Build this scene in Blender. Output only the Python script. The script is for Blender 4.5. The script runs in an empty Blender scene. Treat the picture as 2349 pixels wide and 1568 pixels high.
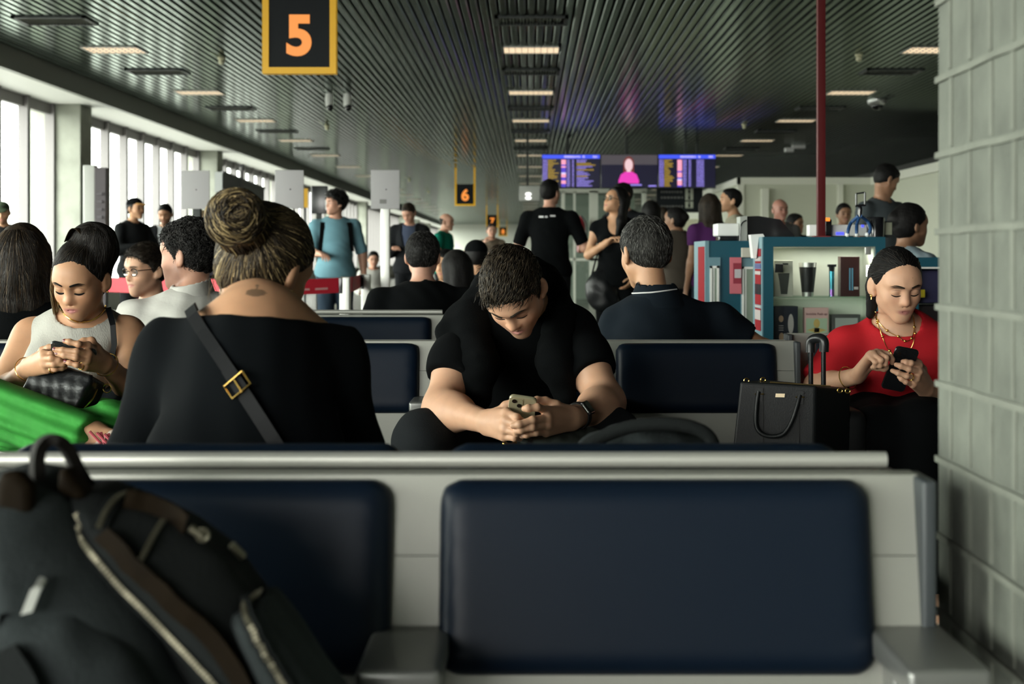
import bpy, bmesh, math, random
import numpy as np
from mathutils import Vector, Matrix, Euler, noise as mnoise

random.seed(7)
SC = bpy.context.scene
COL = SC.collection
PI = math.pi

# ------------------------------------------------------------------ camera
LENS, SENSOR = 50.0, 36.0
FPX = LENS / SENSOR * 2349.0
PX0, PY0, ZC = 1215.0, 590.0, 1.08      # vanishing point of the hall and eye height
cam_d = bpy.data.cameras.new('camera')
cam = bpy.data.objects.new('camera', cam_d)
COL.objects.link(cam)
cam.location = (0, 0, ZC)
cam.rotation_euler = (PI / 2, 0, 0)
cam_d.lens, cam_d.sensor_width = LENS, SENSOR
cam_d.shift_x = (1174.5 - PX0) / 2349.0
cam_d.shift_y = (PY0 - 784.0) / 2349.0
cam_d.clip_start, cam_d.clip_end = 0.05, 400
cam_d.dof.use_dof = True
cam_d.dof.focus_distance = 4.1
cam_d.dof.aperture_fstop = 5.6
SC.camera = cam

# ------------------------------------------------------------------ world, exposure
W = bpy.data.worlds.new('overcast_sky'); SC.world = W
W.use_nodes = True
bg = W.node_tree.nodes['Background']
bg.inputs[0].default_value = (0.99, 0.985, 0.92, 1)
# hazy daylight, brightest low in the sky behind the camera on the window side
_n, _l = W.node_tree.nodes, W.node_tree.links
_tc = _n.new('ShaderNodeTexCoord')
_dt = _n.new('ShaderNodeVectorMath'); _dt.operation = 'DOT_PRODUCT'; _dt.inputs[1].default_value = (-0.80, -0.57, 0.18)
_mx = _n.new('ShaderNodeMath'); _mx.operation = 'MAXIMUM'; _mx.inputs[1].default_value = 0.0
_pw = _n.new('ShaderNodeMath'); _pw.operation = 'POWER'; _pw.inputs[1].default_value = 2.5
_ma = _n.new('ShaderNodeMath'); _ma.operation = 'MULTIPLY_ADD'; _ma.inputs[1].default_value = 17.0; _ma.inputs[2].default_value = 9.0
_l.new(_tc.outputs['Generated'], _dt.inputs[0]); _l.new(_dt.outputs['Value'], _mx.inputs[0]); _l.new(_mx.outputs[0], _pw.inputs[0])
_l.new(_pw.outputs[0], _ma.inputs[0]); _l.new(_ma.outputs[0], bg.inputs[1])
SC.view_settings.view_transform = 'Standard'
SC.view_settings.look = 'None'
SC.view_settings.gamma = 1.0
SC.view_settings.exposure = 0.0
try:
    SC.view_settings.use_curve_mapping = False
except Exception:
    pass
SC.cycles.max_bounces = 8
SC.cycles.diffuse_bounces = 4
SC.cycles.glossy_bounces = 3
SC.cycles.transparent_max_bounces = 12
SC.cycles.caustics_reflective = False
SC.cycles.caustics_refractive = False
SC.cycles.sample_clamp_indirect = 6.0
SC.cycles.use_denoising = True


def area_light(name, loc, rot, sx, sy, energy=0, color=(1, 1, 1), portal=False):
    l = bpy.data.lights.new(name, 'AREA')
    l.shape = 'RECTANGLE'; l.size = sx; l.size_y = sy
    l.energy = energy; l.color = color
    if portal:
        l.cycles.is_portal = True
    o = bpy.data.objects.new(name, l); COL.objects.link(o)
    o.location = loc; o.rotation_euler = rot
    return o


# daylight enters through the window wall on one side and an added opening behind the camera
for k, (y0, y1) in enumerate(((-7, 6), (6, 20), (22.5, 31), (32, 60))):
    area_light('window_portal', (-7.22, (y0 + y1) / 2, 2.0), (0, -PI / 2, 0), 2.9, y1 - y0, portal=True)
area_light('window_portal', (-4.6, -6.9, 2.1), (PI / 2, 0, 0), 4.8, 2.8, portal=True)


def P(px, py, Y):
    return Vector(((px - PX0) * Y / FPX, Y, ZC - (py - PY0) * Y / FPX))


# ------------------------------------------------------------------ materials
MATS = {}


def mat(name, color=(0.5, 0.5, 0.5), rough=0.5, metal=0.0, spec=0.5, bump=0.0, bscale=40.0, var=0.0, vscale=8.0,
        emit=None, estr=0.0, stretch=None, sheen=0.0, attr=None, sss=0.0, coat=0.0, bdist=0.01):
    if name in MATS:
        return MATS[name]
    m = bpy.data.materials.new(name); m.use_nodes = True
    nt = m.node_tree; b = nt.nodes['Principled BSDF']
    b.inputs['Base Color'].default_value = (*color, 1)
    b.inputs['Roughness'].default_value = rough
    b.inputs['Metallic'].default_value = metal
    b.inputs['Specular IOR Level'].default_value = spec
    if sheen: b.inputs['Sheen Weight'].default_value = sheen
    if coat:
        b.inputs['Coat Weight'].default_value = coat; b.inputs['Coat Roughness'].default_value = 0.12
    if sss:
        b.inputs['Subsurface Weight'].default_value = sss
        b.inputs['Subsurface Radius'].default_value = (0.012, 0.005, 0.003)
        b.inputs['Subsurface Scale'].default_value = 0.6
    if emit is not None:
        b.inputs['Emission Color'].default_value = (*emit, 1)
        b.inputs['Emission Strength'].default_value = estr
    tc = None
    if bump or var or attr:
        tc = nt.nodes.new('ShaderNodeTexCoord')
        mp = nt.nodes.new('ShaderNodeMapping')
        nt.links.new(tc.outputs['Object'], mp.inputs[0])
        if stretch: mp.inputs['Scale'].default_value = stretch
    csrc = None
    if attr:
        a = nt.nodes.new('ShaderNodeVertexColor'); a.layer_name = attr
        csrc = a.outputs['Color']
        nt.links.new(csrc, b.inputs['Base Color'])
    if var:
        n = nt.nodes.new('ShaderNodeTexNoise'); n.inputs['Scale'].default_value = vscale
        n.inputs['Detail'].default_value = 4
        nt.links.new(mp.outputs[0], n.inputs['Vector'])
        mr = nt.nodes.new('ShaderNodeMapRange')
        mr.inputs['From Min'].default_value = 0.3; mr.inputs['From Max'].default_value = 0.7
        mr.inputs['To Min'].default_value = 1 - var; mr.inputs['To Max'].default_value = 1 + var
        nt.links.new(n.outputs[0], mr.inputs[0])
        mx = nt.nodes.new('ShaderNodeVectorMath'); mx.operation = 'SCALE'
        if csrc is not None: nt.links.new(csrc, mx.inputs[0])
        else: mx.inputs[0].default_value = color
        nt.links.new(mr.outputs[0], mx.inputs['Scale'])
        nt.links.new(mx.outputs[0], b.inputs['Base Color'])
    if bump:
        n2 = nt.nodes.new('ShaderNodeTexNoise'); n2.inputs['Scale'].default_value = bscale
        n2.inputs['Detail'].default_value = 3
        nt.links.new(mp.outputs[0], n2.inputs['Vector'])
        bm_ = nt.nodes.new('ShaderNodeBump'); bm_.inputs['Strength'].default_value = bump
        bm_.inputs['Distance'].default_value = bdist
        nt.links.new(n2.outputs[0], bm_.inputs['Height'])
        nt.links.new(bm_.outputs[0], b.inputs['Normal'])
    MATS[name] = m
    return m


def glass_mat(name, tint=(0.95, 0.98, 0.96), gloss=0.05, rough=0.02):
    if name in MATS: return MATS[name]
    m = bpy.data.materials.new(name); m.use_nodes = True
    nt = m.node_tree; nt.nodes.clear()
    o = nt.nodes.new('ShaderNodeOutputMaterial')
    t = nt.nodes.new('ShaderNodeBsdfTransparent'); t.inputs[0].default_value = (*tint, 1)
    g = nt.nodes.new('ShaderNodeBsdfGlossy'); g.inputs['Roughness'].default_value = rough
    mx = nt.nodes.new('ShaderNodeMixShader')
    mx.inputs[0].default_value = gloss
    nt.links.new(t.outputs[0], mx.inputs[1]); nt.links.new(g.outputs[0], mx.inputs[2])
    nt.links.new(mx.outputs[0], o.inputs[0])
    MATS[name] = m
    return m


def emis(name, color, strength):
    return mat(name, (0.02, 0.02, 0.02), 0.4, emit=color, estr=strength)


# ------------------------------------------------------------------ object helpers
def link(name, me, m=None, parent=None):
    o = bpy.data.objects.new(name, me); COL.objects.link(o)
    if m is not None:
        for x in (m if isinstance(m, (list, tuple)) else [m]): me.materials.append(x)
    if parent is not None: o.parent = parent
    return o


def tag(o, label, cat, group=None, kind=None):
    o['label'] = label; o['category'] = cat
    if group: o['group'] = group
    if kind: o['kind'] = kind
    return o


def thing(name, label, cat, group=None):
    """an empty that parents the parts; geometry of the parts is given in world space, so it stays at the origin
    until settle() moves it to the base of what it holds"""
    o = bpy.data.objects.new(name, None); COL.objects.link(o)
    o.empty_display_size = 0.1
    return tag(o, label, cat, group)


def settle(root):
    """put the empty at the base of its parts without moving them"""
    los = []
    def walk(o):
        for c in o.children:
            if c.type == 'MESH' and len(c.data.vertices):
                n = len(c.data.vertices); a = np.empty(n * 3, np.float32)
                c.data.vertices.foreach_get('co', a); a = a.reshape(-1, 3)
                los.append((a.min(0), a.max(0)))
            walk(c)
    walk(root)
    if not los: return
    lo = np.min([l[0] for l in los], 0); hi = np.max([l[1] for l in los], 0)
    b = Vector(((lo[0] + hi[0]) / 2, (lo[1] + hi[1]) / 2, lo[2]))
    root.location = b
    for c in root.children:
        c.location = -b


def struct(o):
    o['kind'] = 'structure'
    return o


class MB:
    """collects shapes and links them as one mesh object"""
    def __init__(s):
        s.v = []; s.f = []; s.mi = []; s.m = 0; s.sm = []

    def add(s, vs, fs, smooth=False):
        b = len(s.v)
        s.v += [tuple(v) for v in vs]
        for f in fs:
            s.f.append([b + i for i in f]); s.mi.append(s.m); s.sm.append(smooth)
        return s

    def box(s, lo, hi, bev=0.0, M=None):
        x0, y0, z0 = lo; x1, y1, z1 = hi
        if bev <= 0:
            vs = [(x0, y0, z0), (x1, y0, z0), (x1, y1, z0), (x0, y1, z0), (x0, y0, z1), (x1, y0, z1), (x1, y1, z1), (x0, y1, z1)]
            fs = [(0, 3, 2, 1), (4, 5, 6, 7), (0, 1, 5, 4), (1, 2, 6, 5), (2, 3, 7, 6), (3, 0, 4, 7)]
            if M is not None: vs = [M @ Vector(v) for v in vs]
            return s.add(vs, fs)
        b = bmesh.new(); bmesh.ops.create_cube(b, size=1)
        for v in b.verts:
            v.co = ((x0 + x1) / 2 + v.co.x * (x1 - x0), (y0 + y1) / 2 + v.co.y * (y1 - y0), (z0 + z1) / 2 + v.co.z * (z1 - z0))
        bmesh.ops.bevel(b, geom=b.edges[:], offset=bev, segments=3, profile=0.6, affect='EDGES')
        vs = [v.co.copy() for v in b.verts]
        if M is not None: vs = [M @ v for v in vs]
        b.verts.index_update()
        fs = [[v.index for v in f.verts] for f in b.faces]
        b.free()
        return s.add(vs, fs, True)

    def tube(s, pts, r, n=8, caps=True, closed=False):
        pts = [Vector(p) for p in pts]
        rs = r if isinstance(r, (list, tuple)) else [r] * len(pts)
        N = len(pts); vs = []; fs = []
        up = None
        for i, p in enumerate(pts):
            if closed: d = pts[(i + 1) % N] - pts[i - 1]
            else: d = pts[min(i + 1, N - 1)] - pts[max(i - 1, 0)]
            if d.length < 1e-9: d = Vector((0, 0, 1))
            d.normalize()
            if up is None:
                up = Vector((0, 0, 1)) if abs(d.z) < 0.9 else Vector((1, 0, 0))
            a = d.cross(up)
            if a.length < 1e-6: a = d.orthogonal()
            a.normalize(); c = a.cross(d); up = c
            for k in range(n):
                t = 2 * PI * k / n
                vs.append(p + (a * math.cos(t) + c * math.sin(t)) * rs[i])
        M_ = N if closed else N - 1
        for i in range(M_):
            j = (i + 1) % N
            for k in range(n):
                k2 = (k + 1) % n
                fs.append((i * n + k, i * n + k2, j * n + k2, j * n + k))
        if caps and not closed:
            fs.append(list(range(n))[::-1]); fs.append([(N - 1) * n + k for k in range(n)])
        return s.add(vs, fs, True)

    def strip(s, pts, w, t, nrm):
        """flat band through pts, width vectors given per point or one vector w, thickness t along nrm"""
        pts = [Vector(p) for p in pts]; N = len(pts)
        ws = [Vector(x) for x in w] if isinstance(w, list) else [Vector(w)] * N
        ns = [Vector(x) for x in nrm] if isinstance(nrm, list) else [Vector(nrm)] * N
        vs = []; fs = []
        for p, a, n in zip(pts, ws, ns):
            vs += [p - a / 2 - n * t / 2, p + a / 2 - n * t / 2, p + a / 2 + n * t / 2, p - a / 2 + n * t / 2]
        for i in range(N - 1):
            a = i * 4; b = a + 4
            for k in range(4):
                k2 = (k + 1) % 4
                fs.append((a + k, a + k2, b + k2, b + k))
        fs += [(3, 2, 1, 0), tuple((N - 1) * 4 + k for k in range(4))]
        return s.add(vs, fs, False)

    def lathe(s, prof, c=(0, 0, 0), n=24, axis=Vector((0, 0, 1))):
        c = Vector(c); axis = Vector(axis).normalized()
        a = axis.orthogonal().normalized(); b = axis.cross(a)
        vs = []; fs = []
        for r, z in prof:
            for k in range(n):
                t = 2 * PI * k / n
                vs.append(c + axis * z + (a * math.cos(t) + b * math.sin(t)) * r)
        for i in range(len(prof) - 1):
            for k in range(n):
                k2 = (k + 1) % n
                fs.append((i * n + k, i * n + k2, (i + 1) * n + k2, (i + 1) * n + k))
        fs.append(list(range(n))[::-1]); fs.append([(len(prof) - 1) * n + k for k in range(n)])
        return s.add(vs, fs, True)

    def ball(s, c, r, n=10):
        r = r if isinstance(r, (tuple, list)) else (r, r, r)
        vs = [(c[0], c[1], c[2] - r[2])]; fs = []
        m = max(4, n // 2 + 1)
        for i in range(1, m):
            t = PI * i / m - PI / 2
            for k in range(n):
                u = 2 * PI * k / n
                vs.append((c[0] + r[0] * math.cos(t) * math.cos(u), c[1] + r[1] * math.cos(t) * math.sin(u), c[2] + r[2] * math.sin(t)))
        vs.append((c[0], c[1], c[2] + r[2]))
        for k in range(n):
            fs.append((0, 1 + (k + 1) % n, 1 + k))
            fs.append((len(vs) - 1, 1 + (m - 2) * n + k, 1 + (m - 2) * n + (k + 1) % n))
        for i in range(m - 2):
            for k in range(n):
                k2 = (k + 1) % n
                fs.append((1 + i * n + k, 1 + i * n + k2, 1 + (i + 1) * n + k2, 1 + (i + 1) * n + k))
        return s.add(vs, fs, True)

    def prism(s, poly, d0, d1, f):
        """poly: 2-D outline; f(u, v, d) -> point"""
        n = len(poly)
        vs = [f(u, v, d0) for u, v in poly] + [f(u, v, d1) for u, v in poly]
        fs = [list(range(n)), [n + k for k in range(n)][::-1]]
        for k in range(n):
            k2 = (k + 1) % n
            fs.append((k, n + k, n + k2, k2))
        return s.add(vs, fs)

    def build(s, name, m, parent=None):
        me = bpy.data.meshes.new(name)
        me.from_pydata(s.v, [], s.f)
        o = link(name, me, m, parent)
        me.polygons.foreach_set('material_index', s.mi)
        me.polygons.foreach_set('use_smooth', s.sm)
        me.validate(); me.update()
        b = bmesh.new(); b.from_mesh(me)
        bmesh.ops.recalc_face_normals(b, faces=b.faces[:]); b.to_mesh(me); b.free()
        if any(s.sm) :
            try: me.set_sharp_from_angle(angle=math.radians(50))
            except Exception: pass
        return o


def text_mesh(name, txt, size, M, m, parent=None, extrude=0.001, bold=0.0, align='CENTER'):
    cu = bpy.data.curves.new(name, 'FONT')
    cu.body = txt; cu.size = size; cu.align_x = align; cu.align_y = 'CENTER'
    cu.extrude = extrude; cu.offset = bold; cu.resolution_u = 6
    t = bpy.data.objects.new(name, cu); COL.objects.link(t)
    bpy.context.view_layer.update()
    me = bpy.data.meshes.new_from_object(t.evaluated_get(bpy.context.evaluated_depsgraph_get()))
    bpy.data.objects.remove(t)
    me.transform(M)
    me.materials.clear()
    return link(name, me, m, parent)


FACE_CAM = Matrix(((1, 0, 0, 0), (0, 0, -1, 0), (0, 1, 0, 0), (0, 0, 0, 1)))   # text lying in XY -> standing, facing -Y


def copy_tree(o, parent=None):
    c = o.copy(); COL.objects.link(c)
    if parent is not None: c.parent = parent
    for ch in o.children: copy_tree(ch, c)
    return c


# ------------------------------------------------------------------ soft modelling: rounded solids blended into one surface
def A(v): return np.array(v, np.float32)


class Field:
    def __init__(s): s.p = []

    def cap(s, a, b, ra, rb=None, k=0.02, flat=None, op='u', clip=None):
        """tapered rod a-b; flat=(axis, factor) squeezes the section along axis; clip=[(point, normal)] cuts it off"""
        a, b = A(a), A(b); rb = ra if rb is None else rb
        R = max(ra, rb) * (1.0 if flat is None or flat[1] > 1 else 1.0)
        m = R * (1.2 if flat is None else max(1.2, 1.2 * max(1, 1 / flat[1] if flat[1] < 1 else 1)))
        lo = np.minimum(a, b) - m; hi = np.maximum(a, b) + m
        s.p.append(('cap', op, k, lo, hi, (a, b, ra, rb, flat), clip)); return s

    def ell(s, c, r, R=None, k=0.02, op='u', clip=None):
        c = A(c); r = A(r); m = float(r.max())
        R = None if R is None else np.array(R, np.float32)[:3, :3]
        s.p.append(('ell', op, k, c - m, c + m, (c, r, R), clip)); return s

    def box(s, c, h, rad=0.01, R=None, k=0.01, op='u', clip=None):
        c = A(c); h = A(h); m = float(np.linalg.norm(h)) + rad
        R = None if R is None else np.array(R, np.float32)[:3, :3]
        s.p.append(('box', op, k, c - m, c + m, (c, h, rad, R), clip)); return s

    def poly(s, pts, yc, hy, rad, k=0.01, op='u', clip=None, bulge=0.0):
        """outline in the XZ plane, depth yc +- hy, all edges rounded by rad"""
        q = A(pts); lo = A((q[:, 0].min(), yc - hy, q[:, 1].min())); hi = A((q[:, 0].max(), yc + hy, q[:, 1].max()))
        s.p.append(('poly', op, k, lo - 0.01, hi + 0.01, (q, yc, hy, rad, bulge), clip)); return s

    def chain(s, pts, rs, k=0.01, **kw):
        for i in range(len(pts) - 1):
            s.cap(pts[i], pts[i + 1], rs[i], rs[i + 1], k, **kw)
        return s


def _prim(kind, X, Y, Z, a):
    if kind == 'cap':
        p0, p1, ra, rb, flat = a
        ba = p1 - p0
        px, py, pz = X - p0[0], Y - p0[1], Z - p0[2]
        bb = float(ba @ ba) + 1e-12
        t = np.clip((px * ba[0] + py * ba[1] + pz * ba[2]) / bb, 0, 1)
        px = px - ba[0] * t; py = py - ba[1] * t; pz = pz - ba[2] * t
        sc = 1.0
        if flat is not None:
            n = A(flat[0]); n = n / np.linalg.norm(n); f = flat[1]
            e = (px * n[0] + py * n[1] + pz * n[2]) * (1 / f - 1)
            px = px + n[0] * e; py = py + n[1] * e; pz = pz + n[2] * e
            sc = min(1.0, f)
        return (np.sqrt(px * px + py * py + pz * pz) - (ra + (rb - ra) * t)) * sc
    if kind == 'ell':
        c, r, R = a
        px, py, pz = X - c[0], Y - c[1], Z - c[2]
        if R is not None:
            px, py, pz = (R[0, 0] * px + R[1, 0] * py + R[2, 0] * pz, R[0, 1] * px + R[1, 1] * py + R[2, 1] * pz,
                          R[0, 2] * px + R[1, 2] * py + R[2, 2] * pz)
        k0 = np.sqrt((px / r[0]) ** 2 + (py / r[1]) ** 2 + (pz / r[2]) ** 2)
        k1 = np.sqrt((px / r[0] ** 2) ** 2 + (py / r[1] ** 2) ** 2 + (pz / r[2] ** 2) ** 2) + 1e-9
        return k0 * (k0 - 1) / k1
    if kind == 'box':
        c, h, rad, R = a
        px, py, pz = X - c[0], Y - c[1], Z - c[2]
        if R is not None:
            px, py, pz = (R[0, 0] * px + R[1, 0] * py + R[2, 0] * pz, R[0, 1] * px + R[1, 1] * py + R[2, 1] * pz,
                          R[0, 2] * px + R[1, 2] * py + R[2, 2] * pz)
        qx, qy, qz = abs(px) - h[0] + rad, abs(py) - h[1] + rad, abs(pz) - h[2] + rad
        o = np.sqrt(np.maximum(qx, 0) ** 2 + np.maximum(qy, 0) ** 2 + np.maximum(qz, 0) ** 2)
        return o + np.minimum(np.maximum(qx, np.maximum(qy, qz)), 0) - rad
    q, yc, hy, rad, bulge = a
    x = X[:, :1, :]; z = Z[:, :1, :]
    d = (x - q[0, 0]) ** 2 + (z - q[0, 1]) ** 2
    sg = np.ones_like(d); N = len(q)
    for i in range(N):
        j = i - 1
        ex, ez = q[j, 0] - q[i, 0], q[j, 1] - q[i, 1]
        wx, wz = x - q[i, 0], z - q[i, 1]
        t = np.clip((wx * ex + wz * ez) / (ex * ex + ez * ez + 1e-12), 0, 1)
        bx, bz = wx - ex * t, wz - ez * t
        d = np.minimum(d, bx * bx + bz * bz)
        c1 = z >= q[i, 1]; c2 = z < q[j, 1]; c3 = ex * wz > ez * wx
        fl = (c1 & c2 & c3) | (~c1 & ~c2 & ~c3)
        sg = np.where(fl, -sg, sg)
    d = np.sqrt(d) * sg
    h = hy + (np.clip(-d, 0, 0.15) * bulge if bulge else 0)
    qx = d + rad; qy = abs(Y - yc) - h + rad
    return np.sqrt(np.maximum(qx, 0) ** 2 + np.maximum(qy, 0) ** 2) + np.minimum(np.maximum(qx, qy), 0) - rad


def eval_field(F, lo, hi, h, warp=None):
    lo = A(lo); hi = A(hi)
    n = np.maximum(np.ceil((hi - lo) / h).astype(int) + 1, 3)
    ax = [lo[i] + h * np.arange(n[i], dtype=np.float32) for i in range(3)]
    D = np.full(tuple(n), 1.0, np.float32)
    for kind, op, k, l, u, a, clip in F.p:
        if op == 'i':
            i0 = np.zeros(3, int); i1 = n
        else:
            mg = k + 2.5 * h + 0.004
            i0 = np.clip(np.floor((l - mg - lo) / h).astype(int), 0, n); i1 = np.clip(np.ceil((u + mg - lo) / h).astype(int) + 1, 0, n)
            if (i1 <= i0).any(): continue
        sl = tuple(slice(i0[j], i1[j]) for j in range(3))
        X, Y, Z = np.meshgrid(ax[0][sl[0]], ax[1][sl[1]], ax[2][sl[2]], indexing='ij')
        d = _prim(kind, X, Y, Z, a)
        if clip:
            for cp, cn in clip:
                cn = Vector(cn).normalized()
                d = np.maximum(d, (X - cp[0]) * cn[0] + (Y - cp[1]) * cn[1] + (Z - cp[2]) * cn[2])
        E = D[sl]
        if op == 'u':
            hh = np.maximum(k - abs(E - d), 0) / max(k, 1e-6)
            E = np.minimum(E, d) - hh * hh * k * 0.25
        elif op == 's':
            d = -d
            hh = np.maximum(k - abs(E - d), 0) / max(k, 1e-6)
            E = np.maximum(E, d) + hh * hh * k * 0.25
        else:
            E = np.maximum(E, d)
        D[sl] = E
    if warp is not None:
        X, Y, Z = np.meshgrid(*ax, indexing='ij')
        D = D + warp(X, Y, Z).astype(np.float32)
    return D, lo


def surface_nets(D, lo, h):
    S = D < 0
    nx, ny, nz = D.shape
    c = np.zeros((nx - 1, ny - 1, nz - 1), np.int8)
    for i in (0, 1):
        for j in (0, 1):
            for k in (0, 1):
                c += S[i:nx - 1 + i, j:ny - 1 + j, k:nz - 1 + k]
    act = (c > 0) & (c < 8)
    ids = np.argwhere(act)
    if len(ids) == 0: return np.zeros((0, 3), np.float32), np.zeros((0, 4), int)
    vid = np.full(act.shape, -1, np.int32); vid[act] = np.arange(len(ids))
    acc = np.zeros((len(ids), 3), np.float32); cnt = np.zeros(len(ids), np.float32)
    corners = [(i, j, k) for i in (0, 1) for j in (0, 1) for k in (0, 1)]
    val = {q: D[ids[:, 0] + q[0], ids[:, 1] + q[1], ids[:, 2] + q[2]] for q in corners}
    for a in corners:
        for d in range(3):
            if a[d]: continue
            b = list(a); b[d] = 1; b = tuple(b)
            va, vb = val[a], val[b]
            m = (va < 0) != (vb < 0)
            t = np.where(m, va / np.where(m, va - vb, 1), 0)
            pos = np.zeros((len(ids), 3), np.float32) + np.array(a, np.float32)
            pos[:, d] += t
            acc += pos * m[:, None]; cnt += m
    V = (ids + acc / cnt[:, None]) * h + lo
    quads = []
    for d in range(3):
        e1, e2 = (d + 1) % 3, (d + 2) % 3
        sa = [slice(None)] * 3; sb = [slice(None)] * 3
        sa[d] = slice(0, D.shape[d] - 1); sb[d] = slice(1, D.shape[d])
        a = S[tuple(sa)]; b = S[tuple(sb)]
        cr = np.argwhere(a != b)
        cr = cr[(cr[:, e1] > 0) & (cr[:, e2] > 0) & (cr[:, e1] < D.shape[e1] - 1) & (cr[:, e2] < D.shape[e2] - 1)]
        if len(cr) == 0: continue
        fl = a[tuple(cr.T)]
        q = []
        for o1, o2 in ((0, 0), (-1, 0), (-1, -1), (0, -1)):
            p = cr.copy(); p[:, e1] += o1; p[:, e2] += o2
            q.append(vid[tuple(p.T)])
        q = np.stack(q, 1)
        q[~fl] = q[~fl][:, ::-1]
        quads.append(q)
    Q = np.concatenate(quads) if quads else np.zeros((0, 4), int)
    Q = Q[(Q >= 0).all(1)]
    return V, Q


def bounds(F, pad=0.03):
    lo = np.min([p[3] for p in F.p if p[1] == 'u'], 0) - pad
    hi = np.max([p[4] for p in F.p if p[1] == 'u'], 0) + pad
    return lo, hi


def mesh_field(F, h, fine=(), warp=None, smooth=1, lo=None, hi=None):
    """coarse surface plus finer surfaces inside the boxes fine=[(lo, hi, h)]"""
    if lo is None: lo, hi = bounds(F)
    D, l = eval_field(F, lo, hi, h, warp)
    V, Q = surface_nets(D, l, h)
    Vs, Qs, off = [], [], 0
    fine = [(A(a), A(b), hh) for a, b, hh in fine]
    if len(Q):
        c = V[Q].mean(1); keep = np.ones(len(Q), bool)
        for a, b, hh in fine:
            keep &= ~((c > a + 1.3 * h) & (c < b - 1.3 * h)).all(1)
        Q = Q[keep]
    Vs.append(V); Qs.append(Q); off = len(V)
    for n, (a, b, hh) in enumerate(fine):
        D2, l2 = eval_field(F, a, b, hh, warp)
        V2, Q2 = surface_nets(D2, l2, hh)
        if len(Q2) and n:
            c = V2[Q2].mean(1); keep = np.ones(len(Q2), bool)
            for a1, b1, h1 in fine[:n]:
                keep &= ~((c > a1 + 2.5 * hh) & (c < b1 - 2.5 * hh)).all(1)
            Q2 = Q2[keep]
        Vs.append(V2); Qs.append(Q2 + off); off += len(V2)
    V = np.concatenate(Vs); Q = np.concatenate(Qs)
    used = np.zeros(len(V), bool); used[Q.ravel()] = True
    mp = np.cumsum(used) - 1
    V = V[used]; Q = mp[Q]
    for _ in range(smooth):
        acc = np.zeros_like(V); cnt = np.zeros(len(V), np.float32)
        for i in range(4):
            j = (i + 1) % 4
            np.add.at(acc, Q[:, i], V[Q[:, j]]); np.add.at(cnt, Q[:, i], 1)
            np.add.at(acc, Q[:, j], V[Q[:, i]]); np.add.at(cnt, Q[:, j], 1)
        V = V * 0.5 + 0.5 * acc / np.maximum(cnt, 1)[:, None]
    return V, Q


def np_mesh(name, V, Q, m, parent=None, colors=None, smooth=True):
    me = bpy.data.meshes.new(name)
    me.vertices.add(len(V)); me.vertices.foreach_set('co', V.astype(np.float32).ravel())
    n = Q.shape[1] if len(Q) else 4
    me.loops.add(len(Q) * n); me.loops.foreach_set('vertex_index', Q.astype(np.int32).ravel())
    me.polygons.add(len(Q))
    me.polygons.foreach_set('loop_start', np.arange(0, len(Q) * n, n, dtype=np.int32))
    me.polygons.foreach_set('use_smooth', np.full(len(Q), smooth))
    me.update(calc_edges=True)
    if colors is not None:
        ca = me.color_attributes.new('tone', 'FLOAT_COLOR', 'POINT')
        c4 = np.ones((len(V), 4), np.float32); c4[:, :3] = colors
        ca.data.foreach_set('color', c4.ravel())
    return link(name, me, m, parent)


def soft(name, F, h, m, parent=None, fine=(), warp=None, smooth=1, color_fn=None):
    V, Q = mesh_field(F, h, fine, warp, smooth)
    return np_mesh(name, V, Q, m, parent, None if color_fn is None else color_fn(V))


def folds(amp, freq, seed=0, dirn=(0.3, 0.2, 1.0)):
    """cloth creases as a gentle displacement of the surface"""
    rs = np.random.RandomState(seed)
    W_ = [(rs.normal(size=3) * A((1, 1, 1)) + A(dirn) * 0.8, rs.uniform(0, 6.28), rs.uniform(0.6, 1.6)) for _ in range(5)]
    def f(X, Y, Z):
        wx = 0.6 * np.sin(freq * 0.6 * (Y + 0.7 * Z) + seed); wz = 0.6 * np.sin(freq * 0.5 * (X - 0.5 * Y) + 1.7)
        o = 0
        for w, ph, s in W_:
            o = o + np.sin(freq * s * (w[0] * X + w[1] * Y + w[2] * Z) + ph + wx + wz)
        return amp * (o / 5.0)
    return f


# ================================================================== THE HALL
HC = 2.6 + ZC            # ceiling height
YB, YE = -7.0, 112.0     # unseen end behind the camera, far end
M_floor = mat('polished_floor', (0.085, 0.089, 0.08), 0.25, var=0.08, vscale=0.8)
M_slat = mat('slat_metal', (0.22, 0.243, 0.226), 0.17, metal=1.0, var=0.12, vscale=0.35)
M_slat.node_tree.nodes['Principled BSDF'].inputs['Specular Tint'].default_value = (0.58, 0.63, 0.60, 1)
M_void = mat('ceiling_void', (0.008, 0.01, 0.01), 0.9)
M_white = mat('white_paint', (0.78, 0.78, 0.75), 0.55)
M_fascia = mat('grey_fascia', (0.27, 0.275, 0.25), 0.5)
M_conc = mat('grey_concrete', (0.27, 0.28, 0.24), 0.8, bump=0.3, bscale=14, var=0.14, vscale=3)
M_cream = mat('cream_wall', (0.50, 0.52, 0.42), 0.5)
M_dark = mat('dark_panel', (0.03, 0.035, 0.033), 0.6)
M_mull = mat('white_mullion', (0.17, 0.158, 0.16), 0.55)
M_glass = glass_mat('window_glass')

b = MB().box((-7.9, YB - 0.3, -0.15), (10.8, YE + 0.3, 0.0)); struct(b.build('floor', M_floor))

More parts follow.
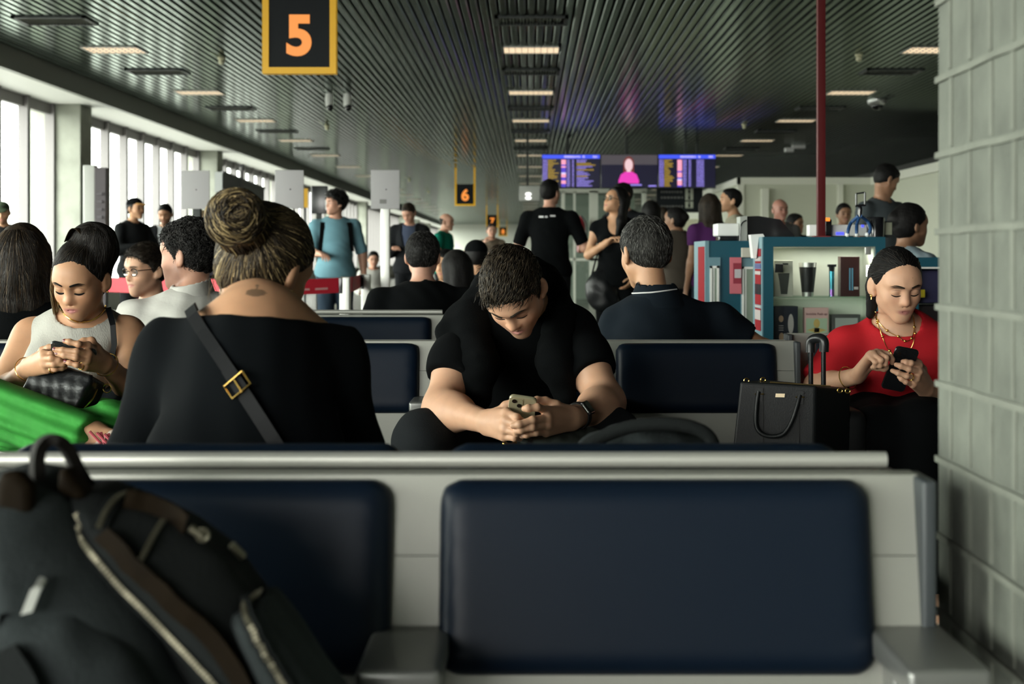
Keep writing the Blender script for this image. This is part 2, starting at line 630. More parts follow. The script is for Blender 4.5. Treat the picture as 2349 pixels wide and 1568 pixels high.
# ceiling of long metal slats under a dark void
b = MB()
x = -6.42
while x < 10.4:
    b.add([(x, YB, HC + 0.075), (x, YB, HC + 0.012), (x + 0.012, YB, HC), (x + 0.066, YB, HC), (x + 0.078, YB, HC + 0.012), (x + 0.078, YB, HC + 0.075),
           (x, YE, HC + 0.075), (x, YE, HC + 0.012), (x + 0.012, YE, HC), (x + 0.066, YE, HC), (x + 0.078, YE, HC + 0.012), (x + 0.078, YE, HC + 0.075)],
          [(i, i + 1, i + 7, i + 6) for i in range(5)])
    x += 0.1
ceiling = struct(b.build('ceiling', M_slat))
b = MB().box((-6.5, YB - 0.3, HC + 0.28), (10.8, YE + 0.3, HC + 0.5))
struct(b.build('ceiling_void', M_void))

# window side: fascia, white soffit, sill wall, concrete piers, mullions
SOF = ZC + 2.34
b = MB().box((-6.56, YB, SOF), (-6.48, YE, HC + 0.4)); struct(b.build('trim_1', M_fascia))
b = MB().box((-7.75, YB, SOF + 0.0), (-6.56, YE, SOF + 0.12)); struct(b.build('trim_2', M_white))
b = MB().box((-7.6, YB, 0), (-7.36, YE, 0.62)); struct(b.build('wall_left', M_white))
b = MB().box((-7.75, YB, SOF + 0.12), (-6.56, YE, HC + 0.5)); struct(b.build('trim_3', M_white))
cols = [2.6, 12.1, 21.7, 31.2, 40.7, 50.2, 59.7, 69.2, 78.7, 88.2, 97.7]
for y in cols:
    b = MB().box((-7.62, y, 0), (-6.85, y + 0.55, SOF), 0.015); struct(b.build('column', M_conc))
edges = [YB - 0.4] + cols
n = 0
for i, y0 in enumerate(edges):
    y0 = y0 + 0.55 if i else YB
    y1 = edges[i + 1] if i + 1 < len(edges) else YE
    n += 1
    b = MB(); k = max(1, round((y1 - y0) / 1.17)); d = (y1 - y0) / k
    for j in range(k + 1):
        yy = y0 + j * d
        b.box((-7.38, yy - 0.06, 0.62), (-7.24, yy + 0.06, SOF))
    b.box((-7.38, y0, SOF - 0.16), (-7.30, y1, SOF)); b.box((-7.39, y0, 0.60), (-7.2, y1, 0.66))
    w = struct(b.build('window_%d' % n, M_mull))
    g = MB().box((-7.365, y0, 0.62), (-7.355, y1, SOF)); g.build('glass_pane', M_glass, w)
# apron outside
b = MB().box((-160, -60, -3.4), (-7.95, 200, -3.3)); struct(b.build('ground', mat('apron_concrete', (0.42, 0.42, 0.40), 0.9)))

# unseen end behind the camera: opening added between white posts, sized for its light
b = MB()
for xx in np.arange(-7.0, -2.2, 1.2): b.box((xx - 0.06, YB - 0.1, 0), (xx + 0.06, YB + 0.1, SOF))
b.box((-7.5, YB - 0.1, SOF), (10.8, YB + 0.1, HC + 0.5)); b.box((-2.2, YB - 0.1, 0), (10.8, YB + 0.1, SOF))
b.box((-7.5, YB - 0.1, 0), (-2.2, YB + 0.1, 0.5))
struct(b.build('wall_rear', M_white))
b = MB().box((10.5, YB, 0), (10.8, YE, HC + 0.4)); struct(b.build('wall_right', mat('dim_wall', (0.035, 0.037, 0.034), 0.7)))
b = MB().box((-7.5, YE, 0), (10.8, YE + 0.2, HC + 0.5)); struct(b.build('wall_far', mat('far_wall', (0.6, 0.62, 0.55), 0.7)))

# cream shop units in front of the wall on the right
TOPC = ZC + 1.60
b = MB().box((4.25, 28.7, 0), (7.1, 41.0, TOPC)); b.box((6.95, 9.0, 0), (7.1, 28.7, TOPC))
struct(b.build('wall_shop', M_cream))
b = MB().box((4.19, 28.64, TOPC - 0.13), (7.0, 28.7, TOPC + 0.01)); b.box((4.19, 28.64, TOPC - 0.13), (4.25, 41, TOPC + 0.01))
b.box((6.87, 9.0, TOPC - 0.15), (6.95, 28.64, TOPC + 0.01))
b.box((4.66, 28.55, 0), (4.80, 28.7, TOPC - 0.22)); b.box((4.19, 28.66, 0), (4.32, 28.75, TOPC))
b.box((6.2, 28.58, 0), (6.3, 28.7, TOPC - 0.13))
struct(b.build('trim_4', mat('cream_trim', (0.66, 0.67, 0.58), 0.5)))

# block pier next to the seats
M_block = mat('rough_block', (0.125, 0.136, 0.113), 0.85, bump=0.7, bscale=34, var=0.22, vscale=11, bdist=0.006)
XW = 0.565
b = MB().box((XW, 0.5, 0), (1.15, 1.965, HC + 0.2)); pier = struct(b.build('wall_pier', M_block))
b = MB()
z0 = 1.325 - 12 * 0.1045
rs = random.Random(3)
for i in range(0, 37):
    z = z0 + i * 0.1045
    ys = np.linspace(0.45, 1.968, 30)
    w = [rs.uniform(-0.0009, 0.0009) for _ in ys]
    b.strip([(XW - 0.002, yy, z + dz) for yy, dz in zip(ys, w)], (0, 0, 0.0085), 0.0055, (1, 0, 0))
    y = 1.905 if i % 2 else 1.905
    while y > 0.5:
        yy = y + rs.uniform(-0.003, 0.003)
        b.strip([(XW - 0.001, yy, z + 0.008), (XW - 0.001, yy + rs.uniform(-.002, .002), z + 0.1)], (0, 0.010 + rs.uniform(-.003, .003), 0), 0.0034, (1, 0, 0))
        y -= 0.083
struct(b.build('wall_pier_joints', mat('block_joint', (0.165, 0.176, 0.147), 0.9, bump=0.5, bscale=40, var=0.12, vscale=14, bdist=0.005)))

# glass partition and cream back wall behind the screens
b = MB()
for px, wpx in ((1292, 8), (1318, 5), (1362, 20), (1404, 6), (1441, 8), (1478, 10)):
    p = P(px, 590, 33.0); w = wpx * 33.0 / FPX / 2
    b.box((p.x - w, 33.0, 0), (p.x + w, 33.12, 2.62))
a0, a1 = P(1280, 590, 33).x, P(1484, 590, 33).x
b.box((a0, 33.0, 2.58), (a1, 33.12, 2.72)); b.box((a0, 33.0, 1.0), (a1, 33.1, 1.06))
part = struct(b.build('window_31', mat('partition_frame', (0.55, 0.57, 0.5), 0.5)))
g = MB().box((a0, 33.05, 0), (a1, 33.06, 2.6)); g.build('glass_pane', M_glass, part)
b = MB().box((P(1484, 590, 34).x, 34.2, 0), (4.25, 34.4, 2.0)); struct(b.build('wall_back', mat('light_cream', (0.72, 0.72, 0.55), 0.6)))  # wall in a paler cream than the shop units
b = MB().box((a0 + 0.2, 37.0, 0), (a1, 37.2, 2.7)); struct(b.build('wall_inner', mat('grey_green', (0.16, 0.19, 0.16), 0.6)))

# ------------------------------------------------------------------ ceiling lights, diffusers, detectors, cameras
M_lamp = emis('warm_lamp', (1.0, 0.76, 0.50), 1.6)
M_lframe = mat('lamp_frame', (0.35, 0.36, 0.33), 0.4, metal=0.5)
ly = [17.8 + 4.6 * (i - 1) for i in range(0, 16)]
def place_word(i): return ['first', 'second', 'third', 'fourth', 'fifth', 'sixth', 'seventh', 'eighth', 'ninth', 'tenth', 'eleventh', 'twelfth', 'thirteenth', 'fourteenth', 'fifteenth', 'sixteenth'][i]
rowname = {-5.2: 'beside the window fascia', 0.02: 'in the middle row', 5.06: 'in the row over the shops'}
def ceiling_light(x, y, i):
    t = thing('ceiling_light', 'warm louvred ceiling light %s, %s from the camera' % (rowname[x], place_word(i)), 'ceiling light', 'recessed ceiling lights')
    b = MB(); w, d, z = 0.36, 0.28, HC - 0.004
    b.box((x - w, y - d, z - 0.012), (x + w, y - d + 0.02, z + 0.05)); b.box((x - w, y + d - 0.02, z - 0.012), (x + w, y + d, z + 0.05))
    b.box((x - w, y - d, z - 0.012), (x - w + 0.02, y + d, z + 0.05)); b.box((x + w - 0.02, y - d, z - 0.012), (x + w, y + d, z + 0.05))
    for k in range(1, 9): b.box((x - w + k * 0.08 - 0.003, y - d, z - 0.008), (x - w + k * 0.08 + 0.003, y + d, z + 0.03))
    for k in range(1, 4): b.box((x - w, y - d + k * 0.14 - 0.003, z - 0.008), (x + w, y - d + k * 0.14 + 0.003, z + 0.03))
    b.build('louvre', M_lframe, t)
    MB().box((x - w + 0.02, y - d + 0.02, z + 0.0), (x + w - 0.02, y + d - 0.02, z + 0.035)).build('diffuser', M_lamp, t)
    settle(t)
for x in (-5.2, 0.02, 5.06):
    for i, y in enumerate(ly):
        if i == 0: continue
        ceiling_light(x, y, i - 1)
M_vent = mat('vent_metal', (0.05, 0.055, 0.055), 0.5, metal=0.4)
def air_vent(x, y, i):
    t = thing('air_vent', 'dark slotted air vent %s, %s from the camera' % (rowname[x], place_word(i)), 'air vent', 'air vents between the lights')
    z = HC; w, d = 0.40, 0.26
    b = MB()
    b.box((x - w, y - d, z - 0.02), (x + w, y - d + 0.04, z + 0.03)); b.box((x - w, y + d - 0.04, z - 0.02), (x + w, y + d, z + 0.03))
    b.box((x - w, y - d, z - 0.02), (x - w + 0.04, y + d, z + 0.03)); b.box((x + w - 0.04, y - d, z - 0.02), (x + w, y + d, z + 0.03))
    b.build('vent_frame', M_vent, t)
    b = MB()
    for k in range(20):
        xx = x - w + 0.05 + k * 0.037
        b.add([(xx, y - d + 0.04, z - 0.015), (xx + 0.02, y - d + 0.04, z + 0.02), (xx + 0.02, y + d - 0.04, z + 0.02), (xx, y + d - 0.04, z - 0.015)], [(0, 1, 2, 3)])
    b.build('louvre', M_lframe, t)
    settle(t)
for x in (-5.2, 0.02, 5.06):
    for i, y in enumerate((15.6, 19.9, 24.8, 29.3, 34.0)): air_vent(x, y, i)

M_det = mat('detector_cream', (0.62, 0.60, 0.42), 0.4)
M_camw = mat('camera_white', (0.75, 0.76, 0.74), 0.4)
M_camb = mat('camera_black', (0.01, 0.01, 0.012), 0.15)
def ceil_pt(px, py):
    Y = 2.6 * FPX / (590 - py)
    return P(px, py, Y)
dets = [(508, 131, 'between the first two lights by the window'), (750, 287, 'above the curly haired man'), (1970, 124, 'near the block pier beyond the red pole'), (1707, 284, 'above the flight screens on the shop side'),
        (939, 410, 'above the man in the dark suit'), (868, 408, 'above the third sign holder'), (983, 438, 'between the sign holder and hanging sign six')]
for px, py, wh in dets:
    p = ceil_pt(px, py); s = 1.0
    t = thing('smoke_detector', 'small cream smoke detector on the slatted ceiling %s' % wh, 'smoke detector', 'ceiling detectors')
    MB().lathe([(0.05, 0.0), (0.055, -0.02), (0.03, -0.04)], (p.x, p.y, HC)).build('base', M_det, t)
    MB().lathe([(0.03, -0.035), (0.042, -0.06), (0.03, -0.09), (0.004, -0.1)], (p.x, p.y, HC)).build('bulb', M_det, t)
    settle(t)
for px, py, wh in ((755, 213, 'nearer the window row'), (797, 212, 'nearer the middle light row')):
    Y = 22.6; p = P(px, 590, Y)
    t = thing('security_camera', 'white security camera under the ceiling, %s of the pair' % wh, 'security camera')
    MB().lathe([(0.055, HC - 0.0), (0.055, HC - 0.05), (0.064, HC - 0.05), (0.06, HC - 0.2), (0.04, HC - 0.21)], (p.x, Y, 0)).build('housing', M_camw, t)
    MB().ball((p.x + 0.015, Y - 0.015, HC - 0.22), 0.058, 14).build('lens_dome', M_camb, t)
    settle(t)
p = P(2012, 590, 23.5)
t = thing('dome_camera', 'grey dome camera with silver ring on the dark ceiling near the block pier', 'security camera')
MB().lathe([(0.16, HC), (0.16, HC - 0.05), (0.13, HC - 0.08), (0.1, HC - 0.09)], (p.x, 23.5, 0), 20).build('housing', mat('dome_ring', (0.5, 0.51, 0.5), 0.3, metal=0.6), t)
MB().ball((p.x, 23.5, HC - 0.09), (0.1, 0.1, 0.08), 16).build('lens_dome', M_camb, t); settle(t)
p = P(1822, 590, 33.0)
t = thing('hanging_sensor', 'pale twin box sensor hanging from the dark ceiling left of the red pole', 'sensor')
MB().box((p.x - 0.22, 32.9, HC - 0.16), (p.x - 0.02, 33.1, HC - 0.06), 0.01).box((p.x - 0.05, 32.9, HC - 0.08), (p.x + 0.25, 33.1, HC), 0.01).build('housing', M_camw, t); settle(t)

# ------------------------------------------------------------------ hanging gate signs
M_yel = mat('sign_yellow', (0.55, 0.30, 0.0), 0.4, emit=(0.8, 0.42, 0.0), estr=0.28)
M_sblk = mat('sign_black', (0.006, 0.008, 0.010), 0.5, spec=0.15)
M_org = emis('sign_orange', (1.0, 0.30, 0.035), 0.98)
def gate_sign(dgt, Y, label):
    t = thing('gate_sign', label, 'hanging sign', 'hanging gate number signs')
    x = -527 * 11.6 / FPX; w = 0.30; zb = ZC + 420 * 11.6 / FPX; e = 0.052
    zt = zb + 0.63
    MB().box((x - w, Y - 0.04, zb), (x - w + e, Y + 0.04, HC)).box((x + w - e, Y - 0.04, zb), (x + w, Y + 0.04, HC)).box((x - w + e, Y - 0.04, zb), (x + w - e, Y + 0.04, zb + e)).build('sign_frame', M_yel, t)
    MB().box((x - w + e, Y - 0.03, zb + e), (x + w - e, Y + 0.03, zt)).build('sign_panel', M_sblk, t)
    M = Matrix.Translation((x + 0.0, Y - 0.033, zb + 0.295)) @ FACE_CAM @ Matrix.Diagonal((1.0, 1.0, 1, 1))
    text_mesh('number', dgt, 0.44, M, M_org, t, 0.002, 0.017)
    settle(t)
gate_sign('5', 11.6, 'large hanging sign with orange number 5 in a yellow frame')
gate_sign('6', 41.3, 'hanging sign with orange number 6 beyond the waiting crowd')
gate_sign('7', 71.0, 'small far sign with orange number 7 above the man with sunglasses')
gate_sign('8', 100.0, 'tiny farthest orange gate sign deep in the hall')


# ================================================================== BEAM SEATS
M_pad = mat('navy_vinyl', (0.0038, 0.0088, 0.0185), 0.42, spec=0.17, bump=0.08, bscale=300, bdist=0.002)
M_alu = mat('satin_aluminium', (0.31, 0.315, 0.28), 0.42, metal=0.2, bump=0.02, bscale=80)
M_alud = mat('grey_plastic_edge', (0.035, 0.042, 0.046), 0.5)
M_chrome = mat('polished_aluminium', (0.50, 0.51, 0.48), 0.36, metal=0.75)
M_arm = mat('armrest_metal', (0.20, 0.205, 0.195), 0.3, metal=0.5)
M_rail = mat('brushed_rail', (0.52, 0.52, 0.48), 0.45, metal=0.6)
PITCH = 0.58


def bench(label, centers, Y, face, rail=True, rail_to=None, end_l=True, end_r=True, dz=0.0, arms=True, arm_at=None, ptop=0.813, rail_z=0.8265):
    """a row of padded beam seats; Y is the front of the back pads, face -1 looks to the camera, +1 away from it"""
    t = thing('bench_row', label, 'bench', 'airport bench rows')
    s = face            # local depth: d > 0 goes forward of the pad
    def W_(x, d, z): return (x, Y + s * d, z + dz)
    def bx(m, x0, x1, d0, d1, z0, z1, bev=0.0):
        a, b_ = Y + s * d0, Y + s * d1
        m.box((x0, min(a, b_), z0 + dz), (x1, max(a, b_), z1 + dz), bev)
    x0 = min(centers) - PITCH / 2 - 0.035; x1 = max(centers) + PITCH / 2 + 0.035
    # backrest panel of every seat, in two brushed plates, leaning slightly
    for cx in centers:
        l = cx - PITCH / 2 - (0.035 if cx == min(centers) else 0); r = cx + PITCH / 2 + (0.035 if cx == max(centers) else 0)
        m = MB()
        for za, zb in ((0.44, 0.7172), (0.7184, ptop)):
            pr = lambda z: 0.075 * (0.81 - z) / 0.37
            vs = []
            for xx in (l, r):
                for z in (za, zb):
                    for d in (-0.012, -0.05): vs.append(W_(xx, d + pr(z), z))
            m.add(vs, [(0, 1, 3, 2), (4, 6, 7, 5), (0, 4, 5, 1), (2, 3, 7, 6), (0, 2, 6, 4), (1, 5, 7, 3)])
        m.build('back_panel', M_alu, t)
        F = Field()
        wdt, hz = 0.262, 0.116
        up = Vector((0, -s * 0.2, 0.98)).normalized()
        fy = Vector((0, s, 0)); rt = Vector((1, 0, 0)); fw = rt.cross(up) * 1.0
        R = Matrix((rt, fw, up)).transposed()
        c = W_(cx, 0.015, 0.695)
        F.box(c, (wdt, 0.030, hz), 0.027, R=R)
        V, Q = mesh_field(F, 0.009 if abs(Y) < 2.5 else 0.014, smooth=2)
        np_mesh('back_pad', V, Q, M_pad, t)
        F = Field().box(W_(cx, 0.27, 0.425), (0.26, 0.225, 0.028), 0.026)
        V, Q = mesh_field(F, 0.014, smooth=2)
        np_mesh('seat_pad', V, Q, M_pad, t)
        m = MB(); bx(m, cx - 0.27, cx + 0.27, 0.04, 0.50, 0.385, 0.405); m.build('seat_pan', M_alu, t)
    # armrests
    if arms:
        xs = arm_at if arm_at is not None else [c - PITCH / 2 for c in sorted(centers)] + [max(centers) + PITCH / 2]
        for x in xs:
            m = MB()
            bx(m, x - 0.046, x + 0.046, 0.0, 0.21, 0.605, 0.637, 0.008)
            bx(m, x - 0.03, x + 0.03, 0.02, 0.08, 0.42, 0.61, 0.006)
            m.build('armrest', M_arm, t)
    if end_r: m = MB(); bx(m, x1 - 0.006, x1 + 0.012, -0.055, 0.03, 0.44, ptop - 0.001, 0.005); m.build('end_cap', M_alud, t)
    if end_l: m = MB(); bx(m, x0 - 0.012, x0 + 0.006, -0.055, 0.03, 0.44, 0.812, 0.005); m.build('end_cap', M_alud, t)
    m = MB(); bx(m, x0, x1, 0.16, 0.24, 0.33, 0.39, 0.005); m.build('beam', M_alu, t)
    legs = [centers[0] + (centers[-1] - centers[0]) * f for f in ((0.12, 0.88) if len(centers) > 1 else (0.5,))]
    for x in legs:
        m = MB(); bx(m, x - 0.03, x + 0.03, 0.17, 0.23, 0.03, 0.34); bx(m, x - 0.035, x + 0.035, -0.05, 0.45, 0.0, 0.035, 0.008); m.build('leg', M_alu, t)
    if rail:
        xr = rail_to if rail_to is not None else x1 - 0.02
        m = MB(); yy = Y - s * 0.05
        m.tube([(x0 - 0.2, yy, rail_z + dz), (xr, yy, rail_z + dz)], 0.0098, 12); m.build('top_rail', M_rail, t)
        m = MB(); m.box((x0 - 0.2, yy - 0.012, rail_z - 0.0265 + dz), (xr - 0.004, yy + 0.016, rail_z - 0.013 + dz), 0.003); m.build('rail_holder', M_alu, t)
    settle(t)
    return t


bench('row of navy padded seats facing the camera, front row beside the block pier', [-1.588, -1.008, -0.428, 0.152], 1.735, -1, True, 0.447, arm_at=[-0.718, -0.1415, 0.452])
bench('row of navy padded seats facing away, backed against the front row', [-1.588, -1.008, -0.428, 0.152], 1.90, 1, False, arms=True, dz=0.0225, ptop=0.775, arm_at=[-0.718, 0.452])
bench('row of navy padded seats where the man with the phone sits', [-1.78, -1.20, -0.62, -0.04, 0.541], 4.63, -1, True, 0.84, dz=-0.006, rail_z=0.806)
bench('row of navy padded seats under the man in the navy polo', [-1.78, -1.20, -0.62, -0.04, 0.541], 4.80, 1, False, dz=-0.008, ptop=0.79)
bench('row of navy padded seats in front of the black shirted seated man', [-1.855, -1.275, -0.695], 6.30, -1, True, -0.39, dz=0.010)
bench('row of navy padded seats under the black shirted seated man', [-1.855, -1.275, -0.695], 6.47, 1, False, dz=0.008)
bench('single dark seat under the woman in red', [1.235], 4.98, -1, False, arms=False)


# ================================================================== PEOPLE
def rot(yaw=0, pitch=0, roll=0):
    """head frame: y looks forward, z up; yaw 0 looks away from the camera, 180 at it; pitch > 0 looks down"""
    return (Matrix.Rotation(math.radians(yaw), 3, 'Z') @ Matrix.Rotation(math.radians(-pitch), 3, 'X') @ Matrix.Rotation(math.radians(roll), 3, 'Y'))


def cloth(name, color, rough=0.85, bump=0.15, bscale=120, **kw):
    return mat('cloth_' + name, color, rough, spec=0.15, bump=bump, bscale=bscale, bdist=0.003, **kw)


M_skin = mat('skin', (0.5, 0.3, 0.2), 0.5, spec=0.4, attr='tone', var=0.05, vscale=30, bump=0.05, bscale=350, bdist=0.002, sss=0.12)
SK = {'fair': (0.58, 0.335, 0.215), 'tan': (0.49, 0.270, 0.155), 'brown': (0.30, 0.160, 0.095), 'pink': (0.55, 0.30, 0.21)}


def hairm(name, color, rough=0.62, var=0.45):
    return mat('hair_' + name, color, rough, spec=0.18, var=var, vscale=26, stretch=(1, 1, 0.35), bump=0.6, bscale=90, bdist=0.004)


H_black = hairm('black', (0.0055, 0.005, 0.0048))
H_brown = hairm('dark_brown', (0.022, 0.016, 0.011))
H_brown2 = hairm('brown', (0.030, 0.020, 0.012))
H_grey = hairm('salt_pepper', (0.026, 0.025, 0.022))
H_blond = hairm('streaked_blond', (0.16, 0.115, 0.06))
M_lens = glass_mat('spectacle_lens', (0.85, 0.88, 0.9), 0.25)
M_frame = mat('black_frame', (0.01, 0.01, 0.01), 0.25)
M_gold = mat('gold', (0.85, 0.55, 0.16), 0.25, metal=1.0)
M_eye = mat('eye_white', (0.7, 0.68, 0.64), 0.2)
M_iris = mat('eye_dark', (0.015, 0.01, 0.008), 0.1)


def headT(c, R, s):
    c = Vector(c)
    return lambda x, y, z: c + R @ Vector((x * s, y * s, z * s))


def head_prims(F, c, R, s=1.0, fem=False, lids='open', smile=0.0):
    T = headT(c, R, s)
    def E(p, r, k=0.02, op='u', R2=None): F.ell(T(*p), [q * s for q in r], R if R2 is None else R @ R2, k * s, op)
    def Cc(a, b, ra, rb, k=0.012, op='u'): F.cap(T(*a), T(*b), ra * s, rb * s, k * s, op=op)
    jw = 0.9 if fem else 1.0
    E((0, -0.008, 0.036), (0.075, 0.096, 0.087))
    E((0, 0.030, -0.018), (0.060 * (0.96 if fem else 1), 0.060, 0.074 if fem else 0.078), 0.04)
    E((0, 0.052, 0.045), (0.055, 0.042, 0.042), 0.03)
    for sx in (-1, 1):
        Cc((sx * 0.047 * jw, 0.008, -0.050), (sx * 0.011, 0.070, -0.095 + (0.006 if fem else 0)), 0.0185 * jw, 0.0155, 0.03)
        E((sx * 0.035, 0.056, -0.024), (0.025, 0.026, 0.026), 0.03)
        Cc((sx * 0.014, 0.088, 0.030), (sx * 0.045, 0.070, 0.031), 0.010 if fem else 0.0125, 0.009, 0.02)
    E((0, 0.078, -0.094 + (0.006 if fem else 0)), (0.017 * jw, 0.014, 0.013), 0.02)
    E((0, 0.074, -0.056), (0.031, 0.022, 0.028), 0.03)
    for sx in (-1, 1):
        F.ell(T(sx * 0.032, 0.099, 0.008), [0.021 * s, 0.016 * s, 0.013 * s], R, 0.016 * s, 's')
        E((sx * 0.0315, 0.0735, 0.007), (0.0165, 0.0145, 0.0135), 0.006)
        if lids != 'open':
            E((sx * 0.0315, 0.0745, 0.008), (0.0175, 0.0152, 0.0138), 0.004)
    nz = 0.94 if fem else 0.97
    Cc((0, 0.084, 0.020), (0, 0.104 * nz, -0.020), 0.0085, 0.0098, 0.014)
    E((0, 0.107 * nz, -0.025), (0.0105, 0.0115, 0.0098), 0.012)
    for sx in (-1, 1):
        E((sx * 0.0125, 0.0955 * nz, -0.029), (0.0085, 0.011, 0.0085), 0.008)
        F.ell(T(sx * 0.007, 0.100 * nz, -0.0375), [0.0035 * s, 0.005 * s, 0.004 * s], R, 0.004 * s, 's')
    up = smile * 0.006
    for sx in (-1, 1):
        Cc((sx * 0.004, 0.0935, -0.0532), (sx * 0.025, 0.0815, -0.0580 + up), 0.0052, 0.0028, 0.007)
        Cc((0, 0.0925, -0.0648), (sx * 0.022, 0.0815, -0.0605 + up), 0.0064, 0.003, 0.007)
        F.cap(T(0, 0.1005, -0.0588), T(sx * 0.026, 0.0865, -0.0588 + up), 0.0021 * s, 0.0014 * s, 0.004 * s, op='s')
        # ears
        R2 = Matrix.Rotation(sx * 0.35, 3, 'Z')
        E((sx * 0.081, -0.012, -0.004), (0.0105, 0.020, 0.033), 0.006, 'u', R2)
        F.ell(T(sx * 0.093, -0.005, 0.0), [0.006 * s, 0.011 * s, 0.019 * s], R @ R2, 0.006 * s, 's')
        E((sx * 0.075, 0.0, -0.028), (0.007, 0.010, 0.011), 0.006)


def skin_tone(c, R, s, base, lip=(0.42, 0.16, 0.13), stubble=0.0, eyes=True, extra=None):
    base = A(base); Rn = np.array(R, np.float32); c = A(c)
    def fn(V):
        col = np.tile(base, (len(V), 1)).astype(np.float32)
        q = (V - c) @ Rn / s
        x, y, z = q[:, 0], q[:, 1], q[:, 2]
        near = (abs(x) < 0.1) & (abs(y) < 0.13) & (abs(z) < 0.14)
        def mixin(w, t):
            w = np.clip(w, 0, 1)[:, None] * near[:, None]
            col[:] = col * (1 - w) + A(t) * w
        warm = A((1.05, 0.9, 0.86)) * base
        mixin(0.5 * np.exp(-(((abs(x) - 0.04) / 0.018) ** 2 + ((z + 0.022) / 0.018) ** 2)) * (y > 0.03), warm)
        mixin(0.6 * np.exp(-((x / 0.02) ** 2 + ((z + 0.025) / 0.016) ** 2)) * (y > 0.08), warm)
        if stubble:
            w = stubble * np.clip((-0.022 + 0.35 * np.clip(0.03 - y, 0, 1) - z) / 0.022, 0, 1) * np.clip((y + 0.012) / 0.02, 0, 1) * np.clip((z + 0.13) / 0.02, 0, 1)
            w = np.maximum(w * (1 - np.exp(-((x / 0.03) ** 2 + ((z + 0.03) / 0.012) ** 2))), 0)
            mixin(w, base * A((0.45, 0.45, 0.48)))
        mixin(1.0 * np.exp(-((x / 0.025) ** 4 + ((z + 0.0590 - 1.0 * x * x) / (0.0100 - 0.16 * abs(x))) ** 4)) * (y > 0.07), lip)
        if eyes:
            mixin(1.4 * np.exp(-(((abs(x) - 0.032) / 0.012) ** 4 + ((z - 0.004) / 0.0045) ** 4)) * (y > 0.06), base * 0.12)
        mixin(1.2 * np.exp(-(((abs(x) - 0.032) / 0.019) ** 4 + ((z - 0.030 + 0.1 * abs(abs(x) - 0.03)) / 0.0045) ** 4)) * (y > 0.05), base * 0.15)
        if extra is not None: extra(V, q, col)
        return col
    return fn


def hand(F, wr, d, n, side, curl=(0.35, 0.45, 0.5, 0.55), s=1.0, thumb=0.5, k=0.006, spread=0.06):
    """wr wrist, d points to the fingers, n is the way the palm faces, side +1 puts the thumb on the d x n side"""
    wr = Vector(wr); d = Vector(d).normalized(); n = (Vector(n) - d * Vector(n).dot(d)).normalized()
    w = d.cross(n) * side
    L = 0.085 * s
    offs = (0.030, 0.010, -0.010, -0.029)
    for i, o in enumerate(offs):
        kn = wr + d * (L - 0.006 * s * abs(i - 1)) + w * (o * s)
        F.cap(wr + w * (o * 0.55 * s) + d * 0.01, kn, 0.0145 * s, 0.0115 * s, 0.016 * s)
        ln = (0.042, 0.046, 0.043, 0.034)[i]; p = kn; a = 0.0
        dirs = (d + w * (0.01 + spread * (0.5 - i / 3.0) * 2)).normalized()
        for j, f in enumerate((1.0, 0.62, 0.5)):
            a += curl[i] * (0.9, 1.1, 0.8)[j]
            q = p + (dirs * math.cos(a) + n * math.sin(a)) * (ln * f * s)
            r = (0.0093, 0.0083, 0.0074)[j] * s
            F.cap(p, q, r * 1.06, r * 0.95, 0.004 * s); p = q
    tb = wr + d * 0.022 * s + w * 0.026 * s + n * 0.006 * s
    t1 = tb + (d * 0.6 + w * 0.65 + n * thumb * 0.6).normalized() * 0.042 * s
    t2 = t1 + (d * 0.85 + w * 0.15 + n * thumb).normalized() * 0.032 * s
    t3 = t2 + (d * 0.9 - w * 0.1 + n * thumb).normalized() * 0.024 * s
    F.cap(wr + w * 0.012 * s, tb, 0.016 * s, 0.016 * s, 0.012 * s)
    F.chain([tb, t1, t2, t3], [0.0145 * s, 0.0115 * s, 0.0102 * s, 0.0085 * s], k)


def axes(J):
    side = (J['shR'] - J['shL']).normalized()
    up = (J['neck'] - J['mid']).normalized(); fw = up.cross(side).normalized(); sd = fw.cross(up)
    Rc = Matrix((sd, fw, up)).transposed()
    hs = (J['hipR'] - J['hipL']).normalized(); u2 = (J['mid'] - J['hip']).normalized(); f2 = u2.cross(hs).normalized(); s2 = f2.cross(u2)
    Rp = Matrix((s2, f2, u2)).transposed()
    return Rc, Rp


def torso(F, J, o=0.0, g=1.0, fem=False, bust=1.0, belly=0.0, k=0.06, low=True):
    Rc, Rp = axes(J)
    sw = (J['shR'] - J['shL']).length / 2
    L = (J['neck'] - J['mid']).length
    F.ell(J['mid'].lerp(J['neck'], 0.52), (sw * 0.84 + o, 0.112 * g + o, L * 0.60 + o), Rc, k)
    F.ell(J['mid'].lerp(J['neck'], 0.0), (0.142 * g + o, 0.104 * g + o, 0.15 + o), Rp, k)
    if belly: F.ell(J['mid'] + Rp @ Vector((0, 0.05 * g, -0.04)), (0.13 * g + o, 0.10 * g * belly + o, 0.15 + o), Rp, k)
    if low: F.ell(J['hip'], (0.158 * g + o, 0.118 * g + o, 0.125 + o), Rp, k)
    nb = J['neck'] + Rc @ Vector((0, -0.005, -0.012))
    for q in ('shL', 'shR'):
        F.cap(nb + (J[q] - nb) * 0.12, J[q], 0.056 + o, 0.040 + o, 0.05)
        F.cap(J['mid'].lerp(J['neck'], 0.62), J[q] + (J['mid'] - J['neck']).normalized() * 0.05, 0.09 * g + o, 0.044 + o, 0.06, flat=(Rc @ Vector((0, 1, 0)), 0.85))
    if fem:
        for sx in (-1, 1):
            F.ell(J['mid'].lerp(J['neck'], 0.42) + Rc @ Vector((sx * 0.072, 0.092 * g, 0)), (0.062 * bust + o, 0.06 * bust + o, 0.06 * bust + o), Rc, 0.045)
    return Rc, Rp


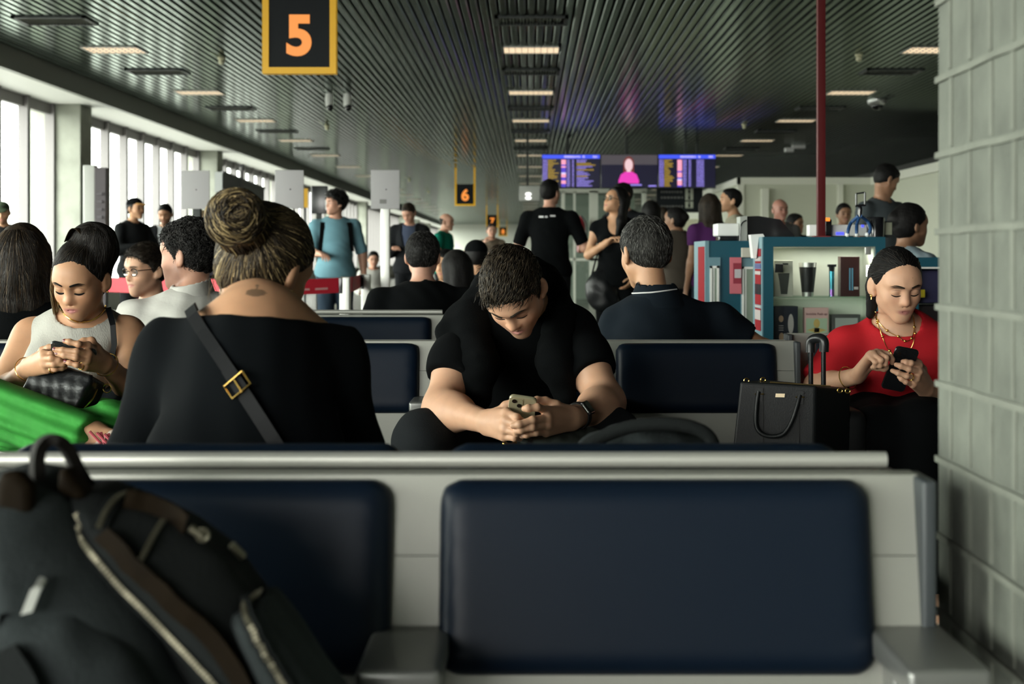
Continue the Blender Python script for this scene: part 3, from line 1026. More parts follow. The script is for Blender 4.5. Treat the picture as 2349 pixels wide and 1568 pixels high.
def arm(F, J, sd, o=0.0, f=2.0, g=1.0, k=0.03, cutd=True):
    """f 0..1 covers the upper arm, 1..2 the forearm"""
    S, E, Wr = J['sh' + sd], J['el' + sd], J['wr' + sd]
    ra, rb, rc = 0.047 * g, 0.040 * g, 0.027 * (0.5 + g / 2)
    u = min(f, 1.0)
    e = S.lerp(E, u)
    F.cap(S, e, ra + o, ra + (rb - ra) * u + o, k, clip=[(e, (E - S))] if f < 1 and cutd else None)
    if f > 1:
        u = min(f - 1, 1.0)
        w = E.lerp(Wr, u)
        cl = [(w, (Wr - E))] if cutd and f < 2 else None
        F.cap(E, w, rb + o, rb + (rc - rb) * u + o, k, clip=cl)
        if u > 0.3: F.cap(E.lerp(Wr, 0.12), E.lerp(Wr, 0.4), 0.038 * g + o, 0.034 * g + o, 0.03)


def leg(F, J, sd, o=0.0, f=2.0, g=1.0, k=0.04):
    H_, K, An = J['hip' + sd], J['kn' + sd], J['an' + sd]
    u = min(f, 1)
    F.cap(H_, H_.lerp(K, u), 0.086 * g + o, 0.086 * g + (0.058 - 0.086) * g * u + o, k)
    if f > 1:
        u = min(f - 1, 1); w = K.lerp(An, u)
        F.cap(K, w, 0.058 * g + o, 0.058 * g + (0.036 - 0.058) * u + o, k, clip=[(w, An - K)] if o > 0 else None)
        if o <= 0.012: F.cap(K.lerp(An, 0.15) , K.lerp(An, 0.42), 0.05 * g + o, 0.048 * g + o, 0.03)


def hair_field(c, R, s, kind, t=0.0):
    T = headT(c, R, s); F = Field()
    def pl(p, n): return (T(*p), R @ Vector(n))
    def E(p, r, k=0.02, clip=None, op='u'): F.ell(T(*p), [q * s for q in r], R, k * s, op, clip)
    if kind == 'bald':
        E((0, -0.012, 0.03), (0.0775, 0.099, 0.088), clip=[pl((0, 0, 0.035), (0, 0.25, 1)), pl((0, -0.01, 0), (0, 1, 0.2)), pl((0, -0.09, -0.055), (0, -0.6, -1))])
    elif kind in ('short', 'crop', 'curly', 'thick'):
        a = {'short': 0.007, 'crop': 0.003, 'curly': 0.014, 'thick': 0.012}[kind] + t
        E((0, -0.010, 0.037), (0.0755 + a, 0.0965 + a, 0.0885 + a), clip=[pl((0, -0.02, -0.012), (0, 0.60, -0.80)), pl((0, 0.074, 0.09), (0, 1, -0.25))])
        E((0, -0.028, 0.012), (0.0745 + a * 0.35, 0.0745 + a * 0.35, 0.087), 0.02, clip=[pl((0, -0.02, -0.026), (0, 0.62, -0.78)), pl((0, -0.012, 0), (0, 1, 0.1))])
        for sx in (-1, 1):
            F.cap(T(sx * 0.0735, 0.016, 0.04), T(sx * 0.071, 0.012, -0.002), 0.011 * s, 0.006 * s, 0.01 * s)
        E((0, 0.052, 0.078), (0.050, 0.030, 0.022 + a), 0.03)
    else:   # pulled back or falling hair starts from a smooth cap behind the hairline
        a = (0.005 if kind == 'up' else 0.008) + t
        E((0, -0.012, 0.037), (0.0765 + a, 0.0985 + a, 0.0885 + a), clip=[pl((0, 0.00, -0.005), (0, 0.68, -0.73)), pl((0, 0.066, 0.09), (0, 1, -0.35))])
        E((0, -0.03, 0.0), (0.074 + a * 0.5, 0.076 + a, 0.09), 0.03, clip=[pl((0, -0.024, 0), (0, 1, 0.15)), pl((0, 0, -0.062), (0, 0.3, -1))])
        if kind == 'long':
            for x0, y0 in ((-0.072, -0.02), (0.072, -0.02), (-0.045, -0.07), (0.045, -0.07), (0, -0.085)):
                F.cap(T(x0, y0, 0.03), T(x0 * 1.15, y0 - 0.022, -0.16), 0.030 * s, 0.034 * s, 0.035 * s)
                F.cap(T(x0 * 1.15, y0 - 0.022, -0.16), T(x0 * 1.05, y0 - 0.025, -0.27), 0.034 * s, 0.018 * s, 0.035 * s)
        if kind == 'bun':
            E((0, -0.115, 0.03), (0.042, 0.034, 0.042), 0.02)
        if kind == 'lowbun':
            E((0.0, -0.118, -0.03), (0.05, 0.04, 0.045), 0.02)
    return F


def stand(px, top, H, yaw, Y=None, lean=0.0, arms=('down', 'down'), hy=None, pitch=0, roll=0, sw=1.0):
    """standing figure whose head top sits at pixel row top; arms are 'down' or ((elbow), (wrist)) in right/forward/up metres from the shoulder"""
    if Y is None: Y = (H - ZC) * FPX / (590 - top)
    x = P(px, 590, Y).x
    k = H / 1.75
    ya = math.radians(yaw); f = Vector((-math.sin(ya), math.cos(ya), 0)); r = Vector((math.cos(ya), math.sin(ya), 0)); z = Vector((0, 0, 1))
    head = Vector((x, Y, H - 0.122)); s = 1.0
    base = Vector((x, Y, 0)) - f * (0.03 + lean)
    L = lambda a, b_, c: base + r * a * k + f * b_ * k + z * c * k
    J = dict(head=head, R=rot(yaw if hy is None else hy, pitch, roll), s=1.0, f=f, r=r)
    J['neck'] = Vector((x, Y, 0)) - f * 0.045 * k + z * (H - 0.29 * k)
    J['mid'] = L(0, 0.0, 1.10) ; J['hip'] = L(0, -0.01, 0.93)
    for sg, q in ((-1, 'L'), (1, 'R')):
        J['sh' + q] = J['neck'] + r * (sg * 0.178 * k * sw) + f * 0.0 - z * 0.055 * k
        J['hip' + q] = L(sg * 0.088, 0, 0.88); J['kn' + q] = L(sg * 0.10, 0.02, 0.49); J['an' + q] = L(sg * 0.11, -0.02, 0.085)
        J['toe' + q] = L(sg * 0.13, 0.13, 0.03)
        p = arms[0 if sg < 0 else 1]
        if p == 'down': p = ((0.05, -0.03, -0.29), (0.06, 0.05, -0.54))
        J['el' + q] = J['sh' + q] + r * (sg * p[0][0] * k) + f * p[0][1] * k + z * p[0][2] * k
        J['wr' + q] = J['sh' + q] + r * (sg * p[1][0] * k) + f * p[1][1] * k + z * p[1][2] * k
    return J


def sit(px, top, yaw, Y, Hs=None, lean=0.06, arms=('lap', 'lap'), hy=None, pitch=0, roll=0, sw=1.0, s=1.0, drop=0.0):
    """seated figure, pelvis on a 0.45 m seat, head top at pixel row top"""
    x = P(px, 590, Y).x; zt = ZC - (top - 590) * Y / FPX
    ya = math.radians(yaw); f = Vector((-math.sin(ya), math.cos(ya), 0)); r = Vector((math.cos(ya), math.sin(ya), 0)); z = Vector((0, 0, 1))
    head = Vector((x, Y, zt - 0.122 * s))
    J = dict(head=head, R=rot(yaw if hy is None else hy, pitch, roll), s=s, f=f, r=r)
    J['neck'] = head - z * 0.165 - f * (0.04)
    hip = Vector((head.x, head.y, 0.53)) - f * (0.04 + lean); J['hip'] = hip
    J['mid'] = hip.lerp(J['neck'], 0.42) - f * 0.015
    for sg, q in ((-1, 'L'), (1, 'R')):
        J['sh' + q] = J['neck'] + r * (sg * 0.178 * sw) - z * (0.05 + drop)
        J['hip' + q] = hip + r * (sg * 0.09) - z * 0.02; J['kn' + q] = hip + r * (sg * 0.12) + f * 0.43 + z * 0.0
        J['an' + q] = J['kn' + q] - z * 0.42 - f * 0.02; J['toe' + q] = J['an' + q] + f * 0.15 - z * 0.06
        p = arms[0 if sg < 0 else 1]
        if p == 'lap': p = ((0.06, -0.01, -0.27), (-0.04, 0.21, -0.34))
        J['el' + q] = J['sh' + q] + r * (sg * p[0][0]) + f * p[0][1] + z * p[0][2]
        J['wr' + q] = J['sh' + q] + r * (sg * p[1][0]) + f * p[1][1] + z * p[1][2]
    return J


def body_field(J, g=1.0, fem=False, lids='open', smile=0, hands=True, gn=1.0, head=True, belly=0.0):
    F = Field()
    torso(F, J, 0.0, g, fem, belly=belly)
    for q in 'LR':
        leg(F, J, q, 0.0, 2.0, g); arm(F, J, q, 0.0, 2.0, 0.95 * g if not fem else 0.88 * g)
        F.cap(J['an' + q], J['toe' + q], 0.036, 0.026, 0.02)
        if hands:
            hd = J.get('hand' + q)
            if hd is None:
                d = (J['wr' + q] - J['el' + q]).normalized(); sgn = 1 if q == 'R' else -1
                n = -J['r'] * sgn if abs(d.z) > 0.7 else Vector((0, 0, 1)) * -1
                hand(F, J['wr' + q], d, n, 1 if (d.cross(n)).dot(J['f'] if abs(d.z) > .7 else -J['r'] * sgn) > 0 else -1, s=0.92 if fem else 1.0)
            else:
                hd(F)
    T = headT(J['head'], J['R'], J['s'])
    F.cap(J['neck'] - Vector((0, 0, 0.02)), T(0, -0.022, -0.055), 0.056 * gn, 0.05 * gn, 0.03)
    if head: head_prims(F, J['head'], J['R'], J['s'], fem, lids, smile)
    return F


def shirt_field(J, o, g, fem, sleeve=0.6, neck=0.07, hem=None, belly=0.0, bust=1.0, ag=1.0, vneck=0.0, so=0.006):
    F = Field()
    Rc, Rp = torso(F, J, o, g, fem, bust=bust, belly=belly)
    F.ell(J['hip'], (0.158 * g + o + 0.016, 0.118 * g + o + 0.016, 0.15), Rp, 0.06)
    if sleeve > 0:
        for q in 'LR': arm(F, J, q, o + so * (1 if sleeve < 1.2 else 0.4), sleeve, (0.95 if not fem else 0.88) * g * ag)
    d = (J['hip'] - J['mid']).normalized()
    hp = J['hip'] + d * 0.06 if hem is None else hem
    F.p.append(('plane', 'i', 0, None, None, (A(hp), A(d)), None))
    T = headT(J['head'], J['R'], J['s'])
    nb = J['neck'] + Rc @ Vector((0, 0.012, -0.012))
    F.cap(nb - (T(0, -0.02, -0.05) - J['neck']) * 0.2, T(0, -0.02, -0.03), neck, neck * 1.25, 0.008, op='s')
    if vneck: F.ell(nb + Rc @ Vector((0, 0.09, 0.0)), (neck * 0.9, 0.07, vneck), Rc, 0.01, 's')
    return F


_prim0 = _prim
def _prim(kind, X, Y, Z, a):
    if kind == 'plane':
        p, n = a; n = n / np.linalg.norm(n)
        return (X - p[0]) * n[0] + (Y - p[1]) * n[1] + (Z - p[2]) * n[2]
    return _prim0(kind, X, Y, Z, a)


def person(label, J, top, pants=None, skin='tan', hair=('short', None), g=1.0, fem=False, sleeve=0.6, h=0.012, belly=0.0, neck=0.066,
           lids='open', stubble=0.0, group=None, hem=None, fold=0.004, ffreq=28, shoes=True, o=0.012, vneck=0.0, head_h=0.006, settle_=True, lip=None,
           ag=1.0, bust=1.0, cat='person', extra=None):
    t = thing('person', label, cat, group)
    sk = SK[skin] if isinstance(skin, str) else skin
    c = A(J['head']); r_ = 0.15 * J['s']
    F = body_field(J, g, fem, lids, belly=belly)
    kw = {} if lip is None else {'lip': lip}
    col = skin_tone(J['head'], J['R'], J['s'], sk, stubble=stubble, eyes=lids == 'open', extra=extra, **kw)
    fine = [(c - r_, c + r_, head_h)] if head_h < h else []
    for q in 'LR':
        w = A(J['wr' + q]); d = (J['wr' + q] - J['el' + q]).normalized()
        fine.append((A(J['wr' + q] + d * 0.09) - 0.125, A(J['wr' + q] + d * 0.09) + 0.125, min(h, 0.0065)))
    soft('body', F, h, M_skin, t, fine=fine, color_fn=col)
    if top is not None:
        S = shirt_field(J, o, g, fem, sleeve, neck, hem, belly, bust, ag, vneck)
        soft('shirt', S, h, top, t, warp=folds(fold, ffreq, int(abs(J['head'].x) * 97) % 50))
    if pants is not None:
        Fp = Field(); Rc, Rp = axes(J)
        Fp.ell(J['hip'], (0.158 * g + 0.01, 0.118 * g + 0.01, 0.13), Rp, 0.05)
        for q in 'LR': leg(Fp, J, q, 0.013, 2.0, g)
        soft('trousers', Fp, h * 1.1, pants, t, warp=folds(0.004, 24, 3))
    if shoes:
        for q in 'LR':
            Fs = Field().cap(J['an' + q] - Vector((0, 0, 0.03)), J['toe' + q], 0.045, 0.036, 0.02).cap(J['an' + q] - Vector((0, 0, 0.03)), J['an' + q] + (J['an' + q] - J['toe' + q]) * 0.25 - Vector((0, 0, 0.05)), 0.04, 0.036, 0.02)
            soft('shoe', Fs, 0.014, MATS.get('shoe_dark') or mat('shoe_dark', (0.03, 0.03, 0.032), 0.5), t)
    if hair[0]:
        soft('hair', hair_field(J['head'], J['R'], J['s'], hair[0], hair[2] if len(hair) > 2 else 0.0), min(h, 0.0065) if head_h < 0.008 else h, hair[1], t,
             warp=folds(0.0035 if hair[0] != 'curly' else 0.007, 95 if hair[0] != 'curly' else 130, 5))
    t['_'] = 0; del t['_']
    if settle_: settle(t)
    return t


def glasses(t, J, dark=False, m=None):
    T = headT(J['head'], J['R'], J['s'])
    b = MB()
    for sx in (-1, 1):
        ring = [T(sx * 0.033 + 0.024 * math.cos(a), 0.099 - 0.006 * abs(math.cos(a)), 0.004 + 0.018 * math.sin(a)) for a in np.linspace(0, 2 * PI, 14)[:-1]]
        b.tube(ring, 0.0022, 6, closed=True)
        b.tube([T(sx * 0.058, 0.09, 0.012), T(sx * 0.076, 0.05, 0.012), T(sx * 0.080, -0.01, 0.01)], 0.002, 6)
    b.tube([T(-0.010, 0.102, 0.008), T(0, 0.104, 0.011), T(0.010, 0.102, 0.008)], 0.002, 6)
    g = b.build('glasses', m or M_frame, t)
    b = MB()
    for sx in (-1, 1):
        ring = [T(sx * 0.033 + 0.023 * math.cos(a), 0.097 - 0.005 * abs(math.cos(a)), 0.004 + 0.017 * math.sin(a)) for a in np.linspace(0, 2 * PI, 14)[:-1]]
        b.add(ring, [list(range(len(ring)))])
    b.build('lens', (M_iris if dark else M_lens), g)


def baseball_cap(t, J, m, m2=None):
    T = headT(J['head'], J['R'], J['s']); R = J['R']
    F = Field()
    F.ell(T(0, -0.008, 0.048), (0.085, 0.106, 0.086), R, 0.02, clip=[(T(0, 0, 0.048), R @ Vector((0, 0.08, -1)))])
    o = soft('cap', F, 0.008, m, t)
    F = Field()
    F.ell(T(0, 0.10, 0.056), (0.075, 0.085, 0.010), R @ Matrix.Rotation(-0.15, 3, 'X'), 0.01)
    soft('visor', F, 0.007, m2 or m, o)


from mathutils.bvhtree import BVHTree
def bvh_of(*objs):
    dg = None; vs = []; fs = []
    for o in objs:
        b = len(vs); vs += [v.co.copy() for v in o.data.vertices]; fs += [[b + i for i in p.vertices] for p in o.data.polygons]
    return BVHTree.FromPolygons(vs, fs)


def onto(bvh, px, py, off=0.002, Yd=None):
    """the point of the surface seen at a pixel, lifted by off along its normal"""
    o = Vector((0, 0, ZC)); d = (P(px, py, 1.0) - o).normalized()
    h, n, i, ds = bvh.ray_cast(o, d)
    if h is None: return P(px, py, Yd) if Yd else None, Vector((0, -1, 0))
    if n.dot(d) > 0: n = -n
    return h + n * off, n


def brows(t, J, body, m, lash=None, w=1.0, thick=1.0, open_eyes=False):
    """eyebrows and lash lines laid on the face"""
    T = headT(J['head'], J['R'], J['s']); bv = bvh_of(body); s = J['s']; fw = J['R'] @ Vector((0, 1, 0)); off = Vector(t.location)
    def hit(x, z, l):
        h_ = bv.ray_cast(T(x, 0.16, z), -fw, 0.2)[0]
        return (h_ if h_ is not None else T(x, 0.085, z)) + fw * l - off
    for sx in (-1, 1):
        us = np.linspace(0, 1, 9)
        pts = [hit(sx * (0.0125 + 0.041 * u), 0.0290 + 0.0060 * math.sin(min(1, u * 1.3) * PI * 0.6) - 0.006 * max(0, u - 0.72) / 0.28, 0.0002) for u in us]
        MB().tube(pts, [0.0024 * thick * s * (0.75 + 0.5 * math.sin(PI * min(1, u + 0.25))) * (1 - 0.75 * max(0, u - .6) / .4) for u in us], 6).build('eyebrow', m, t)
        pts = [hit(sx * (0.0175 + 0.030 * u), -0.0005 - 0.0052 * math.sin(PI * (0.1 + 0.85 * u)), 0.0006) for u in us]
        MB().tube(pts, [0.0013 * w * s * (0.5 + math.sin(PI * (0.15 + 0.8 * u))) for u in us], 6).build('eyelash', lash or H_black, t)
        pts = [hit(sx * (0.0165 + 0.031 * u), 0.0125 + 0.0048 * math.sin(PI * u), 0.0000) for u in us]
        MB().tube(pts, [0.0005 * s] * 9, 4).build('lid_crease', MATS.get('lid_crease') or mat('lid_crease', (0.16, 0.085, 0.06), 0.6), t)


def falling_strands(J, parent, n, palette, z1, seed=4, r=0.0015, back=True):
    """long hair falling from the parting, laid on the hair mass"""
    rs = np.random.RandomState(seed); T = headT(J['head'], J['R'], J['s']); bv = bvh_of(parent); paths, cols = [], []
    R = J['R']
    for i in range(n):
        a = rs.uniform(-2.4, 2.4); zt_, zb_ = rs.uniform(-0.05, 0.12), z1 * rs.uniform(0.75, 1.05)
        if zt_ - zb_ < 0.08: continue
        pts = []
        for u in np.linspace(0, 1, 14):
            z = zt_ + (zb_ - zt_) * u; aa = a * (0.55 + 0.45 * min(1, u * 3)) + 0.06 * math.sin(5 * u + i)
            d = R @ Vector((math.sin(aa), -math.cos(aa), 0)); c = T(0, -0.04, min(z, 0.10))
            h_ = bv.ray_cast(c + d * 0.3, -d, 0.3)[0]
            if h_ is None: break
            pts.append(A(h_ + d * (0.001 + 0.002 * (i % 3) / 2)))
        if len(pts) == 14: paths.append(np.array(pts)); cols.append(palette[min(len(palette) - 1, int(abs(rs.normal()) * len(palette) / 2.2))] * rs.uniform(0.7, 1.3))
    return strands('hair_lock', paths, cols, parent, r)


def smooth_path(pts, n=6):
    """Catmull-Rom through the points"""
    pts = [Vector(p) for p in pts]; q = [pts[0]] + pts + [pts[-1]]; out = []
    for i in range(1, len(q) - 2):
        for k in range(n):
            t = k / n; a, b_, c, d = q[i - 1], q[i], q[i + 1], q[i + 2]
            out.append(0.5 * ((2 * b_) + (c - a) * t + (2 * a - 5 * b_ + 4 * c - d) * t * t + (3 * b_ - a - 3 * c + d) * t ** 3))
    return out + [pts[-1]]




# ================================================================== THE FOUR LARGEST FIGURES
M_strand = mat('hair_strands', (0.05, 0.04, 0.03), 0.5, spec=0.25, attr='tone')
M_nail = mat('nail_polish', (0.18, 0.045, 0.05), 0.2, coat=0.5)
M_black = mat('cloth_black', (0.0022, 0.0028, 0.0032), 0.95, spec=0.09, bump=0.25, bscale=220, bdist=0.003)
M_jean = mat('cloth_dark_denim', (0.010, 0.012, 0.0135), 0.9, spec=0.15, bump=0.4, bscale=400, bdist=0.003)


def strands(name, paths, cols, parent, r=0.0008, sides=3, m=None):
    """many fine locks as one mesh; every path is an (n, 3) array"""
    n = len(paths[0]); Pn = np.array(paths, np.float32)
    N = len(Pn)
    D = np.gradient(Pn, axis=1); D /= np.linalg.norm(D, axis=2, keepdims=True) + 1e-9
    up = np.random.RandomState(1).normal(size=(N, 1, 3)).astype(np.float32)
    a = np.cross(D, up); a /= np.linalg.norm(a, axis=2, keepdims=True) + 1e-9
    b = np.cross(D, a)
    t = np.linspace(0, 1, n)[None, :, None]
    rr = (r if np.ndim(r) else np.full(N, r, np.float32))[:, None, None] * (1 - 0.75 * t ** 3)
    V = []
    for k in range(sides):
        an = 2 * PI * k / sides
        V.append(Pn + (a * math.cos(an) + b * math.sin(an)) * rr)
    V = np.stack(V, 2).reshape(-1, 3)                       # N, n, sides
    base = (np.arange(N)[:, None, None] * n + np.arange(n - 1)[None, :, None]) * sides
    k = np.arange(sides)[None, None, :]; k2 = (k + 1) % sides
    Q = np.stack([base + k, base + k2, base + sides + k2, base + sides + k], -1).reshape(-1, 4)
    C = np.repeat(np.array(cols, np.float32), n * sides, 0)
    return np_mesh(name, V, Q, m or M_strand, parent, C)


def scalp(J, d=0.0, c0=(0, -0.010, 0.037), r0=(0.083, 0.104, 0.0955)):
    c0 = A(c0); r0 = A(r0) + d; Rn = np.array(J['R'], np.float32); c = A(J['head']); s = J['s']
    def proj(p, lift=0.0):
        q = (np.asarray(p, np.float32) - c0) / r0
        q = q / (np.linalg.norm(q, axis=-1, keepdims=True) + 1e-9)
        return c0 + q * (r0 + lift)
    def world(p): return c + (np.asarray(p, np.float32) * s) @ Rn.T
    return proj, world


def short_strands(J, parent, n, palette, seed=2, length=0.034, lift=0.006, flow=(0.25, 1.0, 0.0), r=0.0009, curl=0.0, spread=0.28):
    """short hair: every lock starts on the hair mass and lies along it"""
    rs = np.random.RandomState(seed); bv = bvh_of(parent); R = J['R']; s = J['s']; T = headT(J['head'], R, s)
    cw = T(0, -0.012, 0.02); Ri = np.array(R, np.float32); paths, cols = [], []
    def cast(w):
        d = (w - cw).normalized(); h_, n_, i, ds = bv.ray_cast(cw + d * 0.3, -d, 0.3)
        return (h_, n_) if h_ is not None and (h_ - cw).length > 0.05 else (None, None)
    tries = 0
    while len(paths) < n and tries < n * 6:
        tries += 1
        d = Vector(rs.normal(size=3)).normalized()
        p, nrm = cast(cw + d * 0.1)
        if p is None: continue
        q = (A(p) - A(J['head'])) @ Ri / s
        f = A(flow) + rs.normal(size=3) * spread
        low = q[2] < 0.045
        if low: f = f * 0.5 + A((0, 0.1, -0.9))
        f = Vector(Ri @ f); f = (f - nrm * f.dot(nrm)).normalized(); sd = nrm.cross(f)
        L = length * s * rs.uniform(0.6, 1.3) * (0.5 if low else 1.0); pts = []; ph = rs.uniform(0, 6.28)
        for t in np.linspace(0, 1, 6):
            w = p + f * (L * t) + sd * (curl * math.sin(7 * t + ph)); h_, n_ = cast(w)
            base = h_ if h_ is not None and (h_ - w).length < 0.012 else w - nrm * (0.002 * t)
            pts.append(A(base + nrm * (0.0005 + lift * math.sin(min(1, t * 1.3) * 2.2) * (0.3 if low else 1))))
        paths.append(np.array(pts)); cols.append(palette[rs.randint(len(palette))] * rs.uniform(0.6, 1.4))
    return strands('hair_lock', paths, cols, parent, r)


def pulled_strands(J, parent, n, palette, knot, seed=3, r0=(0.0855, 0.1075, 0.0985), r=0.0013, wob=0.003, name='hair_lock', line=None, t_max=0.5):
    """locks drawn from the hairline to the knot, lying on the hair mass they belong to"""
    rs = np.random.RandomState(seed); proj, world = scalp(J, 0.0, r0=r0)
    bv = bvh_of(parent); cw = Vector(world(A((0, -0.010, 0.03))))
    hl = line or [(0, 0.066, 0.096), (0.035, 0.060, 0.086), (0.060, 0.040, 0.060), (0.072, 0.016, 0.026), (0.076, -0.014, -0.005), (0.068, -0.045, -0.045), (0.042, -0.078, -0.066), (0, -0.09, -0.072)]
    hl = A(hl); paths, cols, rad = [], [], []
    for i in range(n):
        u = rs.uniform(0, len(hl) - 1.001); k = int(u); p0 = hl[k] * (1 - u + k) + hl[k + 1] * (u - k)
        p0 = p0 * A((rs.choice([-1, 1]), 1, 1)) + rs.normal(size=3) * 0.003
        t0 = rs.uniform(0, t_max ** 0.66) ** 1.5
        p1 = A(knot) + rs.normal(size=3) * 0.008
        ph = rs.uniform(0, 6.28, 3); am = rs.normal(size=3) * wob
        pts = []
        for t in np.linspace(t0, 1, 14):
            p = p0 * (1 - t) + p1 * t + am * np.sin(4 * t + ph)
            w = Vector(world(proj(p))); d = (w - cw).normalized()
            h_ = bv.ray_cast(cw + d * 0.3, -d, 0.3)[0]
            lift = 0.0004 + 0.0012 * math.sin(PI * t) * (i % 3) / 2
            pts.append(A((h_ if h_ is not None and (h_ - cw).length > 0.07 else w) + d * lift))
        paths.append(np.array(pts)); cols.append(palette[min(len(palette) - 1, int(abs(rs.normal()) * len(palette) / 2.2))] * rs.uniform(0.7, 1.3))
        rad.append(r * rs.uniform(0.6, 1.5))
    return strands(name, paths, cols, parent, np.array(rad, np.float32))


def fingers(F, wrist, palm, chains, thumb, rk=0.0092, rp=0.0165, k=0.004):
    """hand laid out joint by joint: palm = the four knuckles, chains = the joints of each finger after its knuckle"""
    wrist = Vector(wrist)
    for i, (kn, ch) in enumerate(zip(palm, chains)):
        w0 = wrist + (sum(palm, Vector()) / 4 - wrist) * 0.12 + (kn - sum(palm, Vector()) / 4) * 0.5
        F.cap(w0, kn, rp, rk * 1.25, 0.014)
        q = (1.0, 1.02, 0.98, 0.86)[i]
        F.chain([kn] + ch, [rk * 1.12 * q, rk * 1.0 * q, rk * 0.94 * q, rk * 0.84 * q][:len(ch) + 1], k)
        for j in ch[:-1]: F.ell(j, [rk * 1.01 * q] * 3, None, 0.004)
        F.ell(kn, [rk * 1.14 * q] * 3, None, 0.008)
    F.cap(wrist, thumb[0], rp, rk * 1.45, 0.014)
    F.chain(thumb, [rk * 1.5, rk * 1.2, rk * 1.1, rk * 0.9][:len(thumb)], 0.006)


def nails(t, tips, m, s=1.0):
    for tip, prev, nrm in tips:
        d = (tip - prev).normalized(); n = (Vector(nrm) - d * Vector(nrm).dot(d)).normalized(); w = d.cross(n)
        F = Field().ell(tip + n * 0.0052 * s - d * 0.001, (0.0045 * s, 0.0062 * s, 0.0022 * s), Matrix((w, d, n)).transposed(), 0.001)
        soft('fingernail', F, 0.0012, m, t)


def phone(label, top_c, u, n, w=0.072, hgt=0.148, th=0.009, body=None, lens_side=1, lenses=2, Yaxis=None):
    """phone whose back faces along n, u points to its top edge, top_c is the middle of the top edge"""
    u = Vector(u).normalized(); n = (Vector(n) - u * Vector(n).dot(u)).normalized(); r = u.cross(n)
    M = Matrix((r, n, u)).transposed()
    c = Vector(top_c) - u * hgt / 2
    t = thing('smartphone', label, 'phone')
    F = Field().box(c, (w / 2, th / 2, hgt / 2), min(0.0043, th / 2.1), R=M)
    # rounded outline corners
    for sx in (-1, 1):
        for sz in (-1, 1):
            pass
    M4 = M.to_4x4(); M4.translation = c
    b = MB(); rc = 0.011; poly = []
    for cx, cz, a0 in ((w / 2 - rc, hgt / 2 - rc, 0), (-w / 2 + rc, hgt / 2 - rc, 90), (-w / 2 + rc, -hgt / 2 + rc, 180), (w / 2 - rc, -hgt / 2 + rc, 270)):
        for a in range(0, 91, 18):
            q = math.radians(a0 + a); poly.append((cx + rc * math.cos(q), cz + rc * math.sin(q)))
    f = lambda a, z, d: M4 @ Vector((a, d, z))
    inner = [(x * 0.965, z * 0.985) for x, z in poly]
    N = len(poly)
    rings = [(inner, -th / 2), (poly, -th / 2 + 0.0022), (poly, th / 2 - 0.0022), (inner, th / 2)]
    vs = [f(x, z, d) for pl, d in rings for x, z in pl]
    fs = [list(range(N))[::-1], [3 * N + i for i in range(N)]]
    for k in range(3):
        for i in range(N): fs.append((k * N + i, k * N + (i + 1) % N, (k + 1) * N + (i + 1) % N, (k + 1) * N + i))
    b.add(vs, fs, True); b.build('case', body, t)
    b = MB().add([f(x * 0.93, z * 0.96, -th / 2 - 0.0004) for x, z in poly], [list(range(N))]); b.build('screen', mat('phone_screen', (0.01, 0.01, 0.012), 0.1, emit=(0.6, 0.7, 0.9), estr=0.25), t)
    mx, mz = lens_side * (w / 2 - 0.021), hgt / 2 - 0.021
    b = MB(); pl = [(mx + 0.0155 * (abs(math.cos(q)) ** 0.5) * (1 if math.cos(q) > 0 else -1), mz + 0.0155 * (abs(math.sin(q)) ** 0.5) * (1 if math.sin(q) > 0 else -1)) for q in np.linspace(0, 2 * PI, 25)[:-1]]
    b.prism(pl, th / 2 - 0.0005, th / 2 + 0.0012, f); cm = b.build('camera_bump', body, t)
    for i in range(lenses):
        o = (-1, 1)[i % 2] * 0.0068
        b = MB().lathe([(0.0062, th / 2), (0.0062, th / 2 + 0.0024), (0.0052, th / 2 + 0.0024)], M4 @ Vector((mx + o, 0, mz + (0.0068 if i == 0 else -0.0068) * (1 if lenses > 1 else 0))), 14, axis=n)
        b.build('camera_lens', M_iris, cm)
    settle(t)
    return t, M4


def shoulders(J, **k):
    for a, v in k.items(): J[a] = v
    J['r'] = (J['shR'] - J['shL']).normalized(); J['f'] = Vector((0, 0, 1)).cross(J['r']).normalized()
    for q in 'LR':
        J.setdefault('toe' + q, J['an' + q] + J['f'] * 0.14 - Vector((0, 0, 0.06)))
    return J


def boxat(p, r=0.1, h=0.0022):
    p = A(p); return (p - r, p + r, h)


# ------------------------------------------------------------------ man with the phone in the middle
J = shoulders(dict(head=P(1180, 668, 3.86), R=rot(169, 55, 9), s=0.965),
              hip=Vector((-0.035, 4.37, 0.53)), mid=Vector((-0.035, 4.30, 0.71)), neck=P(1192, 672, 4.06),
              shR=P(1066, 754, 4.10), shL=P(1312, 756, 4.10), elR=P(1012, 934, 3.93), elL=P(1392, 922, 3.93), wrR=P(1116, 968, 3.70), wrL=P(1316, 958, 3.69),
              hipR=Vector((-0.13, 4.36, 0.52)), hipL=Vector((0.07, 4.36, 0.52)), knR=P(975, 1012, 3.86), knL=P(1398, 1006, 3.86),
              anR=Vector((-0.27, 3.95, 0.09)), anL=Vector((0.22, 3.95, 0.09)))
kR = [P(1162, 946, 3.63), P(1161, 964, 3.61), P(1159, 984, 3.61), P(1156, 1001, 3.625)]
cR = [[P(1186, 957, 3.588), P(1196, 966, 3.612), P(1196, 972, 3.63)], [P(1187, 975, 3.578), P(1203, 982, 3.60), P(1206, 986, 3.62)],
      [P(1186, 992, 3.582), P(1200, 995, 3.605), P(1203, 996, 3.62)], [P(1180, 1004, 3.595), P(1192, 1004, 3.61), P(1196, 1003, 3.62)]]
tR = [P(1142, 948, 3.675), P(1160, 930, 3.672), P(1181, 921, 3.665), P(1193, 916, 3.658)]
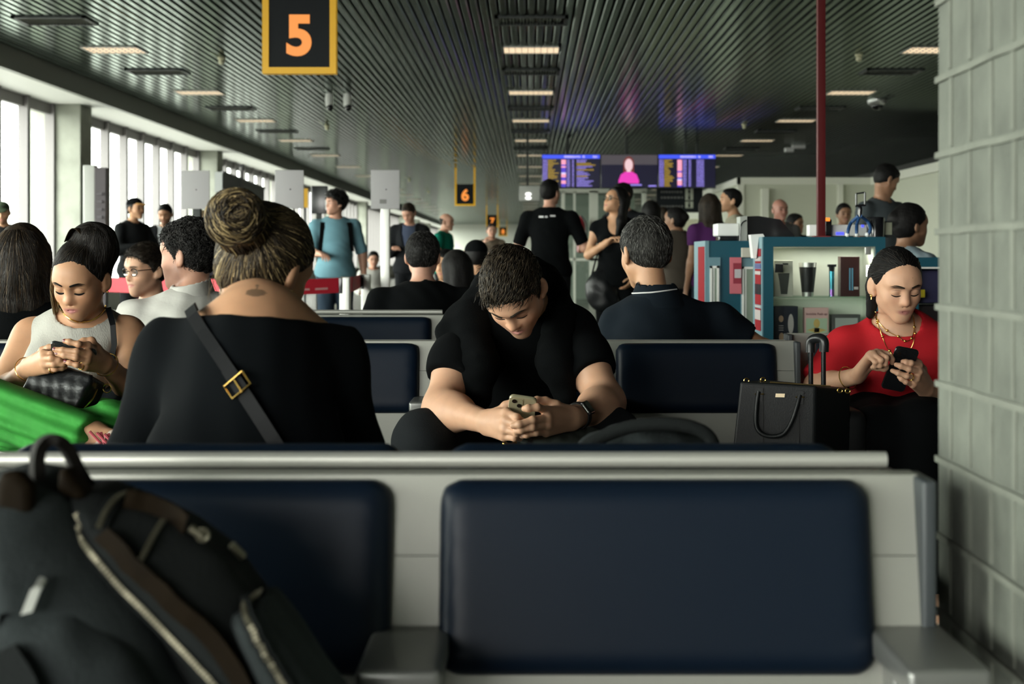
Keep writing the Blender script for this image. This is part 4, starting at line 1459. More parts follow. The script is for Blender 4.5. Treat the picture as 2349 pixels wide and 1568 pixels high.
kL = [P(1252, 941, 3.612), P(1256, 958, 3.60), P(1256, 975, 3.603), P(1252, 991, 3.618)]
cL = [[P(1233, 934, 3.577), P(1212, 936, 3.573), P(1203, 937, 3.578)], [P(1222, 963, 3.568), P(1192, 973, 3.560), P(1177, 976, 3.566)],
      [P(1222, 979, 3.570), P(1196, 986, 3.566), P(1184, 989, 3.572)], [P(1230, 992, 3.586), P(1208, 997, 3.582), P(1197, 999, 3.586)]]
tL = [P(1275, 930, 3.665), P(1252, 920, 3.665), P(1232, 918, 3.66), P(1222, 921, 3.655)]
J['handR'] = lambda F: fingers(F, J['wrR'], kR, cR, tR, rk=0.0096, rp=0.019)
J['handL'] = lambda F: fingers(F, J['wrL'], kL, cL, tL, rk=0.0096, rp=0.019)
t = thing('person', 'man in black T-shirt leaning forward over a phone held in both hands', 'person')
F = Field(); G = 1.04
torso(F, J, 0.0, G)
for q in 'LR':
    leg(F, J, q, 0.0, 2.0, 1.1); arm(F, J, q, 0.0, 2.0, 1.2); F.cap(J['an' + q], J['toe' + q], 0.036, 0.026, 0.02)
    F.ell(J['sh' + q].lerp(J['el' + q], 0.5) + Vector((0, -0.012, 0)), (0.050, 0.050, 0.085), None, 0.03)
    F.ell(J['el' + q].lerp(J['wr' + q], 0.28), (0.052, 0.050, 0.046), None, 0.03)
    J['hand' + q](F)
T = headT(J['head'], J['R'], J['s'])
F.cap(J['neck'] - Vector((0, 0, 0.03)), T(0, -0.022, -0.055), 0.064, 0.056, 0.03)
head_prims(F, J['head'], J['R'], J['s'], False, 'down', 0.7)
hw = [boxat(J['head'], 0.15, 0.0026), boxat(P(1195, 965, 3.62), 0.10, 0.0021)]
hw[1] = (A((-0.14, 3.53, 0.595)), A((0.13, 3.74, 0.745)), 0.0021)
M_skinf = M_skin
body = soft('body', F, 0.008, M_skin, t, fine=hw, color_fn=skin_tone(J['head'], J['R'], J['s'], SK['fair'], stubble=0.35, eyes=False, lip=(0.45, 0.2, 0.17)))
S = shirt_field(J, 0.012, G, False, 0.62, 0.075, None, 0.1, ag=1.12, so=0.008)
for q in 'LR': S.ell(J['sh' + q].lerp(J['el' + q], 0.5) + Vector((0, -0.012, 0)), (0.068, 0.068, 0.10), None, 0.03, clip=[(J['sh' + q].lerp(J['el' + q], 0.62), J['el' + q] - J['sh' + q])])
soft('shirt', S, 0.008, M_black, t, warp=folds(0.005, 26, 4))
# dark sweater thrown over the shoulders, its sleeves falling in front
S = Field()
nb = J['neck']
for q, px in (('shR', 1052), ('shL', 1342)):
    S.cap(nb + Vector((0, 0.04, 0.02)), J[q] + Vector((0, 0.0, 0.012)), 0.07, 0.045, 0.05)
S.cap(P(1070, 742, 4.06), P(1026, 768, 4.04), 0.045, 0.034, 0.05)
S.cap(P(1075, 735, 4.04), P(1095, 830, 3.98), 0.055, 0.05, 0.05); S.cap(P(1095, 830, 3.98), P(1100, 915, 3.99), 0.048, 0.036, 0.05)
S.cap(P(1282, 735, 4.04), P(1278, 830, 3.98), 0.05, 0.048, 0.05); S.cap(P(1278, 830, 3.98), P(1296, 905, 4.0), 0.046, 0.036, 0.05)
S.cap(P(1140, 664, 4.12), P(1245, 664, 4.12), 0.07, 0.07, 0.06)
S.cap(J['neck'] - Vector((0, -0.01, 0.06)), T(0, -0.02, -0.05), 0.066, 0.075, 0.01, op='s')
soft('sweater', S, 0.009, mat('cloth_black_knit', (0.0026, 0.0032, 0.0035), 0.98, spec=0.08, bump=0.5, bscale=260, bdist=0.003), t, warp=folds(0.009, 30, 8))
Fp = Field(); Rc, Rp = axes(J)
Fp.ell(J['hip'], (0.19, 0.15, 0.14), Rp, 0.05)
for q in 'LR': leg(Fp, J, q, 0.016, 2.0, 1.12)
soft('trousers', Fp, 0.010, M_jean, t, warp=folds(0.005, 30, 9))
for q in 'LR':
    Fs = Field().cap(J['an' + q] - Vector((0, 0, 0.03)), J['toe' + q], 0.045, 0.036, 0.02); soft('shoe', Fs, 0.014, mat('shoe_dark', (0.03, 0.03, 0.032), 0.5), t)
hr = soft('hair', hair_field(J['head'], J['R'], J['s'], 'short', -0.002), 0.004, H_brown, t, warp=folds(0.003, 100, 5))
pal = [A((0.009, 0.0068, 0.0045)), A((0.022, 0.0165, 0.0105)), A((0.060, 0.046, 0.030))]
short_strands(J, hr, 3800, pal, 2, 0.036, 0.006, r=0.0011, spread=0.22)
brows(t, J, body, H_brown, thick=1.35, w=0.8)
nails(t, [(cL[i][2], cL[i][1], (0.1, -1, 0.25)) for i in range(4)] + [(cR[0][2], cR[0][1], (0.5, -1, 0))], mat('natural_nail', (0.55, 0.36, 0.30), 0.3))
settle(t)
man_wr = J['wrL']; man_el = J['elL']
# watch
d = (man_el - man_wr).normalized(); wc = man_wr + d * 0.028
a = d.cross(Vector((0, -1, 0.5))).normalized(); bq = a.cross(d)
t = thing('wrist_watch', 'black square faced smart watch on the wrist of the man with the phone', 'watch')
b = MB(); ring = lambda off, r: [wc + d * off + (a * math.cos(q) + bq * math.sin(q)) * r for q in np.linspace(0, 2 * PI, 28)[:-1]]
V = [ring(o_, r_) for o_, r_ in ((-0.011, 0.0335), (-0.010, 0.0355), (0.010, 0.037), (0.011, 0.035))]
vs = sum(V, []); n_ = 27
b.add(vs, [(k * n_ + i, k * n_ + (i + 1) % n_, (k + 1) * n_ + (i + 1) % n_, (k + 1) * n_ + i) for k in range(3) for i in range(n_)], True); b.build('strap', mat('black_rubber', (0.012, 0.012, 0.013), 0.5), t)
fn = (Vector((0.15, -1, 0.35)) - d * d.dot(Vector((0.15, -1, 0.35)))).normalized(); fx = d.cross(fn)
F = Field().box(wc + fn * 0.0375, (0.0185, 0.0205, 0.0058), 0.005, R=Matrix((d, fx, fn)).transposed()); soft('watch_case', F, 0.0022, mat('black_gloss', (0.01, 0.01, 0.011), 0.12, spec=0.6), t)
b = MB().tube([wc + fn * 0.0385 - d * 0.019 - fx * 0.012, wc + fn * 0.0385 - d * 0.019 + fx * 0.012], 0.0022, 8); b.build('side_button', M_chrome, t)
settle(t)
phone('phone in a pale gold case held by the man in the black T-shirt', P(1201, 909, 3.618), (0.10, -0.62, 0.78), (-0.1, -0.78, -0.62), 0.071, 0.146, 0.0105,
      mat('gold_case', (0.50, 0.46, 0.30), 0.25, metal=0.35, coat=0.4), lens_side=-1, lenses=2)

# ------------------------------------------------------------------ woman with the hair bun, seen from behind
J = shoulders(dict(head=P(606, 619, 2.65), R=rot(-24, 22, 10), s=0.92),
              hip=Vector((-0.48, 2.30, 0.55)), mid=Vector((-0.48, 2.40, 0.72)), neck=P(597, 722, 2.54),
              shL=P(406, 817, 2.54), shR=P(742, 820, 2.56), elL=P(330, 1050, 2.54), elR=P(798, 1050, 2.56), wrL=P(430, 1110, 2.74), wrR=P(735, 1110, 2.76),
              hipL=Vector((-0.57, 2.3, 0.53)), hipR=Vector((-0.39, 2.3, 0.53)), knL=Vector((-0.62, 2.76, 0.55)), knR=Vector((-0.36, 2.76, 0.55)),
              anL=Vector((-0.62, 2.74, 0.1)), anR=Vector((-0.36, 2.74, 0.1)))
t = thing('person', 'woman with streaked blond hair in a bun, seen from behind in a black top', 'person')
tp = P(587, 669, 2.2)
def tattoo(V, q, col):
    px = V[:, 0] * FPX / V[:, 1] + PX0; py = 590 - (V[:, 2] - ZC) * FPX / V[:, 1]
    w = ((px - 587) / 24) ** 2 + ((py - 671) / 8.5) ** 2
    stem = (abs(px - 590) < 3) & (abs(py - 660) < 8)
    m = ((w < 1) | stem) & (V[:, 1] < J['neck'].y + 0.02)
    col[m] = col[m] * 0.35 + A((0.02, 0.025, 0.02)) * 0.65
F = body_field(J, 1.1, True, 'down', gn=1.05)
for q, sgn in (('shL', -1), ('shR', 1)): F.cap(J['neck'] + Vector((0, 0, -0.045)), J[q] + Vector((0, 0, -0.01)), 0.07, 0.045, 0.05)
body = soft('body', F, 0.008, M_skin, t, fine=[boxat(J['head'], 0.15, 0.003), (A((-0.60, 2.36, 0.96)), A((-0.36, 2.60, 1.07)), 0.003)], color_fn=skin_tone(J['head'], J['R'], 0.95, SK['tan'], eyes=False, extra=tattoo))
S = Field(); Rc, Rp = torso(S, J, 0.012, 1.15, True)
S.ell(J['hip'], (0.2, 0.15, 0.16), Rp, 0.06)
for q in 'LR': arm(S, J, q, 0.014, 1.85, 1.22)
for q, sgn in (('shL', -1), ('shR', 1)): S.cap(J['neck'] + Vector((0, 0, -0.05)), J[q] + Vector((0, 0, -0.01)), 0.07, 0.058, 0.05)
p1, p2 = P(368, 722, 2.47), P(762, 738, 2.47); e = (p2 - p1).normalized(); nn = e.cross(Vector((0, 1, -0.12))).normalized()
if nn.z < 0: nn = -nn
S.p.append(('plane', 'i', 0, None, None, (A(p1), A(nn)), None))
top = soft('top', S, 0.008, mat('cloth_black_jersey', (0.0019, 0.0029, 0.0038), 0.95, spec=0.10, bump=0.1, bscale=200, bdist=0.003), t, warp=folds(0.004, 22, 12))
Fp = Field(); Fp.ell(J['hip'] - Vector((0, 0, 0.02)), (0.2, 0.15, 0.12), Rp, 0.05)
for q in 'LR': leg(Fp, J, q, 0.016, 2.0, 1.0)
soft('trousers', Fp, 0.014, M_jean, t)
hf = hair_field(J['head'], J['R'], J['s'], 'up', 0.003)
T = headT(J['head'], J['R'], J['s'])
bun = P(540, 500, 2.53)
hf.ell(bun, (0.049, 0.045, 0.054), None, 0.012)
hf.cap(bun, P(600, 520, 2.62), 0.035, 0.04, 0.02)
hr = soft('hair', hf, 0.005, H_blond if False else H_brown, t, warp=folds(0.003, 90, 2))
Ri = J['R'].inverted()
knot = (Ri @ (P(585, 512, 2.56) - J['head'])) / J['s']
pal = [A((0.017, 0.012, 0.008)), A((0.05, 0.036, 0.020)), A((0.15, 0.108, 0.052)), A((0.36, 0.27, 0.135))]
pulled_strands(J, hr, 1500, pal, tuple(knot), 3, r0=(0.0895, 0.1115, 0.1025), r=0.0014, wob=0.007)
rs = np.random.RandomState(8); paths, cols = [], []
for i in range(420):                       # the coil of the bun
    ax = Vector((rs.normal() * 0.25 + 0.35, -0.9, rs.normal() * 0.25 + 0.25)).normalized(); a = ax.orthogonal().normalized(); bb = ax.cross(a)
    r_ = rs.uniform(0.55, 1.0); h_ = math.sqrt(max(0, 1 - r_ * r_)) * rs.choice([1, 1, -1]); t0 = rs.uniform(0, 6.28); L = rs.uniform(1.2, 3.2)
    paths.append(np.array([A(bun + (a * (math.cos(t0 + L * u) * r_) + bb * (math.sin(t0 + L * u) * r_) + ax * h_) * (0.0505 + 0.004 * math.sin(5 * u + i))) for u in np.linspace(0, 1, 14)]))
    cols.append(pal[min(3, int(abs(rs.normal()) * 2.1))] * rs.uniform(0.7, 1.3))
strands('bun_lock', paths, cols, hr, 0.0014)
paths, cols = [], []
for i in range(26):                        # loose strands at the nape and temple
    p0 = T(rs.uniform(-0.05, 0.03), -0.088, rs.uniform(-0.062, -0.03)); p1 = p0 + Vector((rs.normal() * 0.012, rs.normal() * 0.006, -rs.uniform(0.02, 0.06)))
    paths.append(np.array([A(p0.lerp(p1, u) + Vector((0.004 * math.sin(4 * u + i), 0, 0))) for u in np.linspace(0, 1, 14)])); cols.append(pal[i % 3])
strands('loose_lock', paths, cols, hr, 0.0007)
ec = T(0.084, -0.008, -0.034)
b = MB(); b.tube([ec + Vector((0.006, -0.004, 0)), ec + Vector((0.008, -0.006, -0.012)), ec + Vector((0.0, -0.008, -0.034))], [0.003, 0.0042, 0.004], 8)
b.tube([ec + Vector((0.0, -0.008, -0.034)), ec + Vector((0.002, -0.006, -0.06)), ec + Vector((-0.004, -0.004, -0.10))], [0.0022, 0.0018, 0.0022], 6); b.build('earring', M_gold, t)
settle(t)
# strap with buckle across her back
bv = bvh_of(top, body)
t = thing('crossbody_strap', 'black shoulder strap with a gold buckle across the back of the bun woman', 'strap')
pts, nrm = [], []
for px, py in ((434, 708), (446, 727), (470, 762), (500, 808), (524, 846), (548, 884), (574, 925), (600, 965), (626, 1008), (655, 1055)):
    p, n = onto(bv, px, py, 0.004 if py > 800 else 0.013, 2.47); pts.append(p); nrm.append(n)
pts = [pts[0] + Vector((-0.012, 0.085, -0.012)), pts[0] + Vector((-0.008, 0.035, 0.012))] + pts
pts = [pts[0]] + [(pts[i - 1] + pts[i] * 2 + pts[i + 1]) / 4 for i in range(1, len(pts) - 1)] + [pts[-1]]
nm = Vector((0, -1, 0.1)).normalized()
wv = (pts[-1] - pts[0]).normalized().cross(nm).normalized()
MB().strip(pts[:8], wv * 0.0215, 0.004, nm).build('strap', mat('strap_leather', (0.0045, 0.005, 0.006), 0.55, spec=0.14), t)
MB().strip([p + nm * 0.0045 for p in pts[6:]], wv * 0.023, 0.004, nm).build('strap_end', MATS['strap_leather'], t)
dv = (pts[8] - pts[6]).normalized(); c = pts[7] + nm * 0.010
b = MB(); q = [c + wv * sx * 0.019 + dv * sz * 0.0135 for sx, sz in ((-1, -1), (1, -1), (1, 1), (-1, 1))]
b.tube(q + [q[0]], 0.0025, 8); b.tube([c - dv * 0.0135, c + dv * 0.016 + nm * 0.002], 0.0018, 6); b.build('buckle', M_gold, t)
settle(t)

# ------------------------------------------------------------------ woman in the white sleeveless top
J = shoulders(dict(head=P(186, 643, 4.25), R=rot(171, 25, -3), s=0.93),
              hip=P(180, 985, 4.40), mid=P(182, 890, 4.38), neck=P(190, 738, 4.33),
              shR=P(74, 772, 4.34), shL=P(290, 768, 4.34), elR=P(2, 908, 4.22), elL=P(312, 905, 4.24), wrR=P(66, 843, 4.02), wrL=P(240, 832, 4.02),
              hipR=P(110, 985, 4.38), hipL=P(250, 985, 4.38), knR=P(-110, 900, 3.98), knL=P(255, 1000, 3.92), anR=P(214, 1000, 3.80), anL=P(265, 1300, 3.92),
              toeR=P(270, 1010, 3.76), toeL=P(265, 1335, 3.78))
kR = [P(100, 810, 3.945), P(101, 822, 3.93), P(104, 836, 3.93), P(109, 848, 3.94)]
cR = [[P(118, 812, 3.93), P(128, 816, 3.945)], [P(119, 822, 3.905), P(136, 826, 3.91), P(146, 827, 3.93)], [P(124, 835, 3.908), P(144, 834, 3.915), P(154, 833, 3.93)], [P(127, 846, 3.92), P(142, 844, 3.93), P(150, 842, 3.94)]]
tR = [P(84, 822, 3.985), P(98, 803, 3.975), P(113, 797, 3.965), P(122, 794, 3.96)]
kL = [P(201, 792, 3.93), P(202, 810, 3.915), P(199, 826, 3.915), P(194, 842, 3.925)]
cL = [[P(180, 789, 3.90), P(160, 784, 3.90), P(149, 782, 3.905)], [P(176, 806, 3.885), P(144, 803, 3.885), P(126, 801, 3.89)], [P(174, 820, 3.885), P(148, 815, 3.885), P(131, 811, 3.89)], [P(176, 837, 3.90), P(160, 832, 3.90), P(151, 829, 3.905)]]
tL = [P(222, 800, 3.975), P(210, 781, 3.97), P(192, 782, 3.965), P(182, 785, 3.96)]
J['handR'] = lambda F: fingers(F, J['wrR'], kR, cR, tR, rk=0.0086, rp=0.017)
J['handL'] = lambda F: fingers(F, J['wrL'], kL, cL, tL, rk=0.0086, rp=0.017)
t = thing('person', 'woman in a white sleeveless top and green trousers with legs crossed, looking at her phone', 'person')
F = body_field(J, 1.08, True, 'down', gn=0.98)
for q in 'LR': F.cap(J['sh' + q], J['el' + q], 0.056, 0.046, 0.03)
bx_ = (A((-1.42, 3.84, 0.72)), A((-1.15, 4.08, 0.87)), 0.0022)
body = soft('body', F, 0.008, M_skin, t, fine=[boxat(J['head'], 0.15, 0.0026), bx_], color_fn=skin_tone(J['head'], J['R'], 0.93, SK['tan'], eyes=False, lip=(0.36, 0.13, 0.12)))
S = shirt_field(J, 0.009, 1.08, True, 0, 0.070, J['hip'], 0.4, bust=1.18)
for q, sg in (('R', -1), ('L', 1)):
    S.cap(J['sh' + q] + Vector((sg * 0.035, -0.16, -0.03)), J['sh' + q] + Vector((sg * 0.035, 0.16, -0.03)), 0.055, 0.055, 0.01, op='s')
    S.cap(J['sh' + q] + Vector((sg * 0.05, 0, 0.04)), J['el' + q], 0.058, 0.058, 0.01, op='s')
tank = soft('tank_top', S, 0.006, cloth('white_rib', (0.43, 0.425, 0.385), 0.8, 0.5, 300, stretch=(1, 1, 0.02)), t, warp=folds(0.002, 40, 3))
Fp = Field(); Rc, Rp = axes(J)
Fp.ell(J['hip'], (0.19, 0.15, 0.13), Rp, 0.05)
Fp.cap(J['hipR'], J['knR'], 0.11, 0.085, 0.04); Fp.cap(J['knR'], J['anR'] + Vector((-0.02, 0, 0)), 0.085, 0.062, 0.04, clip=[(J['anR'] + Vector((0.0, 0, 0)), J['anR'] - J['knR'])])
Fp.cap(J['knR'].lerp(J['anR'], .3) + Vector((0, 0.0, -0.03)), J['anR'] + Vector((-0.03, 0, -0.03)), 0.06, 0.045, 0.04, clip=[(J['anR'], J['anR'] - J['knR'])])
Fp.cap(J['hipL'], J['knL'], 0.11, 0.085, 0.04); Fp.cap(J['knL'], J['anL'], 0.09, 0.10, 0.04)
def pleats(X, Y, Z):
    u = (Z - (0.60 - 0.26 * (X + 1.3))); 
    return 0.006 * np.sin(u * 150 + 6 * X) + 0.004 * np.sin(u * 90 - 11 * X + 2 * Y)
soft('trousers', Fp, 0.008, cloth('green', (0.038, 0.245, 0.040), 0.75, 0.15, 150, var=0.18, vscale=9), t, warp=pleats)
T = headT(J['head'], J['R'], J['s'])
hf = hair_field(J['head'], J['R'], J['s'], 'up', 0.001)
hf.ell(T(-0.035, -0.055, 0.125), (0.062, 0.055, 0.05), None, 0.02)
hf.ell(T(-0.055, -0.06, 0.085), (0.05, 0.06, 0.06), None, 0.02)
hr = soft('hair', hf, 0.005, H_black, t, warp=folds(0.003, 90, 2))
pal = [A((0.006, 0.005, 0.004)), A((0.012, 0.009, 0.007)), A((0.022, 0.016, 0.01)), A((0.10, 0.065, 0.03))]
pulled_strands(J, hr, 1200, pal[:3], (-0.035, -0.045, 0.15), 3, r0=(0.0875, 0.1095, 0.1005), r=0.0011, wob=0.004)
paths, cols = [], []
for i in range(60):                      # a looped bun and the fair lock beside the cheek
    u0 = rs.uniform(-0.012, 0.012)
    paths.append(np.array([A(T(0.035 - 0.075 * u + u0 * 0.4, -0.02 + u0, 0.13 + 0.045 * math.sin(PI * u) * (1 + 8 * u0))) for u in np.linspace(0, 1, 14)])); cols.append(pal[rs.randint(1, 4)])
strands('loop_lock', paths, cols, hr, 0.0012); paths, cols = [], []
for i in range(110):
    y0, z0 = rs.uniform(-0.03, 0.025), rs.uniform(0.0, 0.05)
    e0 = rs.uniform(0.02, 0.035)
    paths.append(np.array([A(T(0.082 + e0 * 0.6 * math.sin(u * 2.0) * 0.9 - 0.004 * u, y0 + 0.015 * u, z0 - u * rs.uniform(0.10, 0.16))) for u in np.linspace(0, 1, 14)])); cols.append(A((0.24, 0.17, 0.085)) * rs.uniform(0.3, 1.3))
strands('cheek_lock', paths, cols, hr, 0.0011)
brows(t, J, body, H_black, thick=1.0, w=1.9)
for sx in (-1, 1):
    MB().ball(T(sx * 0.085, 0.002, -0.035), 0.0035, 8).build('earring', M_gold, t)
nails(t, [(cL[i][2], cL[i][1], (0.15, -1, 0.3)) for i in range(4)], M_nail, 1.05)
kn = [P(128, 690, 4.26), P(140, 712, 4.21), P(160, 730, 4.19), P(187, 739, 4.18), P(215, 733, 4.2), P(236, 715, 4.23), P(246, 696, 4.27)]
bvn = bvh_of(body, tank)
kn = [onto(bvn, q.x, q.y, 0.002, 4.2)[0] for q in smooth_path([(132, 693, 0), (142, 713, 0), (161, 730, 0), (187, 738, 0), (213, 733, 0), (234, 716, 0), (243, 700, 0)], 5)]
MB().tube(kn, 0.0024, 6).build('necklace', M_gold, t)
b = MB()
for i, w in enumerate(('wrR', 'wrL')):
    e = J['el' + w[2]]; d = (e - J[w]).normalized(); a = d.orthogonal().normalized(); c2 = d.cross(a); wc = J[w] + d * 0.012
    MB().tube([wc + (a * math.cos(q) + c2 * math.sin(q)) * 0.0345 for q in np.linspace(0, 2 * PI, 22)[:-1]], 0.0016, 6, closed=True).build('bracelet', M_gold, t)
for kn_, ch, u in ((kL[3], cL[3], 0.45), (kR[3], cR[3], 0.6)):
    p = kn_.lerp(ch[0], u); d = (ch[0] - kn_).normalized(); a = d.orthogonal().normalized(); c2 = d.cross(a)
    MB().tube([p + (a * math.cos(q) + c2 * math.sin(q)) * 0.0095 for q in np.linspace(0, 2 * PI, 16)[:-1]], 0.0016, 6, closed=True).build('ring', M_gold, t)
Fs = Field().cap(J['anR'] + Vector((0.015, 0, -0.03)), J['toeR'], 0.042, 0.032, 0.02); sh = soft('sandal', Fs, 0.008, mat('sandal_pale', (0.45, 0.36, 0.30), 0.6), t)
b = MB()
for i in range(6):
    p = J['anR'].lerp(J['toeR'], 0.1 + 0.15 * i) + Vector((0.02, -0.0, -0.01))
    b.tube([p + Vector((-0.02 + 0.02 * (i % 2), -0.052, 0.03)), p + Vector((0.01, -0.056, 0.0)), p + Vector((-0.015 + 0.03 * (i % 2), -0.052, -0.03))], 0.004, 6)
b.build('sandal_strap', mat('strap_red', (0.45, 0.08, 0.10), 0.5), sh)
settle(t)
phone('dark phone held sideways by the woman in the white top', P(117, 800, 3.935), (-1, -0.10, 0.22), (-0.1, -0.72, -0.62), 0.066, 0.125, 0.009, mat('dark_case', (0.02, 0.024, 0.024), 0.25), lens_side=1, lenses=2)
# quilted bag on her lap
t = thing('handbag', 'black quilted handbag with gold zip pulls on the lap of the woman in white', 'handbag')
Mb = Matrix.Rotation(math.radians(15), 3, 'Y') @ Matrix.Rotation(math.radians(-22), 3, 'Z') @ Matrix.Rotation(math.radians(-18), 3, 'X')
bc = P(146, 892, 4.0)
M_quilt = mat('black_leather', (0.006, 0.007, 0.008), 0.36, spec=0.4, bump=0.35, bscale=60, bdist=0.004)
def quilt(X, Y, Z):
    return 0.0013 * np.sin(100 * (X + Z)) * np.sin(100 * (X - Z + 0.6 * Y))
soft('bag_body', Field().box(bc, (0.100, 0.045, 0.058), 0.013, R=Mb), 0.004, M_quilt, t, warp=quilt)
W_ = lambda x, y, z: bc + Mb @ Vector((x, y, z))
MB().tube([W_(-0.09, -0.03, 0.055), W_(0.09, -0.03, 0.055)], 0.0045, 6).build('piping', mat('patent_edge', (0.02, 0.02, 0.022), 0.12), t)
MB().tube([W_(0.104, 0, 0.03), W_(0.112, -0.01, 0.0), W_(0.10, -0.02, -0.045)], 0.0028, 6).build('zip_pull', M_gold, t)
MB().tube([W_(0.11, 0.03, 0.045) + Vector((0.012 * math.cos(q), 0, 0.012 * math.sin(q))) for q in np.linspace(0, 6.28, 13)[:-1]], 0.002, 6, closed=True).build('strap_ring', M_gold, t)
MB().strip([P(242, 860, 4.15), P(254, 840, 4.24), P(262, 790, 4.25), P(259, 745, 4.255), P(248, 705, 4.31)], Vector((0.016, 0, 0.004)), 0.004, Vector((0, 1, 0))).build('shoulder_strap', MATS['strap_leather'], t)
settle(t)
t = soft('denim_jacket', Field().ell(P(268, 935, 4.2), (0.07, 0.08, 0.06), None, 0.02).ell(P(262, 905, 4.26), (0.06, 0.05, 0.07), None, 0.03), 0.01, cloth('denim', (0.06, 0.085, 0.11), 0.9, 0.4, 150), None, warp=folds(0.008, 50, 2))
tag(t, 'crumpled grey blue denim garment on the seat beside the woman in white', 'garment')

# ------------------------------------------------------------------ woman in red
J = shoulders(dict(head=P(2055, 654, 4.58), R=rot(188, 20, 2), s=0.95),
              hip=P(2062, 960, 4.80), mid=P(2062, 875, 4.76), neck=P(2060, 750, 4.68),
              shR=P(1942, 798, 4.68), shL=P(2172, 798, 4.68), elR=P(1872, 884, 4.63), elL=P(2200, 905, 4.6), wrR=P(1966, 862, 4.42), wrL=P(2126, 893, 4.42),
              hipR=P(2000, 965, 4.78), hipL=P(2125, 965, 4.78), knR=P(2010, 1000, 4.28), knL=P(2110, 985, 4.26), anR=Vector((1.02, 4.3, 0.09)), anL=Vector((1.18, 4.2, 0.09)))
kR = [P(2019, 808, 4.335), P(2011, 807, 4.315), P(2002, 810, 4.30), P(1993, 816, 4.30)]
cR = [[P(2040, 812, 4.325), P(2046, 824, 4.325), P(2047, 832, 4.33)], [P(2033, 820, 4.285), P(2030, 834, 4.29), P(2024, 840, 4.31)], [P(2021, 826, 4.275), P(2018, 838, 4.285), P(2012, 842, 4.305)], [P(2008, 830, 4.278), P(2006, 840, 4.29), P(2001, 842, 4.305)]]
tR = [P(1995, 838, 4.37), P(2012, 842, 4.36), P(2028, 845, 4.355), P(2036, 842, 4.35)]
kL = [P(2108, 838, 4.325), P(2108, 852, 4.31), P(2102, 868, 4.31), P(2094, 882, 4.325)]
cL = [[P(2090, 832, 4.292), P(2078, 830, 4.292), P(2071, 829, 4.296)], [P(2085, 846, 4.285), P(2066, 839, 4.285), P(2056, 836, 4.29)], [P(2080, 862, 4.287), P(2060, 855, 4.287), P(2047, 850, 4.292)], [P(2078, 876, 4.305), P(2068, 869, 4.305), P(2062, 864, 4.31)]]
tL = [P(2122, 868, 4.40), P(2118, 846, 4.392), P(2108, 832, 4.382), P(2100, 824, 4.375)]
J['handR'] = lambda F: fingers(F, J['wrR'], kR, cR, tR, rk=0.0086, rp=0.0165)
J['handL'] = lambda F: fingers(F, J['wrL'], kL, cL, tL, rk=0.0086, rp=0.0165)
t = thing('person', 'woman in a red top with gold necklaces, reading her phone beside the block pier', 'person')
F = body_field(J, 1.0, True, 'down', gn=0.95)
bx_ = (A((0.98, 4.23, 0.64)), A((1.28, 4.46, 0.80)), 0.0024)
body = soft('body', F, 0.009, M_skin, t, fine=[boxat(J['head'], 0.15, 0.0028), bx_], color_fn=skin_tone(J['head'], J['R'], 0.95, SK['fair'], eyes=False, lip=(0.36, 0.14, 0.12)))
S = shirt_field(J, 0.012, 1.0, True, 0.93, 0.070, J['hip'] + Vector((0, 0, 0.05)), 0.2, ag=1.15, so=0.01)
redtop = soft('top', S, 0.008, cloth('red', (0.52, 0.018, 0.026), 0.75, 0.15, 180), t, warp=folds(0.005, 26, 21))
Fp = Field(); Rc, Rp = axes(J)
Fp.ell(J['hip'], (0.19, 0.15, 0.14), Rp, 0.05)
for q in 'LR': leg(Fp, J, q, 0.022, 2.0, 1.12)
soft('trousers', Fp, 0.010, M_black, t, warp=folds(0.006, 24, 5))
T = headT(J['head'], J['R'], J['s'])
hf = hair_field(J['head'], J['R'], J['s'], 'up', 0.0)
hf.cap(T(0.045, -0.07, -0.03), T(0.055, -0.06, -0.13), 0.028, 0.014, 0.02); hf.cap(T(-0.045, -0.07, -0.03), T(-0.05, -0.06, -0.10), 0.026, 0.014, 0.02)
hr = soft('hair', hf, 0.005, H_black, t, warp=folds(0.002, 90, 2))
pulled_strands(J, hr, 900, [A((0.005, 0.0045, 0.004)), A((0.010, 0.008, 0.007)), A((0.017, 0.013, 0.010))], (0, -0.112, -0.02), 5, r0=(0.0865, 0.1085, 0.0995), r=0.0011, wob=0.003)
brows(t, J, body, H_brown, thick=0.9, w=1.2)
ec = T(0.083, 0.0, -0.035)
MB().ball(ec, 0.005, 8).tube([ec, ec - Vector((0, 0, 0.012))], 0.002, 6).build('earring', M_gold, t)
bvn = bvh_of(body, redtop)
for pts, beads, nm in (([(2012, 718, 4.60), (2014, 735, 4.57), (2035, 758, 4.545), (2060, 772, 4.535), (2075, 782, 4.53), (2090, 776, 4.53), (2096, 750, 4.55), (2092, 722, 4.60)], 5, 'a'),
                       ([(2008, 715, 4.61), (2013, 740, 4.565), (2024, 772, 4.54), (2040, 806, 4.52), (2062, 822, 4.515), (2088, 800, 4.52), (2098, 765, 4.54), (2094, 725, 4.59)], 6, 'b')):
    pp = [onto(bvn, q[0], q[1], 0.0025, q[2])[0] for q in pts]
    b = MB().tube([onto(bvn, q.x, q.y, 0.0025, 4.55)[0] for q in smooth_path([(q[0], q[1], 0) for q in pts], 5)], 0.0013, 5)
    for i in range(1, len(pp) - 1): b.ball(pp[i] + Vector((0, -0.002, 0)), 0.0048, 8)
    b.build('necklace', M_gold, t)
d = (J['elR'] - J['wrR']).normalized(); a = d.orthogonal().normalized(); c2 = d.cross(a); wc = J['wrR'] + d * 0.05
MB().tube([wc + (a * math.cos(q) + c2 * math.sin(q)) * 0.036 + d * 0.01 * math.cos(q) for q in np.linspace(0, 2 * PI, 22)[:-1]], 0.0018, 6, closed=True).ball(wc + Vector((0, -0.034, 0.012)), 0.006, 8).build('bracelet', M_gold, t)
